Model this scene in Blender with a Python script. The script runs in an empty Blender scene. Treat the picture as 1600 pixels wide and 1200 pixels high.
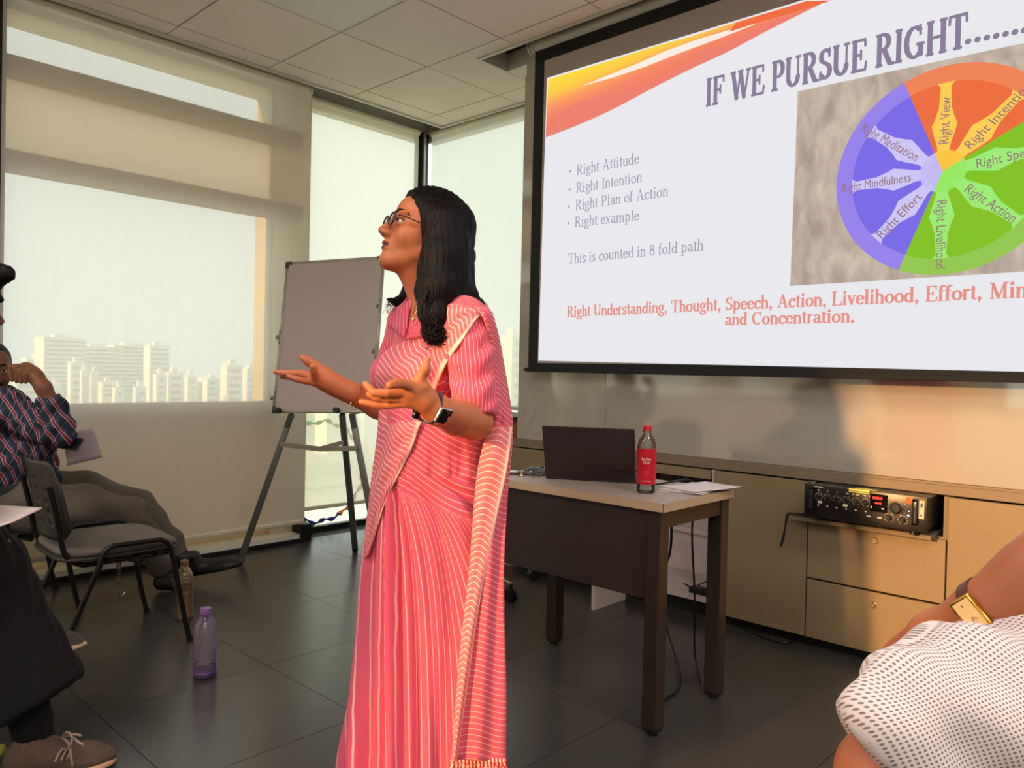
import bpy, bmesh, math, random
import numpy as np
from mathutils import Vector, Matrix
S = bpy.context.scene
COL = S.collection
random.seed(7); rng = np.random.default_rng(7)
PI = math.pi

# ------------------------------------------------------------------ camera
FPX = 1197.45; CAMZ = 1.14
def cam_axes(yaw, pitch, roll):
    f = np.array([-math.sin(yaw)*math.cos(pitch), math.cos(yaw)*math.cos(pitch), math.sin(pitch)])
    r = np.array([math.cos(yaw), math.sin(yaw), 0.0]); u = np.cross(r, f)
    return math.cos(roll)*r + math.sin(roll)*u, -math.sin(roll)*r + math.cos(roll)*u, f
CR, CU, CF = cam_axes(*[math.radians(a) for a in (43.0965, -0.90217, 1.2967)])
CC = np.array([0.0, 0.0, CAMZ])
cam = bpy.data.objects.new('camera', bpy.data.cameras.new('camera')); COL.objects.link(cam)
cam.data.sensor_width = 36; cam.data.lens = FPX/1600*36; cam.data.clip_start = 0.05; cam.data.clip_end = 3000
cam.matrix_world = Matrix([[CR[i], CU[i], -CF[i], CC[i]] for i in range(3)] + [[0, 0, 0, 1]])
S.camera = cam
# ------------------------------------------------------------------ light
W = bpy.data.worlds.new('hazy_sky'); S.world = W; W.use_nodes = True
nt = W.node_tree; nt.nodes.clear()
wo = nt.nodes.new('ShaderNodeOutputWorld'); wb = nt.nodes.new('ShaderNodeBackground')
tc = nt.nodes.new('ShaderNodeTexCoord'); sx = nt.nodes.new('ShaderNodeSeparateXYZ'); rp = nt.nodes.new('ShaderNodeValToRGB')
nt.links.new(tc.outputs['Generated'], sx.inputs[0]); nt.links.new(sx.outputs['Z'], rp.inputs[0])
rp.color_ramp.elements[0].position = 0.0; rp.color_ramp.elements[0].color = (0.90, 0.97, 1.0, 1)
rp.color_ramp.elements[1].position = 0.6; rp.color_ramp.elements[1].color = (0.88, 0.94, 0.98, 1)
nt.links.new(rp.outputs[0], wb.inputs[0]); nt.links.new(wb.outputs[0], wo.inputs[0])
wb.inputs[1].default_value = 1.9
SUN_DIR = Vector((0.10, 1.0, -0.22)).normalized()
sl = bpy.data.lights.new('sun', 'SUN'); sl.energy = 6.0; sl.color = (1.0, 0.54, 0.23); sl.angle = math.radians(2.4)
so = bpy.data.objects.new('sun', sl); COL.objects.link(so); so.rotation_euler = SUN_DIR.to_track_quat('-Z', 'Y').to_euler()
S.view_settings.view_transform = 'Standard'; S.view_settings.look = 'None'
S.view_settings.gamma = 1.0; S.view_settings.use_curve_mapping = False
S.view_settings.exposure = 0.0
S.cycles.max_bounces = 9; S.cycles.diffuse_bounces = 5; S.cycles.glossy_bounces = 4
S.cycles.transparent_max_bounces = 16; S.cycles.transmission_bounces = 8
S.cycles.sample_clamp_indirect = 6.0; S.cycles.caustics_reflective = False; S.cycles.caustics_refractive = False
S.cycles.use_denoising = True

# points of the photograph's pixel rays on real planes of the room
def ray(px, py): return CF + CR*(px-800)/FPX + CU*(600-py)/FPX
def onz(px, py, z): d = ray(px, py); return CC + d*((z-CAMZ)/d[2])
def onx(px, py, x): d = ray(px, py); return CC + d*(x/d[0])
def ony(px, py, y): d = ray(px, py); return CC + d*(y/d[1])
def dep(px, py, D): return CC + ray(px, py)*D
def depv(px, py, D):   # vectorised
    px, py, D = np.broadcast_arrays(np.asarray(px, float), py, D)
    return CC + D[..., None]*(CF + CR*((px-800)/FPX)[..., None] + CU*((600-py)/FPX)[..., None])

# ------------------------------------------------------------------ materials
def lin(c):
    return tuple((v/255/12.92 if v/255 <= .04045 else ((v/255+.055)/1.055)**2.4) for v in c)
def mat(name, rgb, rough=.6, metal=0, spec=.5, noise=None, bump=None, emit=None, trans=0, ior=1.45, alpha=1, coat=0, sheen=0, srgb=True):
    m = bpy.data.materials.new(name); m.use_nodes = True; t = m.node_tree; b = t.nodes['Principled BSDF']
    c = lin(rgb) if srgb else rgb
    b.inputs['Base Color'].default_value = (*c, 1); b.inputs['Roughness'].default_value = rough
    b.inputs['Metallic'].default_value = metal; b.inputs['Specular IOR Level'].default_value = spec
    b.inputs['Transmission Weight'].default_value = trans; b.inputs['IOR'].default_value = ior
    b.inputs['Alpha'].default_value = alpha; b.inputs['Coat Weight'].default_value = coat
    if sheen: b.inputs['Sheen Weight'].default_value = sheen
    if emit: b.inputs['Emission Color'].default_value = (*lin(emit[0]), 1); b.inputs['Emission Strength'].default_value = emit[1]
    if noise or bump:
        co = t.nodes.new('ShaderNodeTexCoord')
    if noise:   # (scale, amount, (stretch))
        n = t.nodes.new('ShaderNodeTexNoise'); n.inputs['Scale'].default_value = noise[0]; n.inputs['Detail'].default_value = 5
        mp = t.nodes.new('ShaderNodeMapping'); mp.inputs['Scale'].default_value = noise[2] if len(noise) > 2 else (1, 1, 1)
        t.links.new(co.outputs['Object'], mp.inputs[0]); t.links.new(mp.outputs[0], n.inputs['Vector'])
        r = t.nodes.new('ShaderNodeMapRange'); r.inputs[3].default_value = 1-noise[1]; r.inputs[4].default_value = 1+noise[1]
        r.inputs[1].default_value = .3; r.inputs[2].default_value = .7
        mx = t.nodes.new('ShaderNodeMix'); mx.data_type = 'RGBA'; mx.blend_type = 'MULTIPLY'; mx.inputs[0].default_value = 1
        mx.inputs[6].default_value = (*c, 1); t.links.new(n.outputs[0], r.inputs[0]); t.links.new(r.outputs[0], mx.inputs[7])
        t.links.new(mx.outputs[2], b.inputs['Base Color'])
    if bump:    # (scale, strength, distance)
        n = t.nodes.new('ShaderNodeTexNoise'); n.inputs['Scale'].default_value = bump[0]; n.inputs['Detail'].default_value = 4
        t.links.new(co.outputs['Object'], n.inputs['Vector'])
        bp = t.nodes.new('ShaderNodeBump'); bp.inputs['Strength'].default_value = bump[1]
        bp.inputs['Distance'].default_value = bump[2] if len(bump) > 2 else .002
        t.links.new(n.outputs[0], bp.inputs['Height']); t.links.new(bp.outputs[0], b.inputs['Normal'])
    return m
def emis(name, rgb, strength):
    m = bpy.data.materials.new(name); m.use_nodes = True; t = m.node_tree; t.nodes.clear()
    o = t.nodes.new('ShaderNodeOutputMaterial'); e = t.nodes.new('ShaderNodeEmission')
    e.inputs[0].default_value = (*lin(rgb), 1); e.inputs[1].default_value = strength; t.links.new(e.outputs[0], o.inputs[0]); return m
def blind_mat(name, rgb, see, transl, tint=(1, 1, 1)):
    # open-weave roller blind: part see-through, part diffusing
    m = bpy.data.materials.new(name); m.use_nodes = True; t = m.node_tree; t.nodes.clear()
    o = t.nodes.new('ShaderNodeOutputMaterial'); tr = t.nodes.new('ShaderNodeBsdfTransparent'); tr.inputs[0].default_value = (*tint, 1)
    df = t.nodes.new('ShaderNodeBsdfDiffuse'); tl = t.nodes.new('ShaderNodeBsdfTranslucent'); c = lin(rgb)
    co = t.nodes.new('ShaderNodeTexCoord'); mp = t.nodes.new('ShaderNodeMapping'); mp.inputs['Scale'].default_value = (60, 60, 4)
    n = t.nodes.new('ShaderNodeTexNoise'); n.inputs['Scale'].default_value = 1.2; n.inputs['Detail'].default_value = 3
    t.links.new(co.outputs['Object'], mp.inputs[0]); t.links.new(mp.outputs[0], n.inputs['Vector'])
    df.inputs[0].default_value = (*c, 1); tl.inputs[0].default_value = (*c, 1)
    r = t.nodes.new('ShaderNodeMapRange'); r.inputs[3].default_value = see*.97; r.inputs[4].default_value = see*1.03; r.inputs[1].default_value = .35; r.inputs[2].default_value = .65
    t.links.new(n.outputs[0], r.inputs[0])
    a = t.nodes.new('ShaderNodeMixShader'); a.inputs[0].default_value = transl; t.links.new(df.outputs[0], a.inputs[1]); t.links.new(tl.outputs[0], a.inputs[2])
    b = t.nodes.new('ShaderNodeMixShader'); t.links.new(r.outputs[0], b.inputs[0]); t.links.new(a.outputs[0], b.inputs[1]); t.links.new(tr.outputs[0], b.inputs[2])
    t.links.new(b.outputs[0], o.inputs[0]); return m
def glass_mat(name, rgb=(244, 246, 240), refl=.06, rough=0.02):
    m = bpy.data.materials.new(name); m.use_nodes = True; t = m.node_tree; t.nodes.clear()
    o = t.nodes.new('ShaderNodeOutputMaterial'); tr = t.nodes.new('ShaderNodeBsdfTransparent'); tr.inputs[0].default_value = (*lin(rgb), 1)
    g = t.nodes.new('ShaderNodeBsdfGlossy'); g.inputs['Roughness'].default_value = rough
    lw = t.nodes.new('ShaderNodeLayerWeight'); lw.inputs[0].default_value = .35
    mr = t.nodes.new('ShaderNodeMapRange'); mr.inputs[3].default_value = refl; mr.inputs[4].default_value = .85
    t.links.new(lw.outputs['Facing'], mr.inputs[0])
    pw = t.nodes.new('ShaderNodeMath'); pw.operation = 'POWER'; pw.inputs[1].default_value = 2.2; t.links.new(mr.outputs[0], pw.inputs[0])
    x = t.nodes.new('ShaderNodeMixShader'); t.links.new(pw.outputs[0], x.inputs[0]); t.links.new(tr.outputs[0], x.inputs[1]); t.links.new(g.outputs[0], x.inputs[2])
    t.links.new(x.outputs[0], o.inputs[0]); return m

# ------------------------------------------------------------------ mesh helpers
class MB:
    def __init__(s): s.v = []; s.f = []; s.m = []
    def add(s, vs, fs, mi=0):
        o = len(s.v); s.v += [tuple(map(float, p)) for p in vs]; s.f += [tuple(i+o for i in f) for f in fs]; s.m += [mi]*len(fs); return s
    def box(s, a, b, mi=0, M=None):
        x0, y0, z0 = [min(p, q) for p, q in zip(a, b)]; x1, y1, z1 = [max(p, q) for p, q in zip(a, b)]
        vs = [(x0,y0,z0),(x1,y0,z0),(x1,y1,z0),(x0,y1,z0),(x0,y0,z1),(x1,y0,z1),(x1,y1,z1),(x0,y1,z1)]
        if M is not None: vs = [tuple(M @ Vector(p)) for p in vs]
        return s.add(vs, [(0,3,2,1),(4,5,6,7),(0,1,5,4),(1,2,6,5),(2,3,7,6),(3,0,4,7)], mi)
    def tube(s, pts, r, n=10, mi=0, caps=True, flat=None):
        P = [Vector(p) for p in pts]; R_ = r if isinstance(r, (list, tuple)) else [r]*len(P)
        rings = []; prev = None
        for i, p in enumerate(P):
            t = (P[min(i+1, len(P)-1)] - P[max(i-1, 0)])
            if t.length < 1e-9: t = Vector((0, 0, 1))
            t.normalize()
            if prev is None:
                a = Vector((0, 0, 1)) if abs(t.z) < .9 else Vector((1, 0, 0)); n1 = t.cross(a).normalized()
            else:
                n1 = (prev - t*prev.dot(t)); n1 = n1.normalized() if n1.length > 1e-6 else t.orthogonal().normalized()
            prev = n1; n2 = t.cross(n1)
            fx, fy = flat if flat else (1, 1)
            rings.append([p + n1*math.cos(2*PI*k/n)*R_[i]*fx + n2*math.sin(2*PI*k/n)*R_[i]*fy for k in range(n)])
        vs = [q for rg in rings for q in rg]; fs = []
        for i in range(len(P)-1):
            for k in range(n):
                fs.append((i*n+k, i*n+(k+1)%n, (i+1)*n+(k+1)%n, (i+1)*n+k))
        if caps: fs.append(tuple(reversed(range(n)))); fs.append(tuple((len(P)-1)*n+k for k in range(n)))
        return s.add(vs, fs, mi)
    def bar(s, a, b, w, h, up=(0, 0, 1), mi=0):
        a = Vector(a); b = Vector(b); t = (b-a).normalized(); u = Vector(up); sd = t.cross(u).normalized(); u = sd.cross(t)
        vs = [p + sd*sx_*w/2 + u*sy_*h/2 for p in (a, b) for sx_, sy_ in ((-1,-1),(1,-1),(1,1),(-1,1))]
        return s.add(vs, [(0,3,2,1),(4,5,6,7),(0,1,5,4),(1,2,6,5),(2,3,7,6),(3,0,4,7)], mi)
    def lathe(s, prof, c=(0,0,0), n=24, mi=0, M=None, fn=None):
        vs = []; fs = []
        for j, (r, z) in enumerate(prof):
            for k in range(n):
                a = 2*PI*k/n; rr = r*(fn(a, z, j) if fn else 1); p = Vector((rr*math.cos(a), rr*math.sin(a), z))
                if M is not None: p = M @ p
                vs.append(p + Vector(c))
        for j in range(len(prof)-1):
            for k in range(n): fs.append((j*n+k, j*n+(k+1)%n, (j+1)*n+(k+1)%n, (j+1)*n+k))
        fs.append(tuple(reversed(range(n)))); fs.append(tuple((len(prof)-1)*n+k for k in range(n)))
        return s.add(vs, fs, mi)
    def sphere(s, c, r, mi=0, nu=16, nv=10, M=None):
        r = r if isinstance(r, (tuple, list)) else (r, r, r); vs = []; fs = []
        for j in range(nv+1):
            th = PI*j/nv
            for k in range(nu):
                a = 2*PI*k/nu; p = Vector((r[0]*math.sin(th)*math.cos(a), r[1]*math.sin(th)*math.sin(a), -r[2]*math.cos(th)))
                if M is not None: p = M @ p
                vs.append(p + Vector(c))
        for j in range(nv):
            for k in range(nu): fs.append((j*nu+k, j*nu+(k+1)%nu, (j+1)*nu+(k+1)%nu, (j+1)*nu+k))
        return s.add(vs, fs, mi)
    def prism(s, poly, d, mi=0):   # poly: list of 3-D points (planar), d: extrusion vector
        n = len(poly); d = Vector(d); P = [Vector(p) for p in poly]
        return s.add(P + [p+d for p in P], [tuple(range(n)), tuple(reversed(range(n, 2*n)))] + [(i, i+n, (i+1)%n+n, (i+1)%n) for i in range(n)], mi)
    def grid(s, G, mi=0):
        G = np.asarray(G); a, b = G.shape[:2]
        return s.add(G.reshape(-1, 3), [(i*b+j, i*b+j+1, (i+1)*b+j+1, (i+1)*b+j) for i in range(a-1) for j in range(b-1)], mi)
    def build(s, name, mats, parent=None, smooth=False, bevel=0, seg=2, solid=0, normals=True, loc=None):
        me = bpy.data.meshes.new(name); o3 = None
        vs = s.v
        if loc is not None: vs = [(p[0]-loc[0], p[1]-loc[1], p[2]-loc[2]) for p in vs]
        me.from_pydata(vs, [], s.f)
        for m in (mats if isinstance(mats, (list, tuple)) else [mats]): me.materials.append(m)
        me.polygons.foreach_set('material_index', s.m)
        if normals:
            bm = bmesh.new(); bm.from_mesh(me); bmesh.ops.recalc_face_normals(bm, faces=bm.faces)
            if bevel:
                es = [e for e in bm.edges if len(e.link_faces) == 2 and e.calc_face_angle(0) > .6]
                bmesh.ops.bevel(bm, geom=es, offset=bevel, segments=seg, affect='EDGES', profile=.5, clamp_overlap=True)
            bm.to_mesh(me); bm.free()
        if smooth:
            me.polygons.foreach_set('use_smooth', [True]*len(me.polygons))
            if bevel or smooth == 'auto':
                try: me.set_sharp_from_angle(angle=math.radians(40))
                except Exception: pass
        me.update()
        o = bpy.data.objects.new(name, me); COL.objects.link(o)
        if loc is not None: o.location = loc
        if parent is not None:
            o.parent = parent
            if loc is None: o.matrix_parent_inverse = PINV.get(parent.name, Matrix.Identity(4))
        if solid:
            md = o.modifiers.new('thickness', 'SOLIDIFY'); md.thickness = solid; md.offset = 0
        return o
PINV = {}
def thing(name, label, cat, loc=(0, 0, 0), group=None):
    o = bpy.data.objects.new(name, None); COL.objects.link(o); o.location = loc; o.empty_display_size = .1
    PINV[o.name] = Matrix.Translation(Vector(loc)).inverted()
    o['label'] = label; o['category'] = cat
    if group: o['group'] = group
    return o
def tag(o, label, cat, group=None):
    o['label'] = label; o['category'] = cat
    if group: o['group'] = group
    return o
def struct(o): o['kind'] = 'structure'; return o
def frame(o_, x, y=None, z=(0, 0, 1)):
    x = Vector(x).normalized(); z = Vector(z); y = z.cross(x).normalized(); z = x.cross(y)
    return Matrix([[x[i], y[i], z[i], o_[i]] for i in range(3)] + [[0, 0, 0, 1]])
def spline(P, n):       # Catmull-Rom through control rows
    P = np.asarray(P, float); k = len(P); out = []
    for t in np.linspace(0, k-1, n):
        i = min(int(t), k-2); f = t-i; p0 = P[max(i-1, 0)]; p1 = P[i]; p2 = P[i+1]; p3 = P[min(i+2, k-1)]
        out.append(.5*((2*p1)+(-p0+p2)*f+(2*p0-5*p1+4*p2-p3)*f*f+(-p0+3*p1-3*p2+p3)*f**3))
    return np.array(out)
_tc = {}
def text_polys(s):
    if s in _tc: return _tc[s]
    cu = bpy.data.curves.new('t', 'FONT'); cu.body = s; cu.size = 1; cu.resolution_u = 3; cu.fill_mode = 'FRONT'
    o = bpy.data.objects.new('t', cu); COL.objects.link(o)
    me = bpy.data.meshes.new_from_object(o.evaluated_get(bpy.context.evaluated_depsgraph_get()))
    V = np.array([v.co[:2] for v in me.vertices]) if len(me.vertices) else np.zeros((0, 2)); Fs = [tuple(p.vertices) for p in me.polygons]
    bpy.data.objects.remove(o); bpy.data.curves.remove(cu); bpy.data.meshes.remove(me)
    _tc[s] = (V, Fs); return _tc[s]
def text_mb(mb, s, p0, p1, h, up, mi=0, off=(0, 0, 0)):
    # flat lettering from p0 to p1 (baseline), cap height h along 'up'
    V, Fs = text_polys(s)
    if not len(V): return mb
    x0, x1 = V[:, 0].min(), V[:, 0].max(); p0 = np.array(p0, float); p1 = np.array(p1, float); up = np.array(up, float); up /= np.linalg.norm(up)
    cap = .69
    P = p0 + np.outer((V[:, 0]-x0)/(x1-x0), (p1-p0)) + np.outer(V[:, 1]/cap*h, up) + np.array(off)
    return mb.add(P, Fs, mi)

# ------------------------------------------------------------------ SDF sculpting (numpy surface nets)
class Field:
    def __init__(s, lo, hi, res):
        s.res = res; s.lo = np.array(lo, float); s.n = np.ceil((np.array(hi)-s.lo)/res).astype(int)+1
        s.d = np.full(s.n, 9.0, np.float32)
    def _sub(s, lo, hi):
        i0 = np.clip(np.floor((lo-s.lo)/s.res).astype(int), 0, s.n-1); i1 = np.clip(np.ceil((hi-s.lo)/s.res).astype(int)+1, 1, s.n)
        if np.any(i1 <= i0): return None, None
        sl_ = tuple(slice(a, b) for a, b in zip(i0, i1))
        ax = [(s.lo[k]+s.res*np.arange(i0[k], i1[k])).astype(np.float32) for k in range(3)]
        return sl_, np.stack(np.meshgrid(*ax, indexing='ij'), -1)
    def _mix(s, sl_, d, k, op):
        c = s.d[sl_]
        if op == 'u':
            if k > 0:
                h = np.maximum(k-np.abs(c-d), 0)/k; s.d[sl_] = np.minimum(c, d)-h*h*k*.25
            else: s.d[sl_] = np.minimum(c, d)
        else:
            h = np.maximum(k-np.abs(c+d), 0)/max(k, 1e-6); s.d[sl_] = np.maximum(c, -d)+h*h*k*.25
    def cone(s, a, b, ra, rb, k=.01, op='u'):
        a = np.array(a, float); b = np.array(b, float); m = max(ra, rb)+k+2*s.res
        sl_, P = s._sub(np.minimum(a, b)-m, np.maximum(a, b)+m)
        if sl_ is None: return s
        ba = (b-a).astype(np.float32); L = float(ba@ba)+1e-9; pa = P-a.astype(np.float32)
        h = np.clip(pa@ba/L, 0, 1); d = np.linalg.norm(pa-h[..., None]*ba, axis=-1)-(ra+(rb-ra)*h)
        s._mix(sl_, d, k, op); return s
    def chain(s, pts, rs, k=.01, op='u'):
        for i in range(len(pts)-1): s.cone(pts[i], pts[i+1], rs[i], rs[i+1], k, op)
        return s
    def ell(s, c, r, k=.01, R=None, op='u'):
        c = np.array(c, float); r = np.array(r, float); m = r.max()+k+2*s.res
        sl_, P = s._sub(c-m, c+m)
        if sl_ is None: return s
        q = P-c.astype(np.float32)
        if R is not None: q = q@np.array(R, np.float32)     # columns of R are the local axes
        k0 = np.linalg.norm(q/r.astype(np.float32), axis=-1); k1 = np.linalg.norm(q/(r*r).astype(np.float32), axis=-1)
        d = k0*(k0-1)/np.maximum(k1, 1e-6); s._mix(sl_, d, k, op); return s
    def plane(s, p, n, k=.002):      # cut away the side n points to
        _, P = s._sub(s.lo, s.lo+s.res*s.n); d = -((P-np.array(p, np.float32))@np.array(n, np.float32))
        c = s.d; h = np.maximum(k-np.abs(c+d), 0)/k; s.d = np.maximum(c, -d)+h*h*k*.25; return s
    def mesh(s, smooth=2):
        d = s.d; n = s.n
        g = [(d[:-1,:-1,:-1]), None]
        ins = d < 0
        cnt = sum(ins[i:n[0]-1+i, j:n[1]-1+j, k:n[2]-1+k].astype(np.int8) for i in (0,1) for j in (0,1) for k in (0,1))
        cell = (cnt > 0) & (cnt < 8); idx = np.full(cell.shape, -1, np.int64); C = np.argwhere(cell); idx[cell] = np.arange(len(C))
        acc = np.zeros((len(C), 3)); w = np.zeros(len(C))
        cor = {(i,j,k): d[C[:,0]+i, C[:,1]+j, C[:,2]+k].astype(float) for i in (0,1) for j in (0,1) for k in (0,1)}
        for a, b in [((0,0,0),(1,0,0)),((0,1,0),(1,1,0)),((0,0,1),(1,0,1)),((0,1,1),(1,1,1)),((0,0,0),(0,1,0)),((1,0,0),(1,1,0)),((0,0,1),(0,1,1)),((1,0,1),(1,1,1)),((0,0,0),(0,0,1)),((1,0,0),(1,0,1)),((0,1,0),(0,1,1)),((1,1,0),(1,1,1))]:
            da, db = cor[a], cor[b]; x = (da < 0) != (db < 0); t = np.where(x, da/np.where(x, da-db, 1), 0)
            p = np.array(a)+np.outer(t, np.array(b)-np.array(a)); acc[x] += p[x]; w[x] += 1
        V = s.lo+s.res*(C+acc/w[:, None]); F_ = []
        for ax in range(3):
            o = [1, 2, 0][ax]; q = [2, 0, 1][ax]
            sa = [slice(None)]*3; sb = [slice(None)]*3; sa[ax] = slice(0, n[ax]-1); sb[ax] = slice(1, n[ax])
            A = ins[tuple(sa)]; B = ins[tuple(sb)]; X = np.argwhere(A != B); fl = A[tuple(X.T)]
            ok = (X[:, o] > 0) & (X[:, q] > 0) & (X[:, o] < n[o]-1) & (X[:, q] < n[q]-1); X = X[ok]; fl = fl[ok]
            def nb(u, v):
                Y = X.copy(); Y[:, o] -= u; Y[:, q] -= v; return idx[tuple(Y.T)]
            Q = np.stack([nb(0,0), nb(1,0), nb(1,1), nb(0,1)], 1); Q[~fl] = Q[~fl][:, ::-1]; F_.append(Q)
        F_ = np.concatenate(F_); F_ = F_[(F_ >= 0).all(1)]
        for _ in range(smooth):
            a = np.zeros_like(V); c = np.zeros(len(V))
            for i in range(4):
                for j in (1, 3): np.add.at(a, F_[:, i], V[F_[:, (i+j) % 4]]); np.add.at(c, F_[:, i], 1)
            V = V*.4+.6*a/np.maximum(c, 1)[:, None]
        return V, F_
def np_obj(name, V, Fq, mats, parent=None, smooth=True, mi=None, uv=None, attr=None):
    me = bpy.data.meshes.new(name); me.vertices.add(len(V)); me.vertices.foreach_set('co', np.asarray(V, np.float32).ravel())
    Fq = np.asarray(Fq); k = Fq.shape[1]; me.loops.add(Fq.size); me.polygons.add(len(Fq))
    me.loops.foreach_set('vertex_index', Fq.astype(np.int32).ravel())
    me.polygons.foreach_set('loop_start', (np.arange(len(Fq))*k).astype(np.int32))
    for m in (mats if isinstance(mats, (list, tuple)) else [mats]): me.materials.append(m)
    me.update(calc_edges=True); me.validate()
    if mi is not None: me.polygons.foreach_set('material_index', np.asarray(mi, np.int32))
    if smooth: me.polygons.foreach_set('use_smooth', np.ones(len(me.polygons), bool))
    if attr:
        for kname, arr in attr.items():
            arr = np.asarray(arr, np.float32)
            if arr.ndim == 1: a = me.attributes.new(kname, 'FLOAT', 'POINT'); a.data.foreach_set('value', arr)
            else: a = me.attributes.new(kname, 'FLOAT_VECTOR', 'POINT'); a.data.foreach_set('vector', arr.ravel())
    o = bpy.data.objects.new(name, me); COL.objects.link(o)
    if parent is not None: o.parent = parent; o.matrix_parent_inverse = PINV.get(parent.name, Matrix.Identity(4))
    return o
def grid_faces(a, b):
    i, j = np.meshgrid(np.arange(a-1), np.arange(b-1), indexing='ij'); q = (i*b+j).ravel()
    return np.stack([q, q+1, q+b+1, q+b], 1)
FILL_STR = 29.0

# ================================================================== SETTING
CZ = 2.95
M_ceil = mat('ceiling_board', (226, 212, 198), .9, noise=(3, .03), bump=(400, .25, .0006))
M_grid = mat('ceiling_shadow_gap', (70, 62, 54), .8)
M_trimw = mat('painted_trim', (205, 200, 186), .5)
M_floor = mat('dark_vinyl_floor', (62, 60, 57), .28, spec=.8, noise=(5, .12), bump=(30, .06, .001))
M_joint = mat('floor_joint', (38, 37, 34), .7)
M_wall = mat('painted_wall', (205, 198, 180), .7, noise=(2, .02))
M_spand = mat('cream_spandrel_board', (222, 208, 176), .8, noise=(2, .04))
M_black = mat('black_frame', (22, 22, 22), .45)
M_dkal = mat('dark_aluminium', (70, 66, 60), .5, metal=.3)
M_glass = glass_mat('window_glass')
M_bl1 = blind_mat('cream_roller_fabric', (240, 234, 222), .31, .40, (1, 1, .97))
M_bl2 = blind_mat('pale_roller_fabric', (240, 234, 212), .36, .55, (1, 1, .95))
M_bl3 = blind_mat('white_roller_fabric', (232, 230, 214), .34, .45, (1, 1, .97))
M_rail = mat('cream_plastic', (214, 205, 178), .4)

def sbox(name, a, b, m, parent=None, bevel=0):
    o = MB().box(a, b).build(name, m, parent, bevel=bevel)
    if parent is None: struct(o)
    return o
# floor : slab with vinyl tiles as pieces
floor = sbox('floor', (-4.75, -4.35, -.12), (3.35, 4.0, -.004), M_joint)
tmesh = None
TS = .60
def in_view(x, y, z):
    v = np.array([x, y, z])-CC; dz = v@CF
    if dz < .05: return False
    px = 800+FPX*(v@CR)/dz; py = 600-FPX*(v@CU)/dz
    return -200 < px < 1800 and -200 < py < 1400
def piece(mesh, name, parent, loc):
    o = bpy.data.objects.new(name, mesh); COL.objects.link(o); o.location = loc; o.parent = parent; return o
b = MB().box((0, 0, -.006), (TS-.0025, TS-.0025, 0)); t0 = b.build('floor_tile', M_floor, floor); tmesh = t0.data; bpy.data.objects.remove(t0)
for i in range(-3, 11):
    for j in range(-10, 5):
        x = -4.45+i*TS; y = 1.50+j*TS+.0; x0, x1, y0, y1 = x, x+TS, y, y+TS
        if x0 < -4.75+.0 or x1 > 3.4 or y0 < -4.5 or y0 > 3.9: continue
        piece(tmesh, 'floor_tile', floor, (x0, y0, 0))
# ceiling
ceiling = sbox('ceiling', (-4.75, -4.35, CZ+.10), (3.35, 4.0, CZ+.2), M_grid)
b = MB().box((0.004, 0.004, 0), (.606, .606, .012)); t0 = b.build('ceiling_tile', M_ceil, ceiling, bevel=.002, seg=1); cmesh = t0.data; bpy.data.objects.remove(t0)
GX, GY = -4.16, 3.60
def ctile(x0, y0, x1, y1, name='ceiling_tile'):
    MB().box((x0+.003, y0+.003, CZ), (x1-.003, y1-.003, CZ+.012)).build(name, M_ceil, ceiling)
for i in range(0, 13):
    for j in range(0, 14):
        x0 = GX+.61*i; y1 = GY-.61*j; y0 = y1-.61
        if y0 < -4.4 or x0 > 3.2: continue
        if j == 0 and i >= 1: continue
        if i == 1 and j == 2: continue
        piece(cmesh, 'ceiling_tile', ceiling, (x0, y0, CZ))
for j in range(0, 13):
    y1 = GY-.61*j; ctile(-4.31, y1-.61, GX, y1)          # cut strip beside the windows
for i in range(-1, 2):
    x0 = GX+.61*i; ctile(max(x0, -4.31), GY, min(x0+.61, -2.95), 3.79)
# row split by the projector-screen slot
for i in range(2, 13):
    x0 = GX+.61*i; ctile(x0, 2.99, x0+.61, 3.095)
slot = sbox('trim_1', (-3.235, 3.095, CZ-.008), (3.3, 3.115, CZ+.10), M_trimw)
sbox('trim_2', (-3.235, 3.115, CZ-.008), (-3.215, 3.36, CZ+.10), M_trimw)
sbox('trim_3', (-3.215, 3.335, CZ-.006), (3.3, 3.36, CZ+.10), M_trimw)
sbox('trim_4', (-4.335, -4.3, CZ-.012), (-4.31, 3.80, CZ+.10), M_trimw)       # blind pocket edge
sbox('trim_5', (-4.31, 3.785, CZ-.012), (-3.05, 3.805, CZ+.10), M_trimw)
# small filler between slot end and first whole tile
MB().prism([(-3.547, 2.993, CZ), (-2.943, 2.993, CZ), (-2.943, 3.093, CZ), (-3.237, 3.093, CZ), (-3.237, 3.597, CZ), (-3.547, 3.597, CZ)], (0, 0, .012)).build('ceiling_tile', M_ceil, ceiling)
ctile(-3.235, 3.362, -3.05, 3.6)
# pale recessed light panel
lp = thing('ceiling_light', 'pale square light panel flush among the ceiling tiles above', 'ceiling light', (-3.245, 2.075, CZ))
MB().box((-3.545, 1.775, CZ-.002), (-2.945, 2.375, CZ+.014)).box((-3.52, 1.80, CZ-.004), (-2.97, 2.35, CZ-.001), 1).build('frame', [M_trimw, mat('light_diffuser', (214, 214, 196), .5)], lp)

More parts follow.
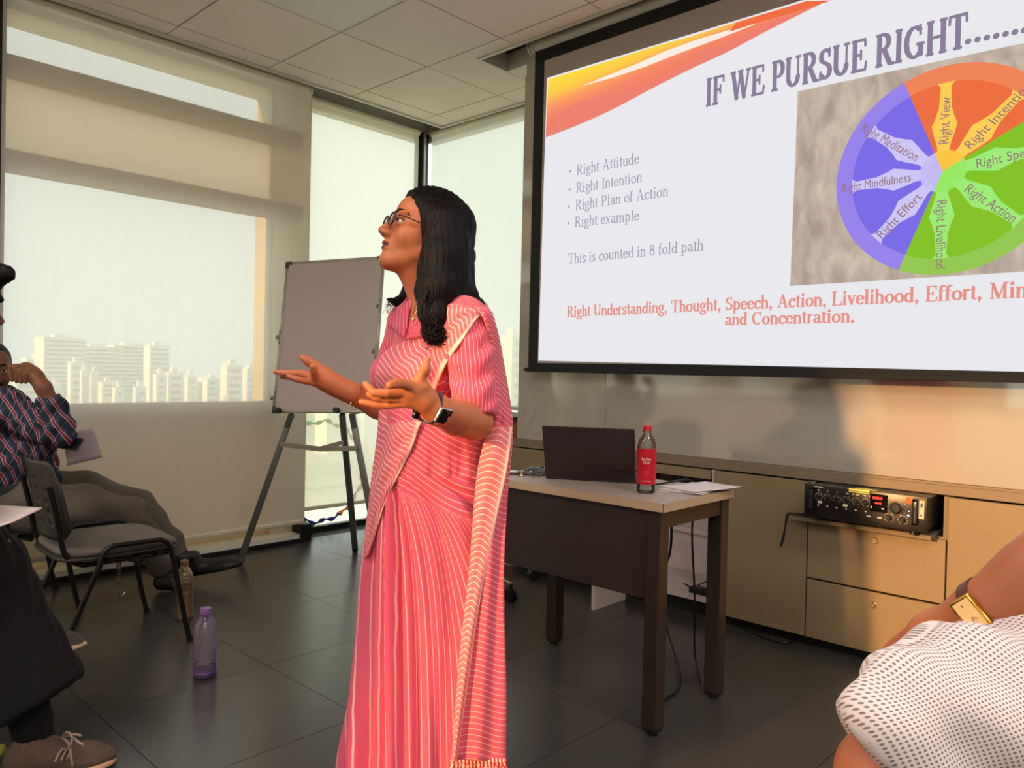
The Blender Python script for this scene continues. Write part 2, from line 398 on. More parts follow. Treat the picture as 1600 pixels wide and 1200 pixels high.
# glowing ceiling panels added out of view as fill light for the room
PANEL = ['beside the windows and the camera', 'beside the windows at the rear wall', 'over the left of the audience near the camera', 'over the left of the audience at the rear wall', 'over the middle of the audience near the camera', 'over the middle of the audience at the rear wall', 'beside the right wall near the camera', 'beside the right wall at the rear wall', 'beside the right wall near the screen', 'before the right part of the screen']
M_fill = emis('fill_panel', (255, 246, 240), FILL_STR)
for i, (x, y) in enumerate(((-3.245, -.975), (-3.245, -3.415), (-1.415, -.365), (-1.415, -2.805), (.415, -.365), (.415, -2.805), (2.245, -.365), (2.245, -2.805), (2.245, 1.465), (.415, 1.465))):
    l_ = thing('ceiling_light', 'added unseen ceiling fill panel %s' % PANEL[i], 'ceiling light', (x, y, CZ))
    MB().box((x-.30, y-.30, CZ-.010), (x+.30, y+.30, CZ-.0005)).build('frame', M_trimw, l_); MB().box((x-.27, y-.27, CZ-.013), (x+.27, y+.27, CZ-.0105)).build('diffuser', M_fill, l_)

# walls
wr = sbox('wall_right', (3.2, -4.35, -.1), (3.35, 4.0, 3.1), M_wall)
back = MB()
BZ0, BZ1 = .78, 2.86; BX0, BX1 = -2.02, -.70
back.box((-4.75, -4.35, -.1), (BX0, -4.2, 3.1)).box((BX1, -4.35, -.1), (3.35, -4.2, 3.1)).box((BX0, -4.35, -.1), (BX1, -4.2, BZ0)).box((BX0, -4.35, BZ1), (BX1, -4.2, 3.1))
struct(back.build('wall_back', M_wall))
wb_ = MB()
for x in (BX0, BX1-.05): wb_.box((x, -4.32, BZ0), (x+.05, -4.24, BZ1))
wb_.box((BX0, -4.32, BZ0), (BX1, -4.24, BZ0+.05)).box((BX0, -4.32, BZ1-.05), (BX1, -4.24, BZ1))
w5 = struct(wb_.build('window_5', M_dkal))
MB().box((BX0, -4.285, BZ0), (BX1, -4.28, BZ1)).build('pane', M_glass, w5)

# left facade, first bays (structure seen through the blinds)
XI = -4.50
lw_ = MB(); segs = [(2.87, 3.12), (-.1, .07)]
lw_.box((-4.75, -4.35, 2.90), (XI, 2.79, 3.12)).box((-4.75, -4.35, -.1), (XI, 2.79, .06))
lw_.box((-4.75, 2.548, -.1), (XI+.02, 2.79, 3.1))
for y in (-4.2, -2.1, .60): lw_.box((-4.75, y-.14, 0), (XI+.02, y+.28, 3.0))
struct(lw_.build('wall_left', M_spand))
sbox('trim_6', (XI-.1, -4.2, 2.56), (XI+.075, 2.705, 2.65), mat('transom_brown', (150, 128, 104), .7))
sbox('trim_7', (XI-.1, -4.2, 2.10), (XI+.075, 2.705, 2.185), mat('transom_brown_b', (150, 130, 106), .7))
sbox('trim_8', (XI-.1, -4.2, .84), (XI+.05, 2.56, .915), mat('transom_mauve', (168, 148, 132), .7))
for (z0, z1, nm) in ((2.185, 2.56, 'spandrel_panel'), (.06, .84, 'spandrel_panel')):
    pass
wl = bpy.data.objects['wall_left']
def frosted(name, rgb, k):
    m = bpy.data.materials.new(name); m.use_nodes = True; t = m.node_tree; t.nodes.clear(); o = t.nodes.new('ShaderNodeOutputMaterial')
    d = t.nodes.new('ShaderNodeBsdfDiffuse'); l = t.nodes.new('ShaderNodeBsdfTranslucent'); d.inputs[0].default_value = l.inputs[0].default_value = (*lin(rgb), 1)
    x = t.nodes.new('ShaderNodeMixShader'); x.inputs[0].default_value = k; t.links.new(d.outputs[0], x.inputs[1]); t.links.new(l.outputs[0], x.inputs[2]); t.links.new(x.outputs[0], o.inputs[0]); return m
MB().box((XI-.034, -4.2, 2.185), (XI-.03, 2.548, 2.56)).build('spandrel_panel', frosted('frosted_cream_panel', (240, 232, 212), .8), wl)
M_spand2 = mat('tan_spandrel_board', (190, 172, 138), .8, noise=(2, .05))
MB().box((XI-.034, -4.2, .06), (XI-.03, 2.548, .84)).build('spandrel_panel', frosted('frosted_tan_panel', (206, 190, 160), .42), wl)
n = 0
for (y0, y1) in ((.88, 2.56), (-1.82, .46), (-3.92, -2.24)):
    n += 1
    f = MB()
    for y in (y0, y1-.035): f.box((XI-.07, y, .915), (XI-.02, y+.035, 2.90))
    w = struct(f.build('window_%d' % n, M_trimw))
    MB().box((XI-.055, y0, .915), (XI-.05, y1, 2.10)).build('pane', M_glass, w)
    MB().box((XI-.055, y0, 2.65), (XI-.05, y1, 2.90)).build('pane', M_glass, w)
sbox('trim_14', (-4.47, .965, .06), (-4.385, 1.035, 2.95), M_black)
# low ledge and black skirting under the first blind
sbox('window_sill', (XI, -4.2, 0), (-4.385, 2.70, .055), mat('white_sill', (226, 224, 206), .45))['kind'] = 'structure'
bpy.data.objects['window_sill'].name = 'trim_9'
sbox('baseboard_left', (-4.385, -4.2, 0), (-4.368, 2.77, .028), M_black)
sbox('trim_10', (-4.72, 2.70, 0), (-4.37, 2.775, .115), M_black)
sbox('trim_11', (-4.60, 2.79, 0), (-4.5, 2.80, 2.95), M_spand)
# second bay glazing x=-4.66 and rear bay y=3.90
f = MB()
f.box((-4.68, 2.79, 0), (-4.62, 3.86, .03)).box((-4.68, 2.79, 2.9), (-4.60, 3.9, 3.1)).box((-4.68, 2.79, .03), (-4.64, 2.82, 2.9))
w4 = struct(f.build('window_6', M_trimw)); MB().box((-4.662, 2.8, .03), (-4.657, 3.86, 2.9)).build('pane', M_glass, w4)
f = MB()
f.box((-4.6, 3.90, 0), (-3.0, 3.97, .45)).box((-4.6, 3.90, 2.9), (-3.0, 3.97, 3.1)).box((-3.04, 3.9, .45), (-3.0, 3.97, 2.9))
w7 = struct(f.build('window_7', M_trimw)); MB().box((-4.6, 3.93, .45), (-3.0, 3.935, 2.9)).build('pane', M_glass, w7)
mull = MB().box((-4.625, 3.80, 0), (-4.57, 3.88, 2.96)).box((-4.60, 3.765, 0), (-4.575, 3.80, 2.96))
struct(mull.build('trim_12', M_black))
sbox('trim_13', (-4.565, 3.815, 0), (-4.545, 3.835, 2.96), mat('steel_grey', (150, 152, 150), .35, metal=.6))
sbox('baseboard_rear', (-4.64, 2.79, 0), (-4.60, 3.82, .035), M_black)

# blinds
def blind(lab, axis, p, a0, a1, z0, z1, m, tube=True, zt=2.925, curl=1):
    c = (a0+a1)/2; loc = (p, c, z0) if axis == 'x' else (c, p, z0)
    t = thing('roller_blind', lab, 'blind', loc)
    def B(u0, u1, v0, v1, w0, w1): return ((p+u0, v0, w0), (p+u1, v1, w1)) if axis == 'x' else ((v0, p-u1, w0), (v1, p-u0, w1))
    N = 24; G = []
    for i in range(N+1):
        row = []
        for j in range(9):
            a = a0+(a1-a0)*i/N; z = z0+(z1-z0)*j/8; off = .0025*math.sin(a*7+z*2)
            row.append((p+off, a, z) if axis == 'x' else (a, p-off, z))
        G.append(row)
    MB().grid(G).build('fabric', m, t, smooth=True, normals=False)
    q = B(-.012, .012, a0, a1, z0-.012, z0+.014); MB().box(*q).build('bottom_bar', M_rail, t, bevel=.005)
    q0, q1 = ((p-.02, a0, zt), (p-.02, a1, zt)) if axis == 'x' else ((a0, p+.02, zt), (a1, p+.02, zt))
    MB().tube([q0, q1], .024, 14).build('roller', M_rail, t, smooth='auto')
    for a in (a0-.006, a1+.006):
        k0 = (p-.02, a-.006, zt) if axis == 'x' else (a-.006, p+.02, zt); k1 = (p-.02, a+.006, zt) if axis == 'x' else (a+.006, p+.02, zt)
        MB().tube([k0, k1], .031, 14).build('bracket', M_rail, t, smooth='auto')
    return t
blind('wide cream roller blind on the left window, behind the whiteboard easel', 'x', -4.36, 1.012, 2.708, .14, 2.91, M_bl1)
blind('cream roller blind cut off by the left edge of the photo', 'x', -4.36, -.70, .982, .14, 2.91, M_bl1)
blind('bright pale roller blind ending above floor, between the wide blind and the corner', 'x', -4.54, 2.822, 3.755, .18, 2.94, M_bl2, zt=2.948)
blind('white roller blind right of the black corner post, behind the woman', 'y', 3.85, -4.50, -3.12, .89, 2.94, M_bl3, zt=2.948)
# far blinds behind the camera side
blind('cream roller blind outside the frame on the left window wall', 'x', -4.36, -2.4, -.73, .14, 2.91, M_bl1)
blind('last cream roller blind on the left wall near the back', 'x', -4.36, -4.15, -2.43, .14, 2.91, M_bl1)

# front wall block with glass writing board
sbox('wall_front', (-3.05, 3.325, .7455), (3.3, 4.0, 3.1), M_wall)
sbox('wall_front_base', (-3.05, 3.70, -.1), (3.3, 4.0, .70), M_wall)
M_board = mat('back_painted_glass', (196, 186, 172), .07, metal=.3, spec=.5, coat=.15)
bd = thing('glass_writing_board', 'long beige glass writing board on the wall below the projection screen', 'whiteboard', (0, 3.32, .75))
bx = [-3.04, -2.412, -.15, 2.1]
for k in range(3): MB().box((bx[k]+.0015, 3.300, .752), (bx[k+1]-.0015, 3.323, 2.86)).build('glass_panel', M_board, bd, bevel=.002, seg=1)
# cabinets below
M_lam = mat('beige_linen_laminate', (140, 118, 88), .42, noise=(90, .07, (1, 1, 1)), bump=(500, .12, .0004))
M_lam2 = mat('laminate_edge', (128, 110, 88), .45)
M_shelf = mat('white_laminate_inside', (206, 190, 186), .5)
M_toe = mat('toe_kick', (24, 22, 20), .7)
YF = 3.235; ZB = .045
top = MB().box((-3.05, 3.262, .708), (3.19, 3.69, .744)).box((-3.05, 3.285, .744), (3.19, 3.322, .7515)).build('worktop_ledge', M_lam2)
tag(top, 'brown wooden ledge running along the wall below the glass writing board', 'ledge')
MB().box((-3.05, 3.2615, .7075), (3.19, 3.268, .7095)).build('edge_line', M_toe, top)
def cab(name, lab, x0, x1):
    t = thing(name, lab, 'cabinet', ((x0+x1)/2, 3.45, 0)); return t
def carcass(t, x0, x1, back=True, m=M_lam2, z1=.7035, z0=ZB):
    c = MB().box((x0+.001, YF+.02, z0), (x0+.018, 3.68, z1)).box((x1-.018, YF+.02, z0), (x1-.001, 3.68, z1)).box((x0+.018, YF+.02, z0), (x1-.018, 3.68, z0+.018)).box((x0+.018, 3.665, z0), (x1-.018, 3.68, z1))
    c.build('body', m, t); MB().box((x0+.002, YF+.06, 0), (x1-.002, YF+.08, z0)).build('plinth', M_toe, t)
c = cab('cabinet', 'plain brown cabinet at the left end, behind the laptop', -3.05, -2.46); carcass(c, -3.05, -2.46)
MB().box((-3.048, YF, ZB), (-2.462, YF+.019, .7035)).build('door', M_lam, c, bevel=.0015, seg=1)
# open bay with sockets and power adapter
c = cab('open_cabinet', 'open pale shelf unit behind the desk, with sockets and cables', -2.46, -1.735); carcass(c, -2.46, -1.735, m=M_shelf, z0=.075)
MB().box((-2.225, 2.975, .0), (-2.205, YF-.001, .45)).build('side_panel', M_shelf, c)
MB().box((-2.44, 3.60, .54), (-1.755, 3.62, .70)).build('socket_board', mat('dark_socket_board', (86, 72, 62), .6), c)
M_blk = mat('black_plastic', (18, 18, 19), .4)
for x in (-2.30, -2.12, -1.98, -1.84): MB().box((x-.045, 3.585, .58), (x+.045, 3.60, .68)).build('socket', M_blk, c, bevel=.004)
MB().box((-2.44, YF+.005, .66), (-1.755, YF+.019, .7035)).build('rail', M_lam, c)
MB().box((-2.44, 3.642, .30), (-1.755, 3.66, .33)).build('back_rail', M_shelf, c)
c = cab('cabinet', 'plain brown cabinet door between the open bay and the amplifier drawers', -1.735, -1.29); carcass(c, -1.735, -1.29)
MB().box((-1.733, YF, ZB), (-1.2925, YF+.019, .7035)).build('door', M_lam, c, bevel=.0015, seg=1)
dr = cab('drawer_unit', 'two-drawer cabinet unit under the amplifier, partly sunlit', -1.29, -.762); 
MB().box((-1.289, YF+.02, ZB), (-1.272, 3.68, .7035)).box((-.78, YF+.02, ZB), (-.763, 3.68, .7035)).box((-1.272, 3.66, ZB), (-.78, 3.68, .7035)).box((-1.272, YF+.02, .533), (-.78, 3.66, .549)).build('body', M_lam2, dr)
MB().box((-1.289, YF+.06, 0), (-.763, YF+.08, ZB)).build('plinth', M_toe, dr)
M_brass = mat('nickel_lock', (216, 200, 150), .25, metal=1)
for z0, z1 in ((.298, .540), (ZB, .290)):
    d_ = MB().box((-1.287, YF, z0), (-.7655, YF+.019, z1)).build('drawer', M_lam, dr, bevel=.0015, seg=1)
    zz = z1-.042 if z0 > .2 else z1-.05; lx = -1.018
    MB().lathe([(.013, 0), (.013, .004), (.011, .006), (.005, .006), (.004, .001)], (lx, YF-.0, zz), 20, M=Matrix.Rotation(PI/2, 3, 'X')).build('lock', M_brass, d_, smooth='auto')
MB().box((-1.268, 3.232, .551), (-.80, 3.64, .561)).box((-1.335, 3.17, .543), (-.80, 3.232, .561)).build('pull_out_shelf', M_lam2, dr, bevel=.001, seg=1)
for k, (x0, x1, lab) in enumerate(((-.762, -.05, 'sunlit plain cabinet door right of the amplifier'), (-.05, .75, 'plain cabinet beyond the right edge of the photo'), (.75, 1.6, 'second plain cabinet beyond the right edge of the photo'))):
    c = cab('cabinet', lab, x0, x1); carcass(c, x0, x1)
    MB().box((x0+.002, YF, ZB), (x1-.002, YF+.019, .7035)).build('door', M_lam, c, bevel=.0015, seg=1)
# wooden chest under the rear window
wd = thing('wooden_chest', 'brown wooden chest with black top under the rear window', 'chest', (-3.45, 3.55, 0))
M_wood = mat('warm_brown_wood', (132, 84, 36), .5, noise=(6, .25, (6, 6, .6)))
MB().box((-3.80, 3.42, .0), (-3.10, 3.78, .845)).build('body', M_wood, wd); MB().box((-3.82, 3.40, .845), (-3.09, 3.80, .868)).build('top', M_black, wd, bevel=.003)
for k in range(2): 
    d_ = MB().box((-3.79+.345*k, 3.405, .05), (-3.46+.345*k, 3.42, .82)).build('door', M_wood, wd, bevel=.002)
    MB().tube([(-3.48+.05*k, 3.395, .40), (-3.48+.05*k, 3.395, .5)], .006).build('handle', M_dkal, d_)

# city beyond the glass
rc = random.Random(3)
gr = MB().box((-1600, -900, -66), (-12, 1600, -65)).build('city_ground', mat('hazy_ground', (214, 216, 204), .9, noise=(.02, .08))); gr['kind'] = 'structure'  # ground colour carries the distance haze
bm_ = [mat('haze_paled_wall_%d' % i, c, .9) for i, c in enumerate(((244, 244, 238), (240, 241, 236), (246, 244, 234), (242, 244, 242)))]  # distance haze is put into these pale wall colours
M_bwin = mat('haze_paled_band', (206, 210, 202), .5)  # bands kept pale, haze mixed into their colour too
def building(x, y, w, d, h, lab, m):
    t = thing('tower_block', lab, 'building', (x, y, -65), 'hazy tower blocks on the skyline')
    MB().box((x-w/2, y-d/2, -65), (x+w/2, y+d/2, h)).box((x-w/5, y-d/5, h), (x+w/5, y+d/5, h+3)).build('body', m, t)
    f = MB(); z = h-4
    while z > -30:
        f.box((x+w/2, y-d/2+1.5, z), (x+w/2+.25, y+d/2-1.5, z+1.4)); z -= 4
    f.build('window_bands', M_bwin, t); return t
ORD = ['first', 'second', 'third', 'fourth', 'fifth', 'sixth', 'seventh', 'eighth', 'ninth', 'tenth', 'eleventh', 'twelfth']
PXS = sorted((40, 60, 86, 95, 118, 133, 147, 150, 168, 185, 205, 218, 245, 250, 272, 298, 320, 330, 362, 392, 430, 520, 575))
def WHERE(px):
    i = PXS.index(px); j = len(PXS)-1-i
    return ORD[i]+' from the left' if i < 12 else ORD[j]+' from the right'
k = 0
for px, wpx, top, D in ((95, 60, 528, 700), (150, 60, 542, 760), (205, 70, 540, 820), (245, 30, 540, 650), (118, 18, 566, 420), (133, 12, 578, 380), (147, 10, 580, 390), (60, 40, 560, 800), (250, 16, 584, 430), (272, 22, 582, 440), (298, 14, 586, 430), (330, 20, 590, 520), (362, 26, 570, 430), (392, 22, 575, 480), (185, 14, 605, 350), (218, 16, 604, 360), (86, 14, 600, 360), (320, 40, 596, 700), (520, 40, 590, 600), (575, 30, 560, 520), (40, 30, 584, 480), (430, 30, 580, 700), (168, 22, 596, 640)):
    p = dep(px, top, D); w = wpx/FPX*D; building(p[0], p[1], w*.8, w, p[2], '%s hazy tower block on the skyline through the wide blind, %s' % ('broad' if wpx > 35 else 'medium' if wpx > 19 else 'slim', WHERE(px)), bm_[k % 4]); k += 1
for px, wpx, top, D in ((800, 26, 525, 300), (770, 30, 560, 420)):
    p = dep(px, top, D); w = wpx/FPX*D; building(p[0], p[1], w, w, p[2], 'cream tower block seen through the rear white blind, %s one' % ('right taller' if px == 800 else 'left lower'), bm_[2])

# ================================================================== DESK AND WHAT IS ON IT
M_dkwood = mat('dark_walnut_panel', (54, 42, 38), .45, noise=(8, .06, (1, 1, 8)))
M_leg = mat('brown_grey_metal', (72, 62, 54), .32, metal=.55)
M_ttop = mat('taupe_table_laminate', (176, 158, 146), .38, noise=(40, .04))
M_tedge = mat('beige_edge_band', (196, 168, 134), .4)
T0, T1, TY0, TY1, TZ = -2.09, -1.268, 2.055, 2.52, .742
tb = thing('desk', 'dark panelled desk with beige-edged top, holding the laptop', 'desk', ((T0+T1)/2, (TY0+TY1)/2, 0))
tt = MB().box((T0+.002, TY0+.002, TZ-.022), (T1-.002, TY1-.002, TZ)).build('tabletop', M_ttop, tb)
MB().box((T0, TY0, TZ-.028), (T1, TY0+.002, TZ-.0008)).box((T0, TY1-.002, TZ-.028), (T1, TY1, TZ-.0008)).box((T0, TY0, TZ-.028), (T0+.002, TY1, TZ-.0008)).box((T1-.002, TY0, TZ-.028), (T1, TY1, TZ-.0008)).build('edge_band', M_tedge, tt)
for x in (T0+.015, T1-.068):
    for y in (TY0+.008, TY1-.061):
        l = MB().box((x, y, .022), (x+.053, y+.053, TZ-.03)).build('leg', M_leg, tb, bevel=.003)
        MB().box((x+.004, y+.004, .012), (x+.049, y+.049, .022)).lathe([(.008, .006), (.008, .014)], (x+.026, y+.026, 0), 10).lathe([(.019, 0), (.019, .006)], (x+.026, y+.026, 0), 14).build('foot', M_black, l)
PBZ = ony(1019, 939, 2.077)[2]
fp = MB().box((T0+.07, TY0+.022, PBZ), (T1-.070, TY0+.040, TZ-.030)).build('front_panel', M_dkwood, tb, bevel=.001, seg=1)
fr = MB().box((T0+.07, TY0+.012, TZ-.075), (T1-.07, TY0+.021, TZ-.03)); 
fr = MB().box((T1-.062, TY0+.062, TZ-.085), (T1-.020, TY1-.062, TZ-.03)).box((T0+.02, TY0+.062, TZ-.085), (T0+.062, TY1-.062, TZ-.03)).box((T0+.07, TY1-.055, TZ-.085), (T1-.07, TY1-.02, TZ-.03))
fr.build('apron', M_leg, tb)
MB().box((T0+.06, TY1-.03, .45), (T1-.3, TY1-.02, .50)).build('cable_tray', M_leg, tb)

# laptop : lid towards the camera
A = np.array([-1.863, 2.186]); B_ = np.array([-1.563, 2.352]); d = (B_-A)/np.linalg.norm(B_-A); Lw = .335
lap = thing('laptop', 'open dark laptop on the desk with its lid turned to the camera', 'laptop', (-1.74, 2.30, TZ))
n2 = np.array([-d[1], d[0]])
ML = frame((A[0], A[1], TZ), (d[0], d[1], 0))
M_lap = mat('dark_laptop_shell', (62, 50, 50), .42, metal=.35); M_key = mat('laptop_keys', (20, 20, 22), .5)
MB().box((.0, .004, .0005), (Lw, .232, .015), M=ML).build('base', M_lap, lap, bevel=.004, smooth=True)
kb = MB()
for r_ in range(5):
    for c_ in range(14): kb.box((.02+c_*.0212, .03+r_*.02, .015), (.038+c_*.0212, .047+r_*.02, .0165), M=ML)
kb.box((.11, .145, .015), (.22, .22, .0155), M=ML).build('keyboard', M_key, lap)
tilt = math.radians(24)
MLid = ML @ Matrix.Translation((0, .004, .013)) @ Matrix.Rotation(tilt, 4, 'X')
# lid plane leans back from the keyboard, towards the camera
lid = MB().box((0, -.007, 0), (Lw, 0, .212), M=MLid).build('lid', M_lap, lap, bevel=.0035, smooth=True)
MB().box((.008, .0002, .012), (Lw-.008, .0012, .204), M=MLid).build('screen', mat('laptop_screen', (30, 34, 40), .1, emit=((120, 140, 170), .25)), lid)
up3 = MLid.to_3x3() @ Vector((0, 0, 1)); nn3 = MLid.to_3x3() @ Vector((0, -1, 0))
p0 = MLid @ Vector((Lw-.082, -.0078, .034)); p1 = MLid @ Vector((Lw-.012, -.0078, .034))
text_mb(MB(), 'ThinkBook', p0, p1, .0115, up3).build('lettering', mat('laptop_lettering', (24, 18, 18), .25, metal=.6), lid, normals=False)

def bottle(name, lab, loc, H, R_, capc, body, label=None, liquid=None, ribs=True, group=None, swirl=False):
    t = thing(name, lab, 'bottle', loc)
    n = 40
    def prof(s, dr=0):
        P = [(.60, .0), (.86, .006), (.97, .02), (1.0, .05)]
        z = .08
        while z < .60:
            P += [(1.0, z), (.955 if ribs else .995, z+.018), (1.0, z+.036)]; z += .054
        P += [(1.0, .64), (.98, .69), (.88, .755), (.70, .82), (.50, .865), (.42, .885), (.42, .925), (.46, .928), (.46, .937), (.40, .94), (.40, .968)]
        return [(r*R_-dr, zz*H) for r, zz in P]
    fn = (lambda a, z, j: 1-.035*abs(math.sin(3.5*a+z*95)) if .08*H < z < .6*H else 1) if swirl else None
    MB().lathe(prof(0), loc, n, fn=fn).build('shell', body, t, smooth=True)
    MB().lathe([(.465*R_, .925*H), (.47*R_, .93*H), (.47*R_, .985*H), (.44*R_, H), (.1*R_, H)], loc, 30, fn=lambda a, z, j: 1+.012*math.cos(24*a) if .93*H < z < .99*H else 1).build('cap', capc, t, smooth='auto')
    if liquid:
        P = [(r-.0016, z+.002) for r, z in prof(0) if z < liquid[1]*H]; P.append((P[-1][0], liquid[1]*H))
        MB().lathe(P, loc, n, fn=fn).build('liquid', liquid[0], t, smooth=True)
    return t
def clearmat(name, rgb, tr=.9, rough=.06, k=.25, milk=0):
    m = bpy.data.materials.new(name); m.use_nodes = True; t = m.node_tree; t.nodes.clear()
    o = t.nodes.new('ShaderNodeOutputMaterial'); a = t.nodes.new('ShaderNodeBsdfTransparent'); a.inputs[0].default_value = (*lin(rgb), 1)
    g = t.nodes.new('ShaderNodeBsdfGlossy'); g.inputs[1].default_value = rough; g.inputs[0].default_value = (.95, .95, .95, 1)
    f = t.nodes.new('ShaderNodeLayerWeight'); f.inputs[0].default_value = k
    x = t.nodes.new('ShaderNodeMixShader'); t.links.new(f.outputs['Fresnel'], x.inputs[0]); t.links.new(a.outputs[0], x.inputs[1]); t.links.new(g.outputs[0], x.inputs[2])
    if milk:
        d = t.nodes.new('ShaderNodeBsdfDiffuse'); d.inputs[0].default_value = (*lin(rgb), 1); l = t.nodes.new('ShaderNodeBsdfTranslucent'); l.inputs[0].default_value = (*lin(rgb), 1)
        h = t.nodes.new('ShaderNodeAddShader'); t.links.new(d.outputs[0], h.inputs[0]); t.links.new(l.outputs[0], h.inputs[1])
        y = t.nodes.new('ShaderNodeMixShader'); y.inputs[0].default_value = milk; t.links.new(x.outputs[0], y.inputs[1]); t.links.new(h.outputs[0], y.inputs[2]); x = y
    t.links.new(x.outputs[0], o.inputs[0]); return m
M_pet = clearmat('clear_pet', (232, 236, 232), k=.35); M_water = clearmat('water', (246, 250, 250), k=.12)
bl_ = (-1.432, 2.205, TZ)
BH, BR = .228, .0315
bt = bottle('water_bottle', 'clear water bottle with red label and red cap on the desk', bl_, BH, BR, mat('red_cap', (206, 24, 44), .35), M_pet, liquid=(M_water, .80))
M_red = mat('red_label_print', (200, 18, 42), .35); M_wht = mat('white_print', (240, 232, 228), .5); M_red2 = mat('red_label_light', (228, 52, 66), .3); M_red3 = mat('red_label_dark', (120, 8, 20), .3)
lb = MB().lathe([(BR+.0006, .14*BH), (BR+.0006, .655*BH)], bl_, 48).build('label', M_red, bt, smooth='auto')
# label art wrapped on the cylinder, facing the camera
ang0 = math.atan2(-bl_[1], -bl_[0])
def wrap(mb, V, Fs, cx, z0, sc, cap, mi=0, rad=BR+.0011, x_of=None):
    P = [(bl_[0]+rad*math.cos(ang0+(x*sc+cx)/rad), bl_[1]+rad*math.sin(ang0+(x*sc+cx)/rad), bl_[2]+z0+y*sc) for x, y in V]
    mb.add(P, Fs, mi)
def wtext(mb, s, w, z0, mi=0):
    V, Fs = text_polys(s); V = V.copy(); x0, x1 = V[:, 0].min(), V[:, 0].max(); V[:, 0] -= (x0+x1)/2; sc = w/(x1-x0); wrap(mb, V, Fs, 0, z0, sc, 0, mi)
m = MB(); wtext(m, 'Bailley', .034, .112); wtext(m, 'One', .024, .1005); wtext(m, 'MICRO-MEMBRANE', .034, .0415); 
m.build('lettering', M_wht, lb, normals=False)
def disc(r, n=28): return np.array([[0, 0]]+[[r*math.cos(2*PI*k/n), r*math.sin(2*PI*k/n)] for k in range(n)]), [(0, k+1, (k+1) % n+1) for k in range(n)]
for r_, mt, dr_ in ((.0172, M_red3, .0009), (.015, M_red2, .0013), (.0125, M_red, .0017), (.0016, M_wht, .0021)):
    V, Fs = disc(r_); m = MB(); wrap(m, V, Fs, 0, .0745, 1, 0, rad=BR+dr_); m.build('roundel', mt, lb, normals=False)

# papers
M_paper = mat('white_paper', (226, 214, 214), .8)
pts = [onz(*p, TZ) for p in ((1030, 765), (1085, 749), (1152, 764), (1068, 772))]
def sheet(name, lab, c, w, h, rot, z, curl=.0, m=M_paper, cat='paper', group=None):
    G = []; R2 = Matrix.Rotation(rot, 3, 'Z')
    for i in range(9):
        row = []
        for j in range(9):
            x = (i/8-.5)*w; y = (j/8-.5)*h; zz = curl*max(0, math.hypot(i/8, j/8)-.3)**2
            p = R2 @ Vector((x, y, 0)); row.append((c[0]+p.x, c[1]+p.y, z+zz))
        G.append(row)
    o = MB().grid(G).build(name, m, smooth=True, normals=False, solid=.0006, loc=(c[0], c[1], z)); tag(o, lab, cat, group); return o
sheet('paper_sheet', 'lower loose white paper sheet on the right end of the desk', (-1.375, 2.40), .17, .235, math.radians(12), TZ+.0008, .004)
sheet('paper_sheet', 'middle white paper sheet of the loose pile on the desk', (-1.36, 2.405), .17, .235, math.radians(-2), TZ+.0035, .006)
sheet('paper_sheet', 'topmost white paper sheet hanging slightly over the right desk edge', (-1.350, 2.42), .19, .22, math.radians(-20), TZ+.006, .010)
# phone, mouse, jar
ph = thing('phone', 'phone with a pale lit screen lying face up on the desk left of the mouse', 'phone', (-2.02, 2.16, TZ))
Mp = frame((-2.07, 2.13, TZ+.0003), (.84, .54, 0))
MB().box((0, 0, 0), (.115, .062, .009), M=Mp).build('case', mat('brown_phone_case', (96, 54, 44), .5), ph, bevel=.003, smooth=True)
MB().box((.004, .003, .0092), (.083, .059, .0098), M=Mp).build('screen', mat('phone_screen', (190, 200, 196), .15), ph)
MB().box((.084, .003, .0092), (.111, .059, .0098), M=Mp).build('screen_end', M_dkal, ph)
ms = thing('computer_mouse', 'grey rounded computer mouse on the desk beside the laptop', 'mouse', (-1.955, 2.235, TZ))
Mm = frame((-1.955, 2.235, TZ), (.7, .7, 0))
V, Fq = Field((-.06, -.04, -.005), (.06, .04, .05), .003).ell((0, 0, .004), (.048, .028, .030)).plane((0, 0, .0005), (0, 0, -1)).mesh(1)
np_obj('shell', [tuple(Mm @ Vector(p)) for p in V], Fq, mat('grey_mouse', (92, 94, 92), .18, metal=.3), ms)
MB().tube([Mm @ Vector((.02, 0, .033)), Mm @ Vector((.032, 0, .030))], .004, 8).build('wheel', M_blk, ms)
jr = thing('trinket', 'tiny golden trinket standing on the desk between phone and mouse', 'trinket', (-1.965, 2.165, TZ))
MB().lathe([(.008, 0), (.009, .003), (.004, .006), (.007, .011), (.003, .016), (.005, .018), (.001, .022)], (-1.965, 2.165, TZ+.0002), 14).build('body', M_brass, jr, smooth=True)
def cable(name, lab, pts, r, m=M_blk, n=40, cat='cable'):
    P = spline(pts, n); o = MB().tube(P, r, 8).build(name, m, smooth='auto'); tag(o, lab, cat); return o
cable('earphones', 'coiled grey earphones with black tips beside the mouse', [(-1.93, 2.235, TZ+.004), (-1.935, 2.20, TZ+.018), (-1.915, 2.185, TZ+.035), (-1.90, 2.215, TZ+.015), (-1.93, 2.19, TZ+.003), (-1.905, 2.17, TZ+.003)], .0022, mat('grey_cord', (120, 122, 120), .4), cat='earphones')
cable('cable', 'black cable behind the bottle running from laptop over the desk', [(-1.585, 2.36, TZ+.006), (-1.54, 2.36, TZ+.004), (-1.50, 2.38, TZ+.004), (-1.47, 2.47, TZ+.012), (-1.45, 2.53, TZ+.01), (-1.45, 2.56, TZ-.05), (-1.46, 2.57, TZ-.2), (-1.47, 2.62, .30), (-1.52, 2.72, .05), (-1.47, 2.66, .008), (-1.40, 2.55, .006)], .004)
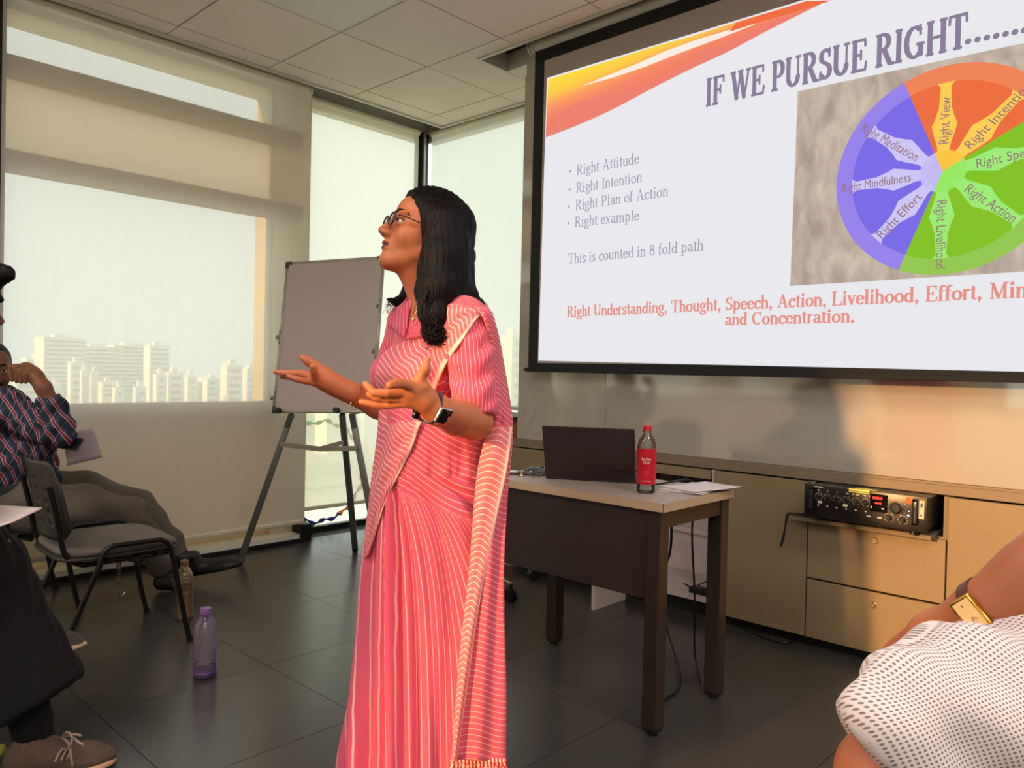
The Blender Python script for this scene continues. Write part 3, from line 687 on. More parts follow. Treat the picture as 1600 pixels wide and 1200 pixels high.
cable('cable', 'thick black cable hanging under the desk and crossing the floor', [(-1.56, 2.57, TZ-.03), (-1.55, 2.57, .60), (-1.56, 2.58, .45), (-1.64, 2.62, .30), (-1.62, 2.66, .15), (-1.56, 2.64, .04), (-1.47, 2.53, .008), (-1.42, 2.42, .007), (-1.41, 2.30, .007)], .005)
cable('cable', 'thin black wire hanging just right of the near desk leg', [(-1.66, 2.55, TZ-.03), (-1.66, 2.56, .55), (-1.655, 2.57, .38), (-1.67, 2.58, .2), (-1.655, 2.6, .1), (-1.66, 2.7, .01)], .0028)
ad = thing('power_adapter', 'black power adapter brick lying on the open shelf behind the desk', 'adapter', (-1.80, 3.33, .0935))
MB().box((-1.88, 3.29, .094), (-1.775, 3.345, .124)).build('brick', M_blk, ad, bevel=.006, smooth=True)
MB().tube(spline([(-1.885, 3.32, .11), (-1.92, 3.33, .118), (-1.94, 3.35, .112)], 8), .0045).build('cord', M_blk, ad, smooth='auto')
MB().tube(spline([(-1.78, 3.35, .12), (-1.80, 3.40, .14), (-1.85, 3.42, .13), (-1.88, 3.37, .112)], 16), .003).build('lead', M_blk, ad, smooth='auto')

# rolling stool behind the desk
st = thing('rolling_stool', 'black rolling stool with chromed base hidden behind the woman, one caster showing', 'stool', (-2.93, 2.84, 0))
M_chr = mat('chrome', (210, 208, 200), .12, metal=1)
sc_ = Vector((-2.93, 2.84, 0))
MB().lathe([(.15, .50), (.175, .51), (.18, .54), (.17, .57), (.12, .58), (.01, .582)], sc_, 32).build('seat', mat('black_vinyl', (24, 23, 22), .4), st, smooth=True)
MB().lathe([(.028, .09), (.028, .28), (.018, .285), (.018, .50)], sc_, 16).build('column', M_chr, st, smooth='auto')
for k in range(5):
    a = math.radians(-10+72*k); e = sc_+Vector((.36*math.cos(a), .36*math.sin(a), 0))
    l = MB().bar(sc_+Vector((.02*math.cos(a), .02*math.sin(a), .115)), e+Vector((0, 0, .085)), .035, .022).build('base_arm', M_chr, st, bevel=.005, smooth=True)
    c_ = MB(); 
    for s_ in (-1, 1):
        o_ = Vector((-math.sin(a), math.cos(a), 0))*.013*s_; c_.tube([e+o_+Vector((0, 0, .03))-o_*.5, e+o_+Vector((0, 0, .03))+o_*.5], .03, 16)
    c_.tube([e+Vector((0, 0, .03)), e+Vector((0, 0, .085))], .009, 8).build('caster', M_blk, l, smooth='auto')

# ================================================================== AMPLIFIER
M_amp = mat('amplifier_black', (34, 32, 30), .35, metal=.4, bump=(600, .1, .0003)); M_ampf = mat('amplifier_front', (44, 38, 34), .3, metal=.45)
AX0 = ony(1265, 760, 3.10)[0]; AX1 = ony(1447, 790, 3.10)[0]; AZ0, AZ1 = .585, .712; AY = 3.12
AX0, AX1 = -1.245, -.805
am = thing('amplifier', 'black rack amplifier with knobs and display in the cabinet niche', 'amplifier', ((AX0+AX1)/2, 3.25, .561))
MB().box((AX0, AY, AZ0), (AX1, 3.50, AZ1-.006)).build('case', M_amp, am, bevel=.003)
ff = MB().box((AX0-.012, AY-.012, AZ0-.006), (AX1+.006, AY-.001, AZ1)).build('front_plate', M_ampf, am, bevel=.003, smooth=True)
for x in (AX0+.03, AX1-.05):
    for y in (3.15, 3.45): MB().lathe([(.014, .5615), (.012, AZ0)], (x, y, 0), 14).build('foot', M_blk, am)
yf = AY-.012
def knob(x, z, r_, big=False):
    Mx = Matrix.Rotation(PI/2, 3, 'X')
    k = MB().lathe([(r_*1.25, 0), (r_*1.25, .002), (r_, .003), (r_*.92, .013), (r_*.8, .015), (r_*.1, .0152)], (x, yf, z), 26, M=Mx).build('knob', M_blk, ff, smooth='auto')
    m = MB(); rr = r_*1.05
    m.lathe([(r_*1.08, .0022), (r_*1.02, .0042), (r_*.90, .0042)], (x, yf, z), 26, M=Mx).build('ring', mat_cop, k, smooth=True)
    m = MB()
    for q in range(11):
        a = math.radians(-60+30*q); px_, pz_ = x+r_*1.7*math.cos(a), z+r_*1.7*math.sin(a); m.box((px_-.0012, yf-.0008, pz_-.0012), (px_+.0012, yf-.0002, pz_+.0012))
    m.build('dial_marks', M_print, k)
mat_cop = mat('copper_knob_ring', (206, 132, 88), .3, metal=.8); M_print = mat('panel_print', (220, 212, 200), .5)
W_ = AX1-AX0
for q in range(6): knob(AX0+W_*(.105+.083*q), AZ0+.080, .0088)
knob(AX0+W_*.775, AZ0+.075, .019); knob(AX0+W_*.715, AZ0+.034, .0095); knob(AX0+W_*.825, AZ0+.032, .0095)
m = MB(); text_mb(m, 'STUDIO AMP', (AX0+.035, yf-.0004, AZ0+.118), (AX0+.070, yf-.0004, AZ0+.118), .004, (0, 0, 1)) if False else None
for q in range(6):
    x = AX0+W_*(.105+.083*q)
    text_mb(m, '12345'[q] if q < 5 else '6', (x-.0025, yf-.0005, AZ0+.103), (x+.0025, yf-.0005, AZ0+.103), .006, (0, 0, 1))
    m.lathe([(.0035, 0), (.0035, .0006)], (x, yf, AZ0+.045), 12, M=Matrix.Rotation(PI/2, 3, 'X'))
for x in (.35, .40, .44, .50, .545): m.box((AX0+W_*x, yf-.0006, AZ0+.104), (AX0+W_*(x+.022), yf-.0001, AZ0+.108))
for x in (.53, .62): m.box((AX0+W_*x, yf-.0006, AZ0+.026), (AX0+W_*(x+.035), yf-.0001, AZ0+.031))
m.box((AX0+.028, yf-.0006, AZ0+.117), (AX0+.062, yf-.0001, AZ0+.121)); m.build('panel_print', M_print, ff, normals=False)
dp = MB().box((AX0+W_*.555, yf-.004, AZ0+.050), (AX0+W_*.70, yf, AZ0+.118)).build('display', mat('display_black', (14, 13, 13), .15), ff, bevel=.002)
m = MB()
for q in range(7): m.box((AX0+W_*(.58+.012*q), yf-.0048, AZ0+.098), (AX0+W_*(.587+.012*q), yf-.0041, AZ0+.108))
for q in range(4): m.box((AX0+W_*(.60+.014*q), yf-.0048, AZ0+.080), (AX0+W_*(.61+.014*q), yf-.0041, AZ0+.087))
m.build('red_digits', mat('led_red', (200, 40, 30), .4, emit=((255, 60, 50), 1.5)), dp)
m = MB().box((AX0+W_*.60, yf-.0048, AZ0+.080-.0), (AX0+W_*.62, yf-.0042, AZ0+.0795)); MB().box((AX0+W_*.655, yf-.0048, AZ0+.062), (AX0+W_*.675, yf-.0041, AZ0+.067)).box((AX0+W_*.565, yf-.0048, AZ0+.062), (AX0+W_*.575, yf-.0041, AZ0+.070)).build('display_keys', M_print, dp)
M_or = mat('orange_sticker', (226, 96, 30), .5)
MB().box((AX0+W_*.845, yf-.0008, AZ0+.096), (AX0+W_*.885, yf-.0001, AZ0+.120)).build('sticker', M_or, ff)
MB().box((AX0+W_*.10, yf-.0008, AZ0+.054), (AX0+W_*.14, yf-.0001, AZ0+.063)).build('sticker', M_print, ff)
MB().box((AX0+W_*.325, yf-.0008, AZ0+.054), (AX0+W_*.365, yf-.0001, AZ0+.063)).build('sticker', mat('cream_sticker', (236, 230, 176), .6), ff)
MB().box((AX0+W_*.945, yf-.0008, AZ0+.045), (AX0+W_*.99, yf-.0001, AZ0+.113)).build('sticker', mat('grey_white_sticker', (196, 192, 170), .6), ff)
MB().box((AX0+W_*.962, yf-.0012, AZ0+.088), (AX0+W_*.977, yf-.0008, AZ0+.103)).lathe([(.0035, 0), (.0035, .001)], (AX0+W_*.967, yf-.0008, AZ0+.058), 12, M=Matrix.Rotation(PI/2, 3, 'X')).build('sticker_print', M_dkal, ff)
for x in (AX0+.012, AX0+W_*.905):
    MB().box((x, yf-.022, AZ0+.020), (x+.018, yf-.014, AZ0+.118)).box((x, yf-.022, AZ0+.020), (x+.018, yf, AZ0+.032)).box((x, yf-.022, AZ0+.106), (x+.018, yf, AZ0+.118)).build('handle', mat('handle_%d' % int(x*-100), (54, 52, 56), .25, metal=.5), ff, bevel=.003, smooth=True)
MB().lathe([(.0035, 0), (.0035, .002)], (AX0+W_*.868, yf, AZ0+.052), 12, M=Matrix.Rotation(PI/2, 3, 'X')).lathe([(.002, 0), (.002, .002)], (AX0+W_*.872, yf, AZ0+.068), 10, M=Matrix.Rotation(PI/2, 3, 'X')).build('blue_lamp', emis('led_blue', (170, 200, 255), 4), ff)
yn = MB().box((-1.09, 3.15, AZ1-.005), (-1.01, 3.255, AZ1-.002)).box((-1.09, 3.10, AZ1-.012), (-1.01, 3.15, AZ1-.009), M=Matrix.Identity(4)); 
yn = MB().box((-1.078, 3.098, .704), (-1.0, 3.20, .7065)).box((-1.078, 3.098, .700), (-1.0, 3.100, .714)).build('sticky_note', mat('yellow_note', (226, 214, 110), .7)); tag(yn, 'yellow sticky note lying on top of the amplifier', 'note')
cable('cable', 'looped black cable hanging over the left end of the pull-out shelf', [(-1.22, 3.20, .566), (-1.30, 3.168, .568), (-1.345, 3.155, .566), (-1.352, 3.155, .53), (-1.358, 3.155, .46), (-1.372, 3.155, .425), (-1.365, 3.158, .46), (-1.346, 3.16, .55), (-1.335, 3.164, .572), (-1.20, 3.18, .566), (-1.08, 3.185, .566)], .003, n=70)
cable('cable', 'flat black cables bundled under the amplifier on the pull-out shelf', [(-1.31, 3.19, .569), (-1.2, 3.185, .572), (-1.1, 3.19, .568), (-1.0, 3.185, .568), (-.93, 3.20, .568), (-.86, 3.19, .568), (-.85, 3.3, .568)], .0045)
cable('cable', 'short brown cable curl under the right half of the amplifier', [(-.99, 3.178, .566), (-.95, 3.176, .574), (-.91, 3.178, .570), (-.88, 3.185, .566)], .004, mat('brown_cable', (170, 110, 60), .35))
cable('cable', 'black cable curl on the floor under the sunlit cabinets', [(-1.62, 3.28, .006), (-1.50, 3.22, .006), (-1.38, 3.19, .006), (-1.34, 3.24, .015), (-1.38, 3.28, .006)], .004)

# ================================================================== PROJECTION SCREEN
SY = 3.20; SX0 = -2.873; SX1 = .95
ps = thing('projection_screen', 'large pull-down projection screen with black border showing a slide', 'projection screen', ((SX0+SX1)/2, SY, 1.15))
M_cloth = mat('screen_cloth', (176, 162, 152), .85); M_sb = mat('screen_black_border', (22, 20, 20), .7)
ZT = 2.925; IX0 = -2.803; IX1 = SX1-.07; IZ0 = 1.193; IZ1 = 2.858
MB().box((IX0, SY-.0005, IZ0), (IX1, SY+.0005, IZ1)).build('cloth', M_cloth, ps)
MB().box((SX0, SY-.0007, 1.16), (IX0, SY+.0007, ZT)).box((IX1, SY-.0007, 1.16), (SX1, SY+.0007, ZT)).box((IX0, SY-.0007, 1.16), (IX1, SY+.0007, IZ0)).box((IX0, SY-.0007, IZ1), (IX1, SY+.0007, ZT)).build('border', M_sb, ps)
MB().box((SX0-.01, SY-.012, 1.143), (SX1+.01, SY+.012, 1.166)).tube([(SX0-.028, SY, 1.155), (SX0-.01, SY, 1.155)], .008, 10).build('weight_bar', M_sb, ps, bevel=.004)
MB().tube([(SX0-.03, SY+.02, 2.962), (SX1+.05, SY+.02, 2.962)], .037, 18).build('roller', M_trimw, ps, smooth='auto')
for x in (SX0-.045, SX0-.02): MB().tube([(x, SY+.02, 2.962), (x+.012, SY+.02, 2.962)], .043, 18).build('end_cap', M_trimw, ps, smooth='auto')

# --- slide (projected light)
EM = 1.0
def E(name, rgb, s=EM): return emis('slide_'+name, rgb, s)
YS_ = SY-.0022
def SP(px, py, k=0): p = ony(px, py, SY); return np.array([p[0], YS_-.00012*k, p[2]])
sl_ = MB(); c = [SP(855, 105), SP(1620, -60), None, None]
X0 = SP(853, 300)[0]; ZB_ = SP(840, 567)[2]; ZB1 = SP(1600, 586)[2]
def slide_mat():
    m = bpy.data.materials.new('slide_light'); m.use_nodes = True; t = m.node_tree; t.nodes.clear()
    o = t.nodes.new('ShaderNodeOutputMaterial'); e = t.nodes.new('ShaderNodeEmission'); t.links.new(e.outputs[0], o.inputs[0])
    e.inputs[0].default_value = (*lin((233, 233, 238)), 1); e.inputs[1].default_value = 1.0; return m
pTL = SP(855, 122); pTR = SP(1130+90, 0)
zt0 = pTL[2]; zt1 = SP(1240, 5)[2]
XR = .86
tilt_ = 0
zTR = zt0+(zt1-zt0)/(SP(1240, 5)[0]-pTL[0])*(XR-pTL[0])
zTR = min(zTR, 2.85)
bZ0 = SP(842, 564)[2]; bZ1 = SP(1590, 581)[2]; bs = (bZ1-bZ0)/(SP(1590, 581)[0]-SP(842, 564)[0])
sd = MB().add([SP(841.5, 563.5), (XR, YS_, bZ0+bs*(XR-SP(842, 564)[0])), (XR, YS_, zTR), pTL], [(0, 1, 2, 3)]).build('slide_image', slide_mat(), ps, normals=False)
def poly(name, pts, rgb, k, s=EM, m=None):
    o = MB().add([SP(x, y, k) for x, y in pts], [tuple(range(len(pts)))]).build(name, m or E(name, rgb, s), sd, normals=False); return o
# swoosh : gradient band built from a real colour ramp in slide coordinates
def swoosh():
    m = bpy.data.materials.new('slide_swoosh'); m.use_nodes = True; t = m.node_tree; t.nodes.clear()
    o = t.nodes.new('ShaderNodeOutputMaterial'); e = t.nodes.new('ShaderNodeEmission'); t.links.new(e.outputs[0], o.inputs[0])
    a = t.nodes.new('ShaderNodeAttribute'); a.attribute_name = 'tcol'; r = t.nodes.new('ShaderNodeValToRGB'); t.links.new(a.outputs['Fac'], r.inputs[0])
    st_ = [(0, (250, 226, 60)), (.28, (252, 204, 72)), (.45, (253, 160, 96)), (.62, (246, 134, 106)), (.85, (240, 126, 104)), (1, (226, 140, 116))]
    el = r.color_ramp.elements; el[0].position = 0; el[0].color = (*lin(st_[0][1]), 1); el[1].position = 1; el[1].color = (*lin(st_[-1][1]), 1)
    for p_, c_ in st_[1:-1]: q = el.new(p_); q.color = (*lin(c_), 1)
    t.links.new(r.outputs[0], e.inputs[0]); e.inputs[1].default_value = EM; return m
topE = [(857, 124), (900, 111), (960, 93), (1020, 74), (1080, 57), (1140, 38), (1200, 20), (1260, 4)]
botE = [(853, 215), (905, 195), (960, 170), (1020, 138), (1080, 108), (1140, 80), (1200, 48), (1290, 3)]
n = 40; te = spline(topE, n); be = spline(botE, n); V = []; at = []
for i in range(n):
    for j in range(13):
        f = j/12; p = te[i]*(1-f)+be[i]*f; V.append(SP(p[0], p[1], 1)); sft = .55*(i/n); at.append(min(1, max(0, f*(1-sft)+sft*.9)))
np_obj('swoosh', V, grid_faces(n, 13), swoosh(), sd, smooth=False, attr={'tcol': at})
poly('swoosh_streak', [(908, 135), (960, 121), (1010, 104), (1060, 84), (1120, 62), (1176, 40), (1192, 31), (1150, 44), (1090, 62), (1040, 80), (1000, 98), (960, 114)], (252, 238, 226), 2)
poly('swoosh_red', [(905, 160), (960, 148), (1020, 126), (1090, 92), (1150, 62), (1230, 22), (1260, 10), (1210, 36), (1140, 78), (1080, 106), (1010, 142), (950, 172), (905, 193), (866, 206), (868, 180)], (240, 128, 112), 2)
poly('swoosh_orange', [(1150, 36), (1260, 2), (1300, 1), (1240, 20), (1190, 34), (1140, 50)], (240, 110, 66), 3)
# serif lettering drawn with a broad pen
def arc(cx, cy, rx, ry, a0, a1, n=10): return [(cx+rx*math.cos(math.radians(a0+(a1-a0)*i/n)), cy+ry*math.sin(math.radians(a0+(a1-a0)*i/n))) for i in range(n+1)]
def sf(x, y, w=.085): return [(x-w, y), (x+w, y), 's']
G_ = {}
def gl(ch, adv, *st): G_[ch] = (adv, st)
X = .44; CP = .66; AS = .68
gl(' ', .27); gl('.', .25, [(.12, .03), (.125, .03), 'd']); gl(',', .25, [(.12, .03), (.12, .031), 'd'], [(.14, .02), (.10, -.12), 's'])
gl('R', .66, [(.15, 0), (.15, CP)], sf(.15, 0), [(.06, CP), (.30, CP), 's'], [(.15, .34), (.30, .34), 's'], arc(.30, .50, .17, .16, 90, -90), [(.32, .33), (.54, .0)], [(.50, 0), (.66, 0), 's'])
gl('A', .70, [(.34, CP), (.56, 0)], [(.33, CP), (.12, 0), 's'], [(.18, .22), (.48, .22), 's'], sf(.11, 0), sf(.58, 0, .10))
gl('I', .34, [(.17, 0), (.17, CP)], sf(.17, 0), sf(.17, CP))
gl('P', .58, [(.15, 0), (.15, CP)], sf(.15, 0, .10), [(.06, CP), (.30, CP), 's'], [(.15, .30), (.30, .30), 's'], arc(.30, .48, .18, .18, 90, -90))
gl('T', .62, [(.31, 0), (.31, CP)], sf(.31, 0, .10), [(.05, CP), (.57, CP), 's'], [(.05, CP), (.04, CP-.14), 's'], [(.57, CP), (.58, CP-.14), 's'])
gl('U', .70, [(.14, CP), (.14, .22)]+arc(.34, .22, .20, .21, 180, 360), [(.54, .22), (.54, CP), 's'], sf(.14, CP), sf(.54, CP, .075))
gl('S', .54, arc(.27, .50, .17, .15, 40, 225)+arc(.27, .17, .18, .16, 60, -150), [(.42, CP), (.42, .50), 's'], [(.09, .16), (.09, 0), 's'])
gl('L', .60, [(.15, 0), (.15, CP)], sf(.15, CP), [(.06, 0), (.54, 0), 's'], [(.54, 0), (.57, .16), 's'])
gl('E', .62, [(.15, 0), (.15, CP)], [(.06, 0), (.54, 0), 's'], [(.06, CP), (.52, CP), 's'], [(.15, .34), (.38, .34), 's'], [(.54, 0), (.57, .16), 's'], [(.52, CP), (.53, CP-.13), 's'], [(.38, .43), (.38, .25), 's'])
gl('F', .58, [(.15, 0), (.15, CP)], sf(.15, 0, .10), [(.06, CP), (.52, CP), 's'], [(.15, .34), (.38, .34), 's'], [(.52, CP), (.53, CP-.13), 's'], [(.38, .43), (.38, .25), 's'])
gl('H', .74, [(.16, 0), (.16, CP)], [(.58, 0), (.58, CP)], [(.16, .33), (.58, .33), 's'], sf(.16, 0), sf(.16, CP), sf(.58, 0), sf(.58, CP))
gl('G', .72, arc(.36, .33, .27, .32, 50, 320), [(.57, .28), (.57, .04)], [(.46, .28), (.66, .28), 's'], [(.55, CP), (.56, .48), 's'])
gl('C', .66, arc(.35, .33, .26, .32, 50, 310), [(.54, CP), (.55, .47), 's'])
gl('M', .88, [(.16, 0), (.16, CP), 's'], [(.17, CP), (.43, .02)], [(.43, 0), (.68, CP), 's'], [(.70, 0), (.70, CP)], sf(.16, 0), [(.05, CP), (.2, CP), 's'], sf(.71, 0), [(.66, CP), (.82, CP), 's'])
gl('W', .94, [(.12, CP), (.30, 0)], [(.31, 0), (.46, CP), 's'], [(.46, CP), (.64, 0)], [(.65, 0), (.82, CP), 's'], sf(.12, CP), sf(.46, CP), sf(.82, CP, .07))
gl('n', .51, [(.11, 0), (.11, X)], [(.03, X-.01), (.11, X), 's'], arc(.25, .27, .14, .16, 150, 0)+[(.39, 0)], sf(.11, 0, .07), sf(.39, 0, .07))
gl('h', .51, [(.11, 0), (.11, AS)], [(.03, AS-.01), (.11, AS), 's'], arc(.25, .27, .14, .16, 150, 0)+[(.39, 0)], sf(.11, 0, .07), sf(.39, 0, .07))
gl('m', .80, [(.11, 0), (.11, X)], [(.03, X-.01), (.11, X), 's'], arc(.25, .27, .13, .16, 150, 0)+[(.38, 0)], arc(.53, .27, .13, .16, 150, 0)+[(.66, 0)], sf(.11, 0, .07), sf(.38, 0, .06), sf(.66, 0, .07))
gl('r', .36, [(.11, 0), (.11, X)], [(.03, X-.01), (.11, X), 's'], arc(.24, .28, .11, .15, 150, 60), sf(.11, 0, .07))
gl('u', .51, [(.11, X), (.11, .14)]+arc(.25, .14, .14, .13, 180, 340), [(.39, X), (.39, 0)], [(.03, X), (.11, X), 's'], [(.31, X), (.39, X), 's'], [(.39, 0), (.47, .01), 's'])
gl('i', .28, [(.13, 0), (.13, X)], [(.05, X-.01), (.13, X), 's'], sf(.13, 0, .08), [(.13, .60), (.131, .60), 'd'])
gl('l', .28, [(.13, 0), (.13, AS)], [(.05, AS-.01), (.13, AS), 's'], sf(.13, 0, .08))
gl('t', .30, [(.13, .56), (.13, .10)]+arc(.20, .10, .07, .09, 180, 300), [(.03, X), (.25, X), 's'])
gl('f', .32, [(.13, 0), (.13, .52)]+arc(.23, .53, .10, .14, 180, 50), [(.03, X), (.26, X), 's'], sf(.13, 0, .08))
gl('g', .48, arc(.22, .29, .14, .145, 0, 360, 16), [(.34, .40), (.45, .42), 's'], [(.12, .16), (.10, .08), (.34, .02), 's'], arc(.24, -.09, .18, .10, 60, -250, 16))
gl('e', .45, arc(.23, .21, .17, .21, 10, 325, 14), [(.08, .24), (.39, .24), 's'])
gl('c', .44, arc(.24, .21, .17, .21, 45, 320, 14), [(.36, .36), (.361, .355), 'd'])
gl('o', .50, arc(.25, .21, .18, .205, 0, 360, 18))
gl('a', .46, arc(.21, .31, .12, .12, 160, 0)+[(.33, .06), (.38, .0), (.44, .04)], arc(.19, .12, .12, .115, 70, 330))
gl('d', .51, arc(.22, .21, .15, .205, 50, 310, 14), [(.38, 0), (.38, AS)], [(.30, AS-.01), (.38, AS), 's'], [(.38, 0), (.46, .01), 's'])
gl('p', .51, [(.11, -.2), (.11, X)], [(.03, X-.01), (.11, X), 's'], sf(.11, -.2, .08), arc(.25, .21, .16, .205, 140, -140, 14))
gl('x', .50, [(.10, X), (.38, 0)], [(.38, X), (.10, 0), 's'], sf(.10, X, .07), sf(.38, X, .06), sf(.10, 0, .06), sf(.39, 0, .07))
gl('v', .48, [(.09, X), (.24, .0)], [(.25, 0), (.39, X), 's'], sf(.09, X, .07), sf(.39, X, .06))
gl('s', .39, arc(.19, .33, .11, .105, 40, 230)+arc(.19, .11, .12, .105, 50, -150), [(.30, X), (.30, .33), 's'], [(.07, .12), (.07, 0), 's'])
gl('8', .50, arc(.25, .49, .14, .15, 0, 360, 16), arc(.25, .17, .17, .165, 0, 360, 16))
gl('*', .30, [(.12, .26), (.121, .26), 'D'])
def pen_text(mb, s, p0, p1, h, k, wx=.042, wy=.017, adv_sc=1.0):
    # p0,p1 : photograph points of the baseline ends on the screen ; h : cap height in metres
    tot = sum(G_[c][0] for c in s)*h/.66
    a = SP(*p0, k); b = SP(*p1, k); ex = (b-a); L = np.linalg.norm(ex); ex = ex/L; ez = np.array([0, 0, 1.0]); sxx = L/tot*h/.66; sz = h/.66
    x = 0
    for ch in s:
        adv, st_ = G_[ch]
        for q in st_:
            thin = q[-1] == 's'; dot = q[-1] in ('d', 'D'); pts = [p for p in q if not isinstance(p, str)]
            hx, hy = (wx, wy) if not (thin or dot) else ((wx*.5, wy) if thin else ((wx*1.15, wx*1.15) if q[-1] == 'd' else (.09, .09)))
            for i in range(len(pts)-1):
                oct_ = [(hx*math.cos(PI*(2*j+1)/8)*1.06, hy*math.sin(PI*(2*j+1)/8)*1.06) for j in range(8)]
                cl = [(pts[i][0]+u, pts[i][1]+v) for u, v in oct_]+[(pts[i+1][0]+u, pts[i+1][1]+v) for u, v in oct_]
                cl = sorted(set(cl)); 
                def cr(o, a_, b_): return (a_[0]-o[0])*(b_[1]-o[1])-(a_[1]-o[1])*(b_[0]-o[0])
                lo = []; 
                for p in cl:
                    while len(lo) > 1 and cr(lo[-2], lo[-1], p) <= 0: lo.pop()
                    lo.append(p)
                hi = []
                for p in reversed(cl):
                    while len(hi) > 1 and cr(hi[-2], hi[-1], p) <= 0: hi.pop()
                    hi.append(p)
                H_ = lo[:-1]+hi[:-1]
                mb.add([a+ex*((x+u)*sxx)+ez*(v*sz) for u, v in H_], [tuple(range(len(H_)))])
        x += adv
    return mb
M_tg = E('grey_text', (158, 160, 176)); M_tt = E('title_text', (140, 126, 152)); M_tr = E('red_text', (233, 146, 134)); M_tsh = E('title_shadow', (190, 180, 198))
for s_, p0, p1, h in (('* Right Attitude', (887, 276), (999, 255), .052), ('* Right Intention', (886, 304), (1004, 284), .052), ('* Right Plan of Action', (885, 331), (1045, 306), .052), ('* Right example', (884, 357), (999, 344), .052), ('This is counted in 8 fold path', (888, 412), (1100, 391), .052)):
    if s_[0] == '*':
        c_ = SP(p0[0]+4.5, p0[1]-8, 2); MB().add([c_+np.array([.0068*math.cos(2*PI*j/12), 0, .0068*math.sin(2*PI*j/12)]) for j in range(12)], [tuple(range(12))]).build('bullet', M_tg, sd, normals=False)
        p0 = (p0[0]+14, p0[1]-2.4); s_ = s_[2:]
    pen_text(MB(), s_, p0, p1, h, 2, .047, .019).build('slide_text', M_tg, sd, normals=False)
pen_text(MB(), 'Right Understanding, Thought, Speech, Action, Livelihood, Effort, Min', (886, 495), (1606, 464), .055, 2, .074, .024).build('slide_text', M_tr, sd, normals=False)
a_ = SP(1606, 464, 2)
pen_text(MB(), 'and Concentration.', (1133, 508), (1336, 503), .053, 2, .074, .024).build('slide_text', M_tr, sd, normals=False)
pen_text(MB(), 'IF WE PURSUE RIGHT', (1102, 166), (1512, 72), .120, 3, .090, .034).build('slide_text', M_tt, sd, normals=False)
m = MB()
for q in range(9):
    c_ = SP(1513+14.6*q, 65-2.9*q, 3); m.add([c_+np.array([.011*math.cos(2*PI*j/10), 0, .011*math.sin(2*PI*j/10)]) for j in range(10)], [tuple(range(10))])
m.build('slide_text', M_tt, sd, normals=False)
# picture of the wheel
def photo_mat():
    m = bpy.data.materials.new('slide_picture'); m.use_nodes = True; t = m.node_tree; t.nodes.clear()
    o = t.nodes.new('ShaderNodeOutputMaterial'); e = t.nodes.new('ShaderNodeEmission'); t.links.new(e.outputs[0], o.inputs[0])
    co = t.nodes.new('ShaderNodeTexCoord'); mp = t.nodes.new('ShaderNodeMapping'); mp.inputs['Scale'].default_value = (13, 1, 6)
    n_ = t.nodes.new('ShaderNodeTexNoise'); n_.inputs['Scale'].default_value = 1.1; n_.inputs['Detail'].default_value = 7; n_.inputs['Distortion'].default_value = .6
    r = t.nodes.new('ShaderNodeValToRGB'); el = r.color_ramp.elements; el[0].position = .3; el[0].color = (*lin((176, 158, 144)), 1); el[1].position = .72; el[1].color = (*lin((224, 206, 188)), 1)
    t.links.new(co.outputs['Object'], mp.inputs[0]); t.links.new(mp.outputs[0], n_.inputs['Vector']); t.links.new(n_.outputs[0], r.inputs[0]); t.links.new(r.outputs[0], e.inputs[0]); e.inputs[1].default_value = EM*.92; return m
pic = poly('slide_picture', [(1247, 143), (1235, 447), (1640, 422), (1640, 59)], 0, 1, m=photo_mat())
hc = SP(1473, 268, 2)
xl = SP(1306, 285)[0]; R_w = hc[0]-xl; zt_ = SP(1483, 102)[2]; zb_ = SP(1462, 430)[2]
RZ = (zt_-zb_)/2; wc = np.array([hc[0]+.004, hc[1], (zt_+zb_)/2]); RX = R_w
print('wheel', hc, wc, RX, RZ)
def wpt(a, r, k): a = math.radians(a); c0 = hc*(1-r)+wc*r; return np.array([c0[0]+RX*r*math.cos(a), YS_-.00012*k, c0[2]+RZ*r*math.sin(a)])
def sector(name, a0, a1, rgb, r0, r1, k, s=EM):
    n_ = 24; V = [wpt(a0+(a1-a0)*i/n_, r, k) for r in (r0, r1) for i in range(n_+1)]
    MB().add(V, [(i, i+1, n_+2+i, n_+1+i) for i in range(n_)]).build(name, E(name, rgb, s), pic, normals=False)
OR, GN, BL = (28, 112), (-112, 28), (112, 248)
for (a0, a1), c0, c1, c2, nm in ((OR, (238, 112, 66), (240, 134, 88), (250, 196, 66), 'orange'), (GN, (132, 196, 40), (150, 200, 84), (150, 232, 96), 'green'), (BL, (124, 108, 232), (152, 132, 236), (196, 184, 244), 'blue')):
    sector(nm+'_rim', a0, a1, c1, .84, 1.0, 3); sector(nm+'_field', a0, a1, c0, .10, .86, 2); sector(nm+'_hub', a0, a1, c2, 0, .20, 4)
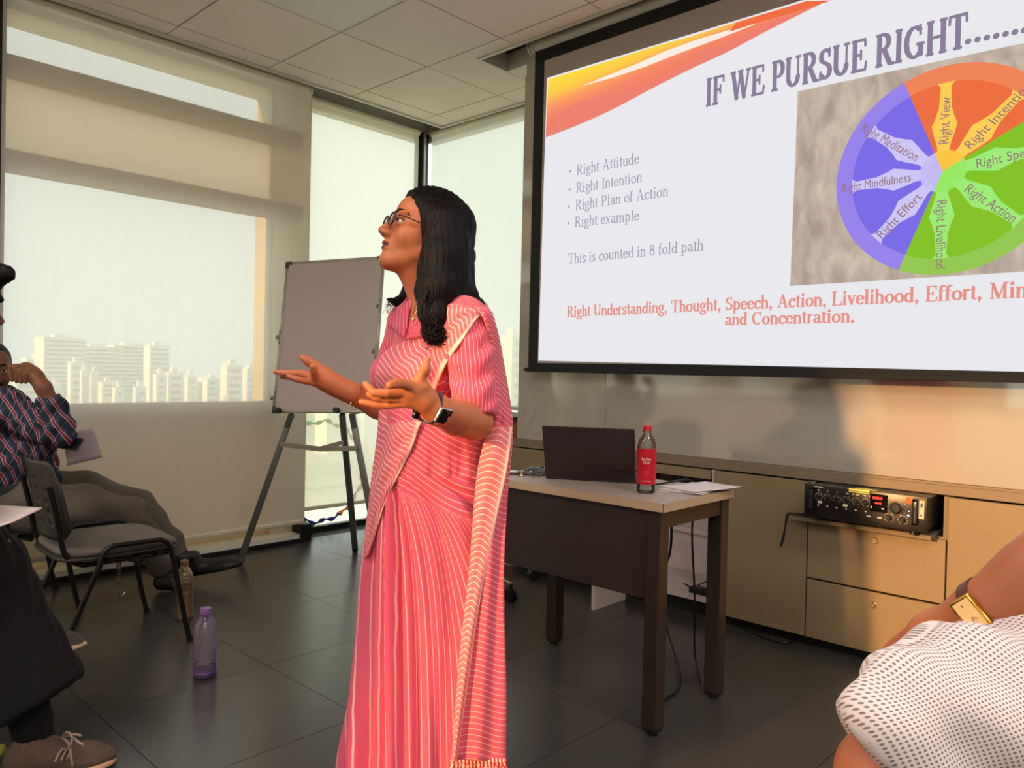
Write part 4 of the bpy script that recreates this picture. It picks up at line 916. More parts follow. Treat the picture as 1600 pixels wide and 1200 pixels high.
for a, c_, s_ in ((90, (252, 206, 84), 'Right View'), (45, (252, 206, 84), 'Right Intention'), (5, (158, 236, 120), 'Right Speech'), (-42, (158, 236, 120), 'Right Action'), (-90, (158, 236, 120), 'Right Livelihood'), (225, (206, 198, 244), 'Right Effort'), (182, (206, 198, 244), 'Right Mindfulness'), (143, (206, 198, 244), 'Right Meditation')):
    V = []; prof = [(.14, .05), (.24, .055), (.34, .085), (.44, .11), (.50, .085), (.60, .055), (.80, .045), (.84, .075)]
    for r, w in prof:
        V.append((r, w))
    def q2(r, w, k):
        p = wpt(a, r, k); t_ = math.radians(a); return p+np.array([-RX*w*math.sin(t_), 0, RZ*w*math.cos(t_)])
    P = [q2(r, w, 4) for r, w in V]+[q2(r, -w, 4) for r, w in reversed(V)]
    nV = len(V); MB().add(P, [(i, i+1, 2*nV-2-i, 2*nV-1-i) for i in range(nV-1)]).build('spoke', E('spoke_%d' % a, c_), pic, normals=False)
    flip = 100 < a < 260
    r0, r1 = (.28, .94) if len(s_) > 12 else (.28, .80)
    if a == 90: r0, r1 = (.26, .70)
    e0, e1 = (r1, r0) if flip else (r0, r1)
    if a == -90: e0, e1 = r0, r1
    pa, pb = wpt(a, e0, 6), wpt(a, e1, 6); d_ = (pb-pa)/np.linalg.norm(pb-pa); upv = np.array([-d_[2], 0, d_[0]])
    h = .034; text_mb(MB(), s_, pa-upv*h/2, pb-upv*h/2, h, upv).build('spoke_lettering', E('spoke_text_%d' % a, (150, 116, 124)), pic, normals=False)

# ================================================================== EASEL
M_al = mat('grey_aluminium', (112, 108, 98), .38, metal=.6); M_alf = mat('board_frame_aluminium', (158, 150, 132), .4, metal=.5)
M_wb = mat('whiteboard_face', (176, 160, 152), .35)
M_corner = mat('dark_plastic_corner', (66, 62, 54), .5)
fA = np.array([-4.143, 2.163, 0]); fB = np.array([-3.375, 2.598, 0]); fC = np.array([-3.927, 2.809, 0])
ez = thing('easel', 'grey metal easel carrying an empty whiteboard by the window', 'easel', (-3.8, 2.5, 0))
BLc = dep(425, 645, 4.34); BRc = dep(583, 645, 4.16); TLc = dep(455, 409, 4.48); TRc = TLc+(BRc-BLc)
exv = (BRc-BLc); BWd = np.linalg.norm(exv); exv = exv/BWd
ezv = (TLc-BLc); ezv = ezv-exv*(ezv@exv); BHt = np.linalg.norm(ezv); ezv /= BHt
eyv = np.cross(ezv, exv)    # away from camera
MBd = Matrix([[exv[i], eyv[i], ezv[i], BLc[i]] for i in range(3)]+[[0, 0, 0, 1]])
# shear of the photographed board: the board is turned in its plane a touch
bo = MB().box((.012, .004, .012), (BWd-.012, .014, BHt-.012), M=MBd).build('board', M_wb, ez)
f = MB(); w_ = .014
f.box((0, 0, 0), (w_, .02, BHt), M=MBd).box((BWd-w_, 0, 0), (BWd, .02, BHt), M=MBd).box((0, 0, 0), (BWd, .02, w_), M=MBd).box((0, 0, BHt-w_), (BWd, .02, BHt), M=MBd)
f.build('frame', M_alf, bo, bevel=.003, smooth=True)
for (x, z) in ((0, 0), (BWd, 0), (0, BHt), (BWd, BHt)):
    sxn = 1 if x == 0 else -1; szn = 1 if z == 0 else -1
    MB().box((x-.002*sxn, -.002, z-.002*szn), (x+.042*sxn, .022, z+.018*szn), M=MBd).box((x-.002*sxn, -.002, z-.002*szn), (x+.018*sxn, .022, z+.042*szn), M=MBd).build('corner', M_corner, bo, bevel=.003, smooth=True)
for x, z in ((-.004, .44), (-.002, .085), (BWd-.01, .60), (BWd-.018, .34)):
    MB().box((x+.004, -.004, z-.04), (x+.012, 0, z+.04), M=MBd).lathe([(.010, -.002), (.013, 0), (.010, .002)], tuple(MBd @ Vector((x-.008, .002, z))), 16, M=MBd.to_3x3() @ Matrix.Rotation(PI/2, 3, 'X')).build('clip', M_al, bo, smooth='auto')
for x in (.045*BWd/.6, .655*BWd):
    MB().lathe([(.016, -.02), (.017, -.012), (.017, 0), (.012, .002)], tuple(MBd @ Vector((x, -.004, .012))), 20, M=MBd.to_3x3() @ Matrix.Rotation(-PI/2, 3, 'X')).build('knob', M_blk, ez, smooth='auto')
def P3(x, y, z): return np.array(MBd @ Vector((x, y, z)))
lt = P3(.15*BWd, .045, -.02); rt = P3(.77*BWd, .045, -.02); ct = P3(.66*BWd, .05, .0)
apex = P3(.26, .07, .5)
for nm, a_, b2 in (('leg', fA, lt), ('leg', fB, rt)):
    l = MB().bar(a_+np.array([0, 0, .012]), b2, .034, .026, up=(CF[0], CF[1], 0)).build(nm, M_al, ez, bevel=.003, smooth=True)
    MB().bar(a_+np.array([0, 0, .001]), a_+(b2-a_)*.03+np.array([0, 0, .01]), .030, .024, up=(CF[0], CF[1], 0)).build('foot', M_blk, l, bevel=.003)
    d_ = b2-a_; MB().bar(a_+d_*.93, b2+d_*.02, .032, .03, up=(CF[0], CF[1], 0)).build('hinge', M_corner, l, bevel=.003)
    m = MB()
    for q in (.3, .62): m.sphere(a_+d_*q-CF*.011, .0045, nu=10, nv=6)
    m.build('rivet', M_blk, l)
l = MB().bar(fC+np.array([0, 0, .012]), ct, .034, .026, up=(CF[0], CF[1], 0)).build('leg', M_al, ez, bevel=.003, smooth=True)
MB().bar(fC+np.array([0, 0, .001]), fC+(ct-fC)*.03+np.array([0, 0, .01]), .030, .024, up=(CF[0], CF[1], 0)).build('foot', M_blk, l, bevel=.003)
MB().bar(P3(.05, .035, .3), P3(BWd-.05, .035, .3), .02, .02).bar(lt, P3(.2, .03, BHt*.75), .02, .015).bar(rt, P3(.32, .03, BHt*.75), .02, .015).bar(ct, P3(.26, .04, BHt*.75), .02, .015).build('back_brace', M_al, ez)
zb = .845-.0
def legpt(a_, b2, z): t_ = (z-a_[2])/(b2[2]-a_[2]); return a_+(b2-a_)*t_
La = legpt(fA, lt, .70); Ra = legpt(fB, rt, .70); md = (La+Ra)/2+np.array([0, 0, -.015])-CF*.0; cm = legpt(fC, ct, .72)
MB().bar(La-CF*.016, md-CF*.016, .008, .028).bar(md-CF*.026, Ra-CF*.026, .008, .028).bar(md-CF*.036, cm-CF*.03, .008, .024).build('spreader_brace', M_alf, ez)
MB().bar(P3(BWd*.78, -.01, -.012), P3(BWd*.90, -.03, -.004), .008, .008).build('pen_rest', M_al, ez)

# ================================================================== HOOP IN THE CORNER WINDOW
hp = thing('hoop', 'colourful wavy hoop leaning behind the pale blind in the corner window', 'hoop', (-4.60, 3.0, .036))
hcx = np.array([-4.60, 2.985, .41]); cols = {'blue': (30, 30, 150), 'orange': (238, 120, 20), 'green': (30, 190, 60), 'yellow': (240, 220, 70)}
for nm, a0, a1, ro in (('green', 205, 262, .005), ('blue', 222, 297, -.012), ('orange', 297, 318, 0), ('blue', 318, 332, 0), ('orange', 332, 385, .0), ('yellow', 385, 440, 0), ('green', 440, 500, 0), ('yellow', 500, 565, 0)):
    P = []; rr = []
    for i in range(26):
        a = math.radians(a0+(a1-a0)*i/25); r = .355+ro+.010*math.sin(a*14); P.append(hcx+np.array([.0, r*math.cos(a), r*math.sin(a)])); rr.append(.011+.006*math.sin(a*28))
    MB().tube(P, rr, 10).build('band', mat('hoop_'+nm+str(a0), cols[nm], .45), hp, smooth=True)

# ================================================================== CHAIRS
M_tubeb = mat('black_steel_tube', (20, 19, 18), .35, metal=.2); M_seat = mat('grey_brown_upholstery', (104, 94, 84), .85, bump=(900, .3, .0006)); M_shell = mat('dark_plastic_shell', (44, 42, 36), .5)
def visitor_chair(name, lab, org, fwd, parts_seat=True):
    """fwd = seat direction (unit xy); local x = fwd, y = left, z up"""
    t = thing(name, lab, 'chair', (org[0], org[1], 0))
    M = frame((org[0], org[1], 0), (fwd[0], fwd[1], 0)) @ Matrix.Diagonal((1, 1, .92, 1))
    T = lambda *p: M @ Vector(p)
    for s_ in (-1, 1):
        y = .245*s_
        P = [T(-.245, y, .012), T(-.215, y, .10), T(-.10, y, .40)]+[T(-.10+.05*(1-math.cos(math.radians(a))), y, .40+.075*math.sin(math.radians(a))) for a in (30, 60, 90)]+[T(.17-.05*(1-math.cos(math.radians(a))), y, .40+.075*math.sin(math.radians(a))) for a in (90, 60, 30)]+[T(.175, y, .38), T(.225, y, .10), T(.245, y, .012)]
        MB().tube(P, .0105, 12).build('leg', M_tubeb, t, smooth='auto')
        MB().tube([T(-.247, y, .001), T(-.243, y, .022)], .0135, 12).tube([T(.247, y, .001), T(.243, y, .022)], .0135, 12).build('foot', M_blk, t, smooth='auto')
        yb = .20*s_
        P = [T(.17, yb, .405), T(-.10, yb, .400), T(-.155, yb, .405), T(-.195, yb, .435), T(-.215, yb, .48), T(-.235, yb, .60), T(-.262, yb, .735)]
        MB().tube(spline([tuple(p) for p in P], 30), .0105, 12).build('back_tube', M_tubeb, t, smooth='auto')
    MB().tube([T(.12, -.245, .415), T(.12, .245, .415)], .010, 10).tube([T(-.06, -.245, .415), T(-.06, .245, .415)], .010, 10).build('cross_tube', M_tubeb, t, smooth='auto')
    # seat cushion and shell
    V, Fq = Field((-.26, -.25, -.06), (.28, .25, .08), .0075).ell((0, 0, 0), (.01, .01, .01), 0).mesh(0) if False else (None, None)
    def slab(nm, z, th, hx0, hx1, hy, m, mgn=.0, round_=.07, lip=0):
        N = 30; G = MB(); out = []
        for k in range(N):
            a = 2*PI*k/N; ex_ = abs(math.cos(a))**.42*math.copysign(1, math.cos(a)); ey_ = abs(math.sin(a))**.42*math.copysign(1, math.sin(a)); out.append((ex_, ey_))
        prof = [(.0, -th*.5), (.90, -th*.5), (.985, -th*.32), (1, 0), (.985, th*.32), (.90, th*.5), (.5, th*.48), (0.02, th*.42)]
        vs = []; n_ = N
        for q, (r, dz) in enumerate(prof):
            for ex_, ey_ in out:
                x = (hx0+hx1)/2+(hx1-hx0)/2*ex_*r; y = hy*ey_*r*(1-.06*ex_); zz = z+dz - .02*max(0, (x-hx1*.6)/(hx1*.4))**2*(1 if x > hx1*.6 else 0) - (.012*math.cos(y/hy*1.5)*math.exp(-((x+.05)/.12)**2) if q > 3 else 0)
                vs.append(T(x, y, zz))
        fs = [(j*n_+k, j*n_+(k+1) % n_, (j+1)*n_+(k+1) % n_, (j+1)*n_+k) for j in range(len(prof)-1) for k in range(n_)]
        G.add(vs, fs); return G.build(nm, m, t, smooth=True)
    if parts_seat:
        slab('seat_shell', .428, .022, -.235, .232, .232, M_shell); st_ = slab('seat', .450, .038, -.222, .235, .226, M_seat)
        MB().box((-.02, -.04, .395), (.10, .04, .415), M=M).build('seat_bracket', M_blk, t); MB().tube([T(.02, -.20, .40), T(.05, -.255, .395)], .012, 10).build('seat_lever', M_blk, t)
    # perforated backrest
    W2, H0, H1 = .225, .50, .83; nu, nv = 27, 21
    def bp(u, v, off=0):
        y = (u-.5)*2*W2; ed = 1-.10*(2*abs(v-.45))**3; y *= ed; z = H0+(H1-H0)*v; x = -.215-.16*(z-.48)+.045*(1-(2*u-1)**2)*-1 + .03+off
        rc_ = max(0, abs(2*u-1)-.75)/.25; z += (.0 if v > .5 else 1)*rc_**2*.05*(1-2*v) - (1 if v > .5 else 0)*rc_**2*.05*(2*v-1)
        return T(x, y, z)
    V = [bp(i/nu, j/nv) for i in range(nu+1) for j in range(nv+1)]
    Fs = []
    for i in range(nu):
        for j in range(nv):
            hole = (i % 4 == 2) and (j % 3 == 1) and 4 <= i <= nu-4 and 3 <= j <= nv-3
            if not hole: a = i*(nv+1)+j; Fs.append((a, a+1, a+nv+2, a+nv+1))
    MB().add(V, Fs).build('backrest', M_shell, t, smooth=True, normals=False, solid=.007)
    return t, T
fw = np.array([0.04, 0.999]); oc = np.array([-3.36, 1.17])
ch, T_ = visitor_chair('visitor_chair', 'empty grey-seated visitor chair with perforated dark back, in front of the plaid-shirted man', oc, fw)
MB().box((-.02, -.20, .27), (-.01, -.17, .40), M=frame((oc[0], oc[1], 0), (fw[0], fw[1], 0))).tube([T_(-.015, -.185, .27), T_(-.01, -.18, .24), T_(.01, -.17, .235), T_(.02, -.17, .245)], .004, 8).build('hanging_tag', clearmat('clear_bag', (214, 208, 196), k=.5), ch)

# floor bottles
M_lil = clearmat('lilac_pet', (238, 226, 244), k=.4, milk=.05); M_amb = clearmat('amber_pet', (246, 228, 190), k=.4, milk=.08)
p = onz(320, 1057, 0); bottle('plastic_bottle', 'lilac plastic bottle with purple cap standing on the floor', (p[0], p[1], 0.0005), .252, .0415, mat('purple_cap', (142, 96, 166), .4), M_lil, swirl=True)
MB().lathe([(.030, .004), (.038, .008), (.040, .02), (.040, .026)], (p[0], p[1], 0.001), 40).build('base_tint', clearmat('violet_base', (160, 96, 196), k=.35, milk=.4), bpy.data.objects['plastic_bottle'], smooth=True)
p = onz(287, 966, 0); bottle('plastic_bottle', 'amber plastic bottle with brown cap on the floor behind the chair leg', (p[0], p[1], 0.0005), .262, .040, mat('brown_cap', (128, 84, 40), .4), M_amb, swirl=True, liquid=(clearmat('amber_liquid', (236, 196, 120), k=.2), .62))

# ================================================================== PEOPLE
def skin_mat(name, rgb, lip=(120, 30, 40), rough=.48):
    m = mat(name, rgb, rough, spec=.4, bump=(260, .12, .0006)); t = m.node_tree; b = t.nodes['Principled BSDF']
    b.inputs['Subsurface Weight'].default_value = .12; b.inputs['Subsurface Radius'].default_value = (.012, .004, .002); b.inputs['Subsurface Scale'].default_value = .5
    a = t.nodes.new('ShaderNodeAttribute'); a.attribute_name = 'lip'; n = t.nodes.new('ShaderNodeTexNoise'); n.inputs['Scale'].default_value = 30
    co = t.nodes.new('ShaderNodeTexCoord'); t.links.new(co.outputs['Object'], n.inputs['Vector'])
    x0 = t.nodes.new('ShaderNodeMix'); x0.data_type = 'RGBA'; x0.inputs[6].default_value = (*lin(rgb), 1); x0.inputs[7].default_value = (*[v*.86 for v in lin(rgb)], 1); t.links.new(n.outputs[0], x0.inputs[0])
    x = t.nodes.new('ShaderNodeMix'); x.data_type = 'RGBA'; x.inputs[7].default_value = (*lin(lip), 1)
    t.links.new(a.outputs['Fac'], x.inputs[0]); t.links.new(x0.outputs[2], x.inputs[6]); t.links.new(x.outputs[2], b.inputs['Base Color']); return m
def stripe_mat(name, base, line, w=.16, translucent=0.0, see=0.0, rough=.75, hem=None):
    m = bpy.data.materials.new(name); m.use_nodes = True; t = m.node_tree; b = t.nodes['Principled BSDF']; b.inputs['Roughness'].default_value = rough
    b.inputs['Sheen Weight'].default_value = .12; b.inputs['Specular IOR Level'].default_value = .25
    a = t.nodes.new('ShaderNodeAttribute'); a.attribute_name = 'stripe'
    co = t.nodes.new('ShaderNodeTexCoord'); nz = t.nodes.new('ShaderNodeTexNoise'); nz.inputs['Scale'].default_value = 14; t.links.new(co.outputs['Object'], nz.inputs['Vector'])
    ad = t.nodes.new('ShaderNodeMath'); ad.operation = 'MULTIPLY_ADD'; ad.inputs[1].default_value = .2; t.links.new(nz.outputs[0], ad.inputs[0]); t.links.new(a.outputs['Fac'], ad.inputs[2])
    fr = t.nodes.new('ShaderNodeMath'); fr.operation = 'FRACT'; t.links.new(ad.outputs[0], fr.inputs[0])
    r = t.nodes.new('ShaderNodeValToRGB'); el = r.color_ramp.elements; el[0].position = .5-w/2-.03; el[0].color = (0, 0, 0, 1); el[1].position = .5-w/2+.03; el[1].color = (1, 1, 1, 1)
    e = el.new(.5+w/2-.03); e.color = (1, 1, 1, 1); e = el.new(.5+w/2+.03); e.color = (0, 0, 0, 1); t.links.new(fr.outputs[0], r.inputs[0])
    h = t.nodes.new('ShaderNodeAttribute'); h.attribute_name = 'hem'; mxx = t.nodes.new('ShaderNodeMath'); mxx.operation = 'MAXIMUM'
    t.links.new(r.outputs[0], mxx.inputs[0]); t.links.new(h.outputs['Fac'], mxx.inputs[1])
    x = t.nodes.new('ShaderNodeMix'); x.data_type = 'RGBA'; x.inputs[6].default_value = (*lin(base), 1); x.inputs[7].default_value = (*lin(line), 1)
    t.links.new(mxx.outputs[0], x.inputs[0]); t.links.new(x.outputs[2], b.inputs['Base Color'])
    n2_ = t.nodes.new('ShaderNodeTexNoise'); n2_.inputs['Scale'].default_value = 22; n2_.inputs['Detail'].default_value = 6; t.links.new(co.outputs['Object'], n2_.inputs['Vector'])
    bp = t.nodes.new('ShaderNodeBump'); bp.inputs['Strength'].default_value = .5; bp.inputs['Distance'].default_value = .006; t.links.new(n2_.outputs[0], bp.inputs['Height']); t.links.new(bp.outputs[0], b.inputs['Normal'])
    o = t.nodes['Material Output']; s_ = b.outputs[0]
    if translucent:
        tl = t.nodes.new('ShaderNodeBsdfTranslucent'); t.links.new(x.outputs[2], tl.inputs[0]); q = t.nodes.new('ShaderNodeMixShader'); q.inputs[0].default_value = translucent
        t.links.new(s_, q.inputs[1]); t.links.new(tl.outputs[0], q.inputs[2]); s_ = q.outputs[0]
    if see:
        tr = t.nodes.new('ShaderNodeBsdfTransparent'); q = t.nodes.new('ShaderNodeMixShader'); q.inputs[0].default_value = see
        t.links.new(s_, q.inputs[1]); t.links.new(tr.outputs[0], q.inputs[2]); s_ = q.outputs[0]
    t.links.new(s_, o.inputs[0]); return m
def hair_mat(name, rgb):
    m = mat(name, rgb, .46, spec=.16); t = m.node_tree; b = t.nodes['Principled BSDF']
    co = t.nodes.new('ShaderNodeTexCoord'); mp = t.nodes.new('ShaderNodeMapping'); mp.inputs['Scale'].default_value = (220, 220, 9)
    n = t.nodes.new('ShaderNodeTexNoise'); n.inputs['Scale'].default_value = 1; n.inputs['Detail'].default_value = 3; t.links.new(co.outputs['Object'], mp.inputs[0]); t.links.new(mp.outputs[0], n.inputs['Vector'])
    bp = t.nodes.new('ShaderNodeBump'); bp.inputs['Strength'].default_value = .8; bp.inputs['Distance'].default_value = .004; t.links.new(n.outputs[0], bp.inputs['Height']); t.links.new(bp.outputs[0], b.inputs['Normal']); return m
UP = np.array([0, 0, 1.0])
def unit(v): v = np.asarray(v, float); return v/np.linalg.norm(v)
class Head:
    """local axes: f forward, s to the figure's left, t up"""
    def __init__(s, c, fwd, pitch=0.0, roll=0.0, scale=1.0):
        s.c = np.array(c, float); f = unit(np.array([fwd[0], fwd[1], 0.0])); l = np.cross(UP, f)
        s.f = math.cos(pitch)*f+math.sin(pitch)*UP; s.t = np.cross(s.f, l); s.s = l
        if roll: s.s, s.t = math.cos(roll)*s.s+math.sin(roll)*s.t, -math.sin(roll)*s.s+math.cos(roll)*s.t
        s.k = scale; s.R = np.stack([s.f, s.s, s.t], 1)
    def w(s, f, l, t): return s.c+s.k*(f*s.f+l*s.s+t*s.t)
    def local(s, V): return (np.asarray(V)-s.c)@s.R/s.k
    def M(s): return Matrix([[s.R[i][0]*s.k, s.R[i][1]*s.k, s.R[i][2]*s.k, s.c[i]] for i in range(3)]+[[0, 0, 0, 1]])
    def sculpt(s, F, male=False):
        k_ = s.k; E_ = lambda c, r, k=.01, op='u': F.ell(s.w(*c), [q*k_ for q in r], k*k_, s.R, op)
        C_ = lambda a, b, ra, rb, k=.008, op='u': F.cone(s.w(*a), s.w(*b), ra*k_, rb*k_, k*k_, op)
        E_((-.012, 0, .032), (.094, .074, .084), .0); E_((.030, 0, -.020), (.058, .059, .088), .03)
        E_((.035, 0, .045), (.050, .056, .048), .02)
        for q in (-1, 1):
            C_((-.005, .052*q, -.055), (.070, .014*q, -.100), .018, .014, .03)
            E_((.052, .040*q, -.028), (.030, .024, .030), .02)            # cheek
            E_((.078, .028*q, .024), (.012, .024, .008), .012)            # brow ridge
        E_((.088, 0, -.034), (.018, .014, .014), .012); E_((.074, 0, -.098), (.022, .022, .017), .022)                    # chin
        E_((.072, 0, -.062), (.022, .030, .026), .015)                    # mouth mass
        for q in (-1, 1): E_((.097, .032*q, .004), (.0125, .0165, .0115), .012, 's')
        C_((.086, 0, .014), (.109, 0, -.026), .0075, .0105, .010); E_((.110, 0, -.030), (.011, .0105, .0085), .006)
        for q in (-1, 1): E_((.096, .0130*q, -.034), (.014, .0075, .0080), .007); E_((.103, .0075*q, -.0425), (.004, .0028, .0022), .003, 's')
        E_((.093, 0, -.0560), (.0090, .0220, .0062), .005); E_((.0905, 0, -.0690), (.0095, .0195, .0068), .005)
        C_((.103, -.022, -.0622), (.103, .022, -.0622), .0018, .0018, .003, 's')
        for q in (-1, 1):
            E_((.0775, .031*q, .0125), (.0150, .0165, .0080), .003)        # upper lid
            E_((.0775, .031*q, -.0065), (.0135, .0155, .0060), .004)       # lower lid
            E_((-.006, .074*q, -.012), (.020, .008, .030), .006)           # ear
            E_((-.002, .080*q, -.008), (.011, .005, .017), .003, 's')
    def lips(s, V):
        L = s.local(V); m = (np.abs(L[:, 1]) < .0225) & (L[:, 0] > .078)
        up = .0115*(1-(np.abs(L[:, 1])/.024)**1.6); a = np.clip((np.minimum(L[:, 2]-(-.0625-up*1.12), (-.0618+up*.78)-L[:, 2]))/.002+.5, 0, 1); return np.where(m, a, 0)
    def eyes(s, parent, iris=(50, 26, 16), look=(0, 0)):
        wh = mat('eye_white', (225, 214, 205), .2); ir = mat('iris_brown', iris, .15)
        for q in (-1, 1):
            c = s.w(.0735, .031*q, .0035); e = MB().sphere(c, .0135*s.k, nu=20, nv=14).build('eyeball', wh, parent, smooth=True)
            d = unit(s.f+.25*q*s.s*0+look[0]*s.s+look[1]*s.t); c2 = c+d*.0098*s.k
            MB().sphere(c2, .0068*s.k, nu=14, nv=8).build('iris', ir, e, smooth=True)
def merged(name, parts, mats, parent, head=None):
    Vs, Fs, o = [], [], 0
    for V, Fq in parts: Vs.append(V); Fs.append(Fq+o); o += len(V)
    V = np.concatenate(Vs); Fq = np.concatenate(Fs)
    return np_obj(name, V, Fq, mats, parent, attr={'lip': head.lips(V) if head else np.zeros(len(V))})
def bounds(pts, m): P = np.array(pts); return P.min(0)-m, P.max(0)+m
def finger(F, pts, r, k=.0025): F.chain(pts, r, k)
def march(F, px, py, t0=1.5, t1=2.3, dt=.003):
    """depth at which the photograph's ray meets the sculpted body (its nearest pass where it misses)"""
    px = np.asarray(px, float); py = np.asarray(py, float); best = np.full(px.shape, 9.0); bt = np.full(px.shape, (t0+t1)/2); hit = np.zeros(px.shape, bool)
    for t in np.arange(t0, t1, dt):
        P = depv(px, py, np.full(px.shape, t)); I = np.round((P-F.lo)/F.res).astype(int); ok = ((I >= 0) & (I < F.n)).all(-1); I = np.clip(I, 0, F.n-1)
        d = np.where(ok, F.d[I[..., 0], I[..., 1], I[..., 2]], 9.0)
        b = (~hit) & (d < best); best[b] = d[b]; bt[b] = t; hit |= (d < 0)
    return bt, hit

# ------------------------------------------------------------------ the speaker
D0 = 1.95
M_skin = skin_mat('brown_skin', (202, 118, 78), (112, 34, 48))
wo_ = dep(660, 1265, D0); wo_[2] = 0
wm = thing('person', 'woman in a pink striped sari and glasses gesturing with both hands', 'person', tuple(wo_))
fh = -math.cos(math.radians(24))*CR[:2]-math.sin(math.radians(24))*CF[:2]
HD = Head(dep(664, 368, D0), fh, math.radians(16), scale=.965)
f2 = unit([*(-math.cos(math.radians(40))*CR[:2]-math.sin(math.radians(40))*CF[:2]), 0]); l2 = np.cross(UP, f2)
tc0 = dep(678, 575, 1.97); tc0[2] = 0
def T(f, l, z): return tc0+f*f2+l*l2+z*UP
TR_ = np.stack([f2, l2, UP], 1)
# head, neck and upper chest
F = Field(*bounds([HD.w(.12, 0, 0), HD.w(-.12, 0, 0), HD.w(0, .1, .12), HD.w(0, -.1, 0), T(.10, .08, 1.16), T(-.08, -.08, 1.2)], .02), .0021)
HD.sculpt(F)
F.chain([HD.w(-.035, 0, -.03), HD.w(-.030, 0, -.09), T(-.005, 0, 1.335), T(-.01, 0, 1.24)], [.050, .046, .050, .075], .025)
F.cone(HD.w(.02, 0, -.085), T(.035, 0, 1.30), .030, .030, .03)
F.ell(T(.006, 0, 1.20), (.078, .108, .125), .03, TR_)
parts = [F.mesh(2)]
# left arm and hand
def P(px, py, D): return dep(px, py, D)
el = P(741, 658, 1.80); wr_ = P(684, 641, 1.615)
LH = [P(p[0], p[1], p[2]) for p in ((606, 601, 1.5), (565, 627, 1.58), (667, 558, 1.57), (640, 640, 1.6))]
F = Field(*bounds([el, wr_]+LH+[P(745, 560, 1.83)], .06), .0021)
F.chain([P(736, 560, 1.825), el], [.034, .044], .006); F.chain([el, P(712, 652, 1.705), wr_], [.044, .040, .030], .006)
F.ell(wr_, (.030, .024, .032), .012)
F.chain([wr_, P(664, 627, 1.59)], [.029, .026], .012)
for kx, ky, kd in ((641, 604, 1.555), (636, 613, 1.562), (634, 621, 1.57), (636, 629, 1.577)): F.cone(P(668, 626, 1.595), P(kx, ky, kd), .019, .0115, .010)
F.cone(P(661, 620, 1.585), P(646, 614, 1.57), .021, .016, .012)
F.chain([P(668, 622, 1.59), P(660, 604, 1.575), P(655, 595, 1.57), P(664, 577, 1.565), P(668, 561, 1.565)], [.020, .0155, .0125, .0105, .0070], .006)
finger(F, [P(641, 603, 1.555), P(625, 599, 1.535), P(616, 600, 1.515), P(609, 602, 1.50)], [.0115, .0098, .0092, .0082])
finger(F, [P(636, 612, 1.562), P(606, 614, 1.55), P(584, 614, 1.548), P(571, 600, 1.552)], [.0115, .0095, .0082, .0062])
finger(F, [P(634, 621, 1.57), P(606, 622, 1.568), P(588, 621, 1.572), P(577, 616, 1.58)], [.0108, .0090, .0080, .0068])
finger(F, [P(636, 629, 1.577), P(608, 632, 1.582), P(588, 632, 1.586), P(565, 628, 1.59)], [.0105, .0088, .0080, .0066])
parts.append(F.mesh(1)); FL = F
# right arm and hand
el2 = P(634, 648, 2.06); w2 = P(545, 612, 1.93)
RH = [P(428, 581, 1.87), P(472, 558, 1.88), P(489, 571, 1.84), P(500, 600, 1.9)]
F = Field(*bounds([el2, w2]+RH+[P(614, 520, 2.10)], .05), .0023)
F.chain([P(628, 525, 2.11), el2], [.040, .042], .02); F.chain([el2, P(592, 632, 1.99), w2], [.042, .036, .0265], .015)
F.chain([w2, P(528, 605, 1.915), P(512, 598, 1.90)], [.026, .0245, .024], .012)
for kx, ky, kd in ((492, 588, 1.862), (489, 589, 1.876), (489, 593, 1.888), (492, 597, 1.872)): F.cone(P(518, 600, 1.905), P(kx, ky, kd), .020, .0105, .010)
F.chain([P(526, 596, 1.91), P(508, 583, 1.895), P(493, 572, 1.888), P(482, 564, 1.885), P(473, 559, 1.885)], [.019, .0145, .0112, .0108, .0082], .008)
finger(F, [P(494, 589, 1.862), P(490, 580, 1.845), P(489, 573, 1.835)], [.0105, .0092, .0075])
finger(F, [P(489, 588, 1.876), P(466, 583, 1.872), P(447, 583, 1.870), P(430, 581, 1.868)], [.0105, .0090, .0078, .0058])
finger(F, [P(489, 593, 1.888), P(468, 590, 1.886), P(452, 589, 1.886), P(440, 588, 1.886)], [.0105, .0088, .0076, .0062])
finger(F, [P(492, 597, 1.872), P(476, 595, 1.858), P(462, 592, 1.850), P(451, 588, 1.846)], [.0100, .0082, .0076, .0060])
parts.append(F.mesh(1)); FR_ = F
# trunk and legs under the clothes
F = Field(*bounds([T(.16, .18, .02), T(-.14, -.18, 1.32), T(.1, .2, .02), T(0, -.2, 1.3)], .03), .009)
F.ell(T(0, 0, 1.16), (.080, .125, .17), .03, TR_); F.ell(T(-.02, 0, .93), (.065, .105, .12), .06, TR_); F.chain([T(0, .12, 1.26), T(0, -.12, 1.26)], [.04, .04], .05)
for q in (-1, 1): F.chain([T(0, .07*q, .9), T(.01, .075*q, .48), T(-.01, .08*q, .08), T(.06, .085*q, .045)], [.070, .050, .038, .03], .02); F.ell(T(.07, .065*q, 1.12), (.045, .045, .045), .03)
parts.append(F.mesh(1))
body = merged('body', parts, M_skin, wm, HD)
HD.eyes(body, look=(0, .12))
M_hair = hair_mat('black_hair', (15, 11, 12))
MB().tube(spline([HD.w(.0935, .014*1, .026), HD.w(.090, .030, .032), HD.w(.078, .046, .029), HD.w(.066, .056, .020)], 14), [.0012]+[.0022]*9+[.0016]*3+[.0006], 6).build('eyebrow', M_hair, body, smooth=True)
MB().tube(spline([HD.w(.0935, -.014, .026), HD.w(.090, -.030, .032), HD.w(.078, -.046, .029), HD.w(.066, -.056, .020)], 14), [.0012]+[.0022]*9+[.0016]*3+[.0006], 6).build('eyebrow', M_hair, body, smooth=True)
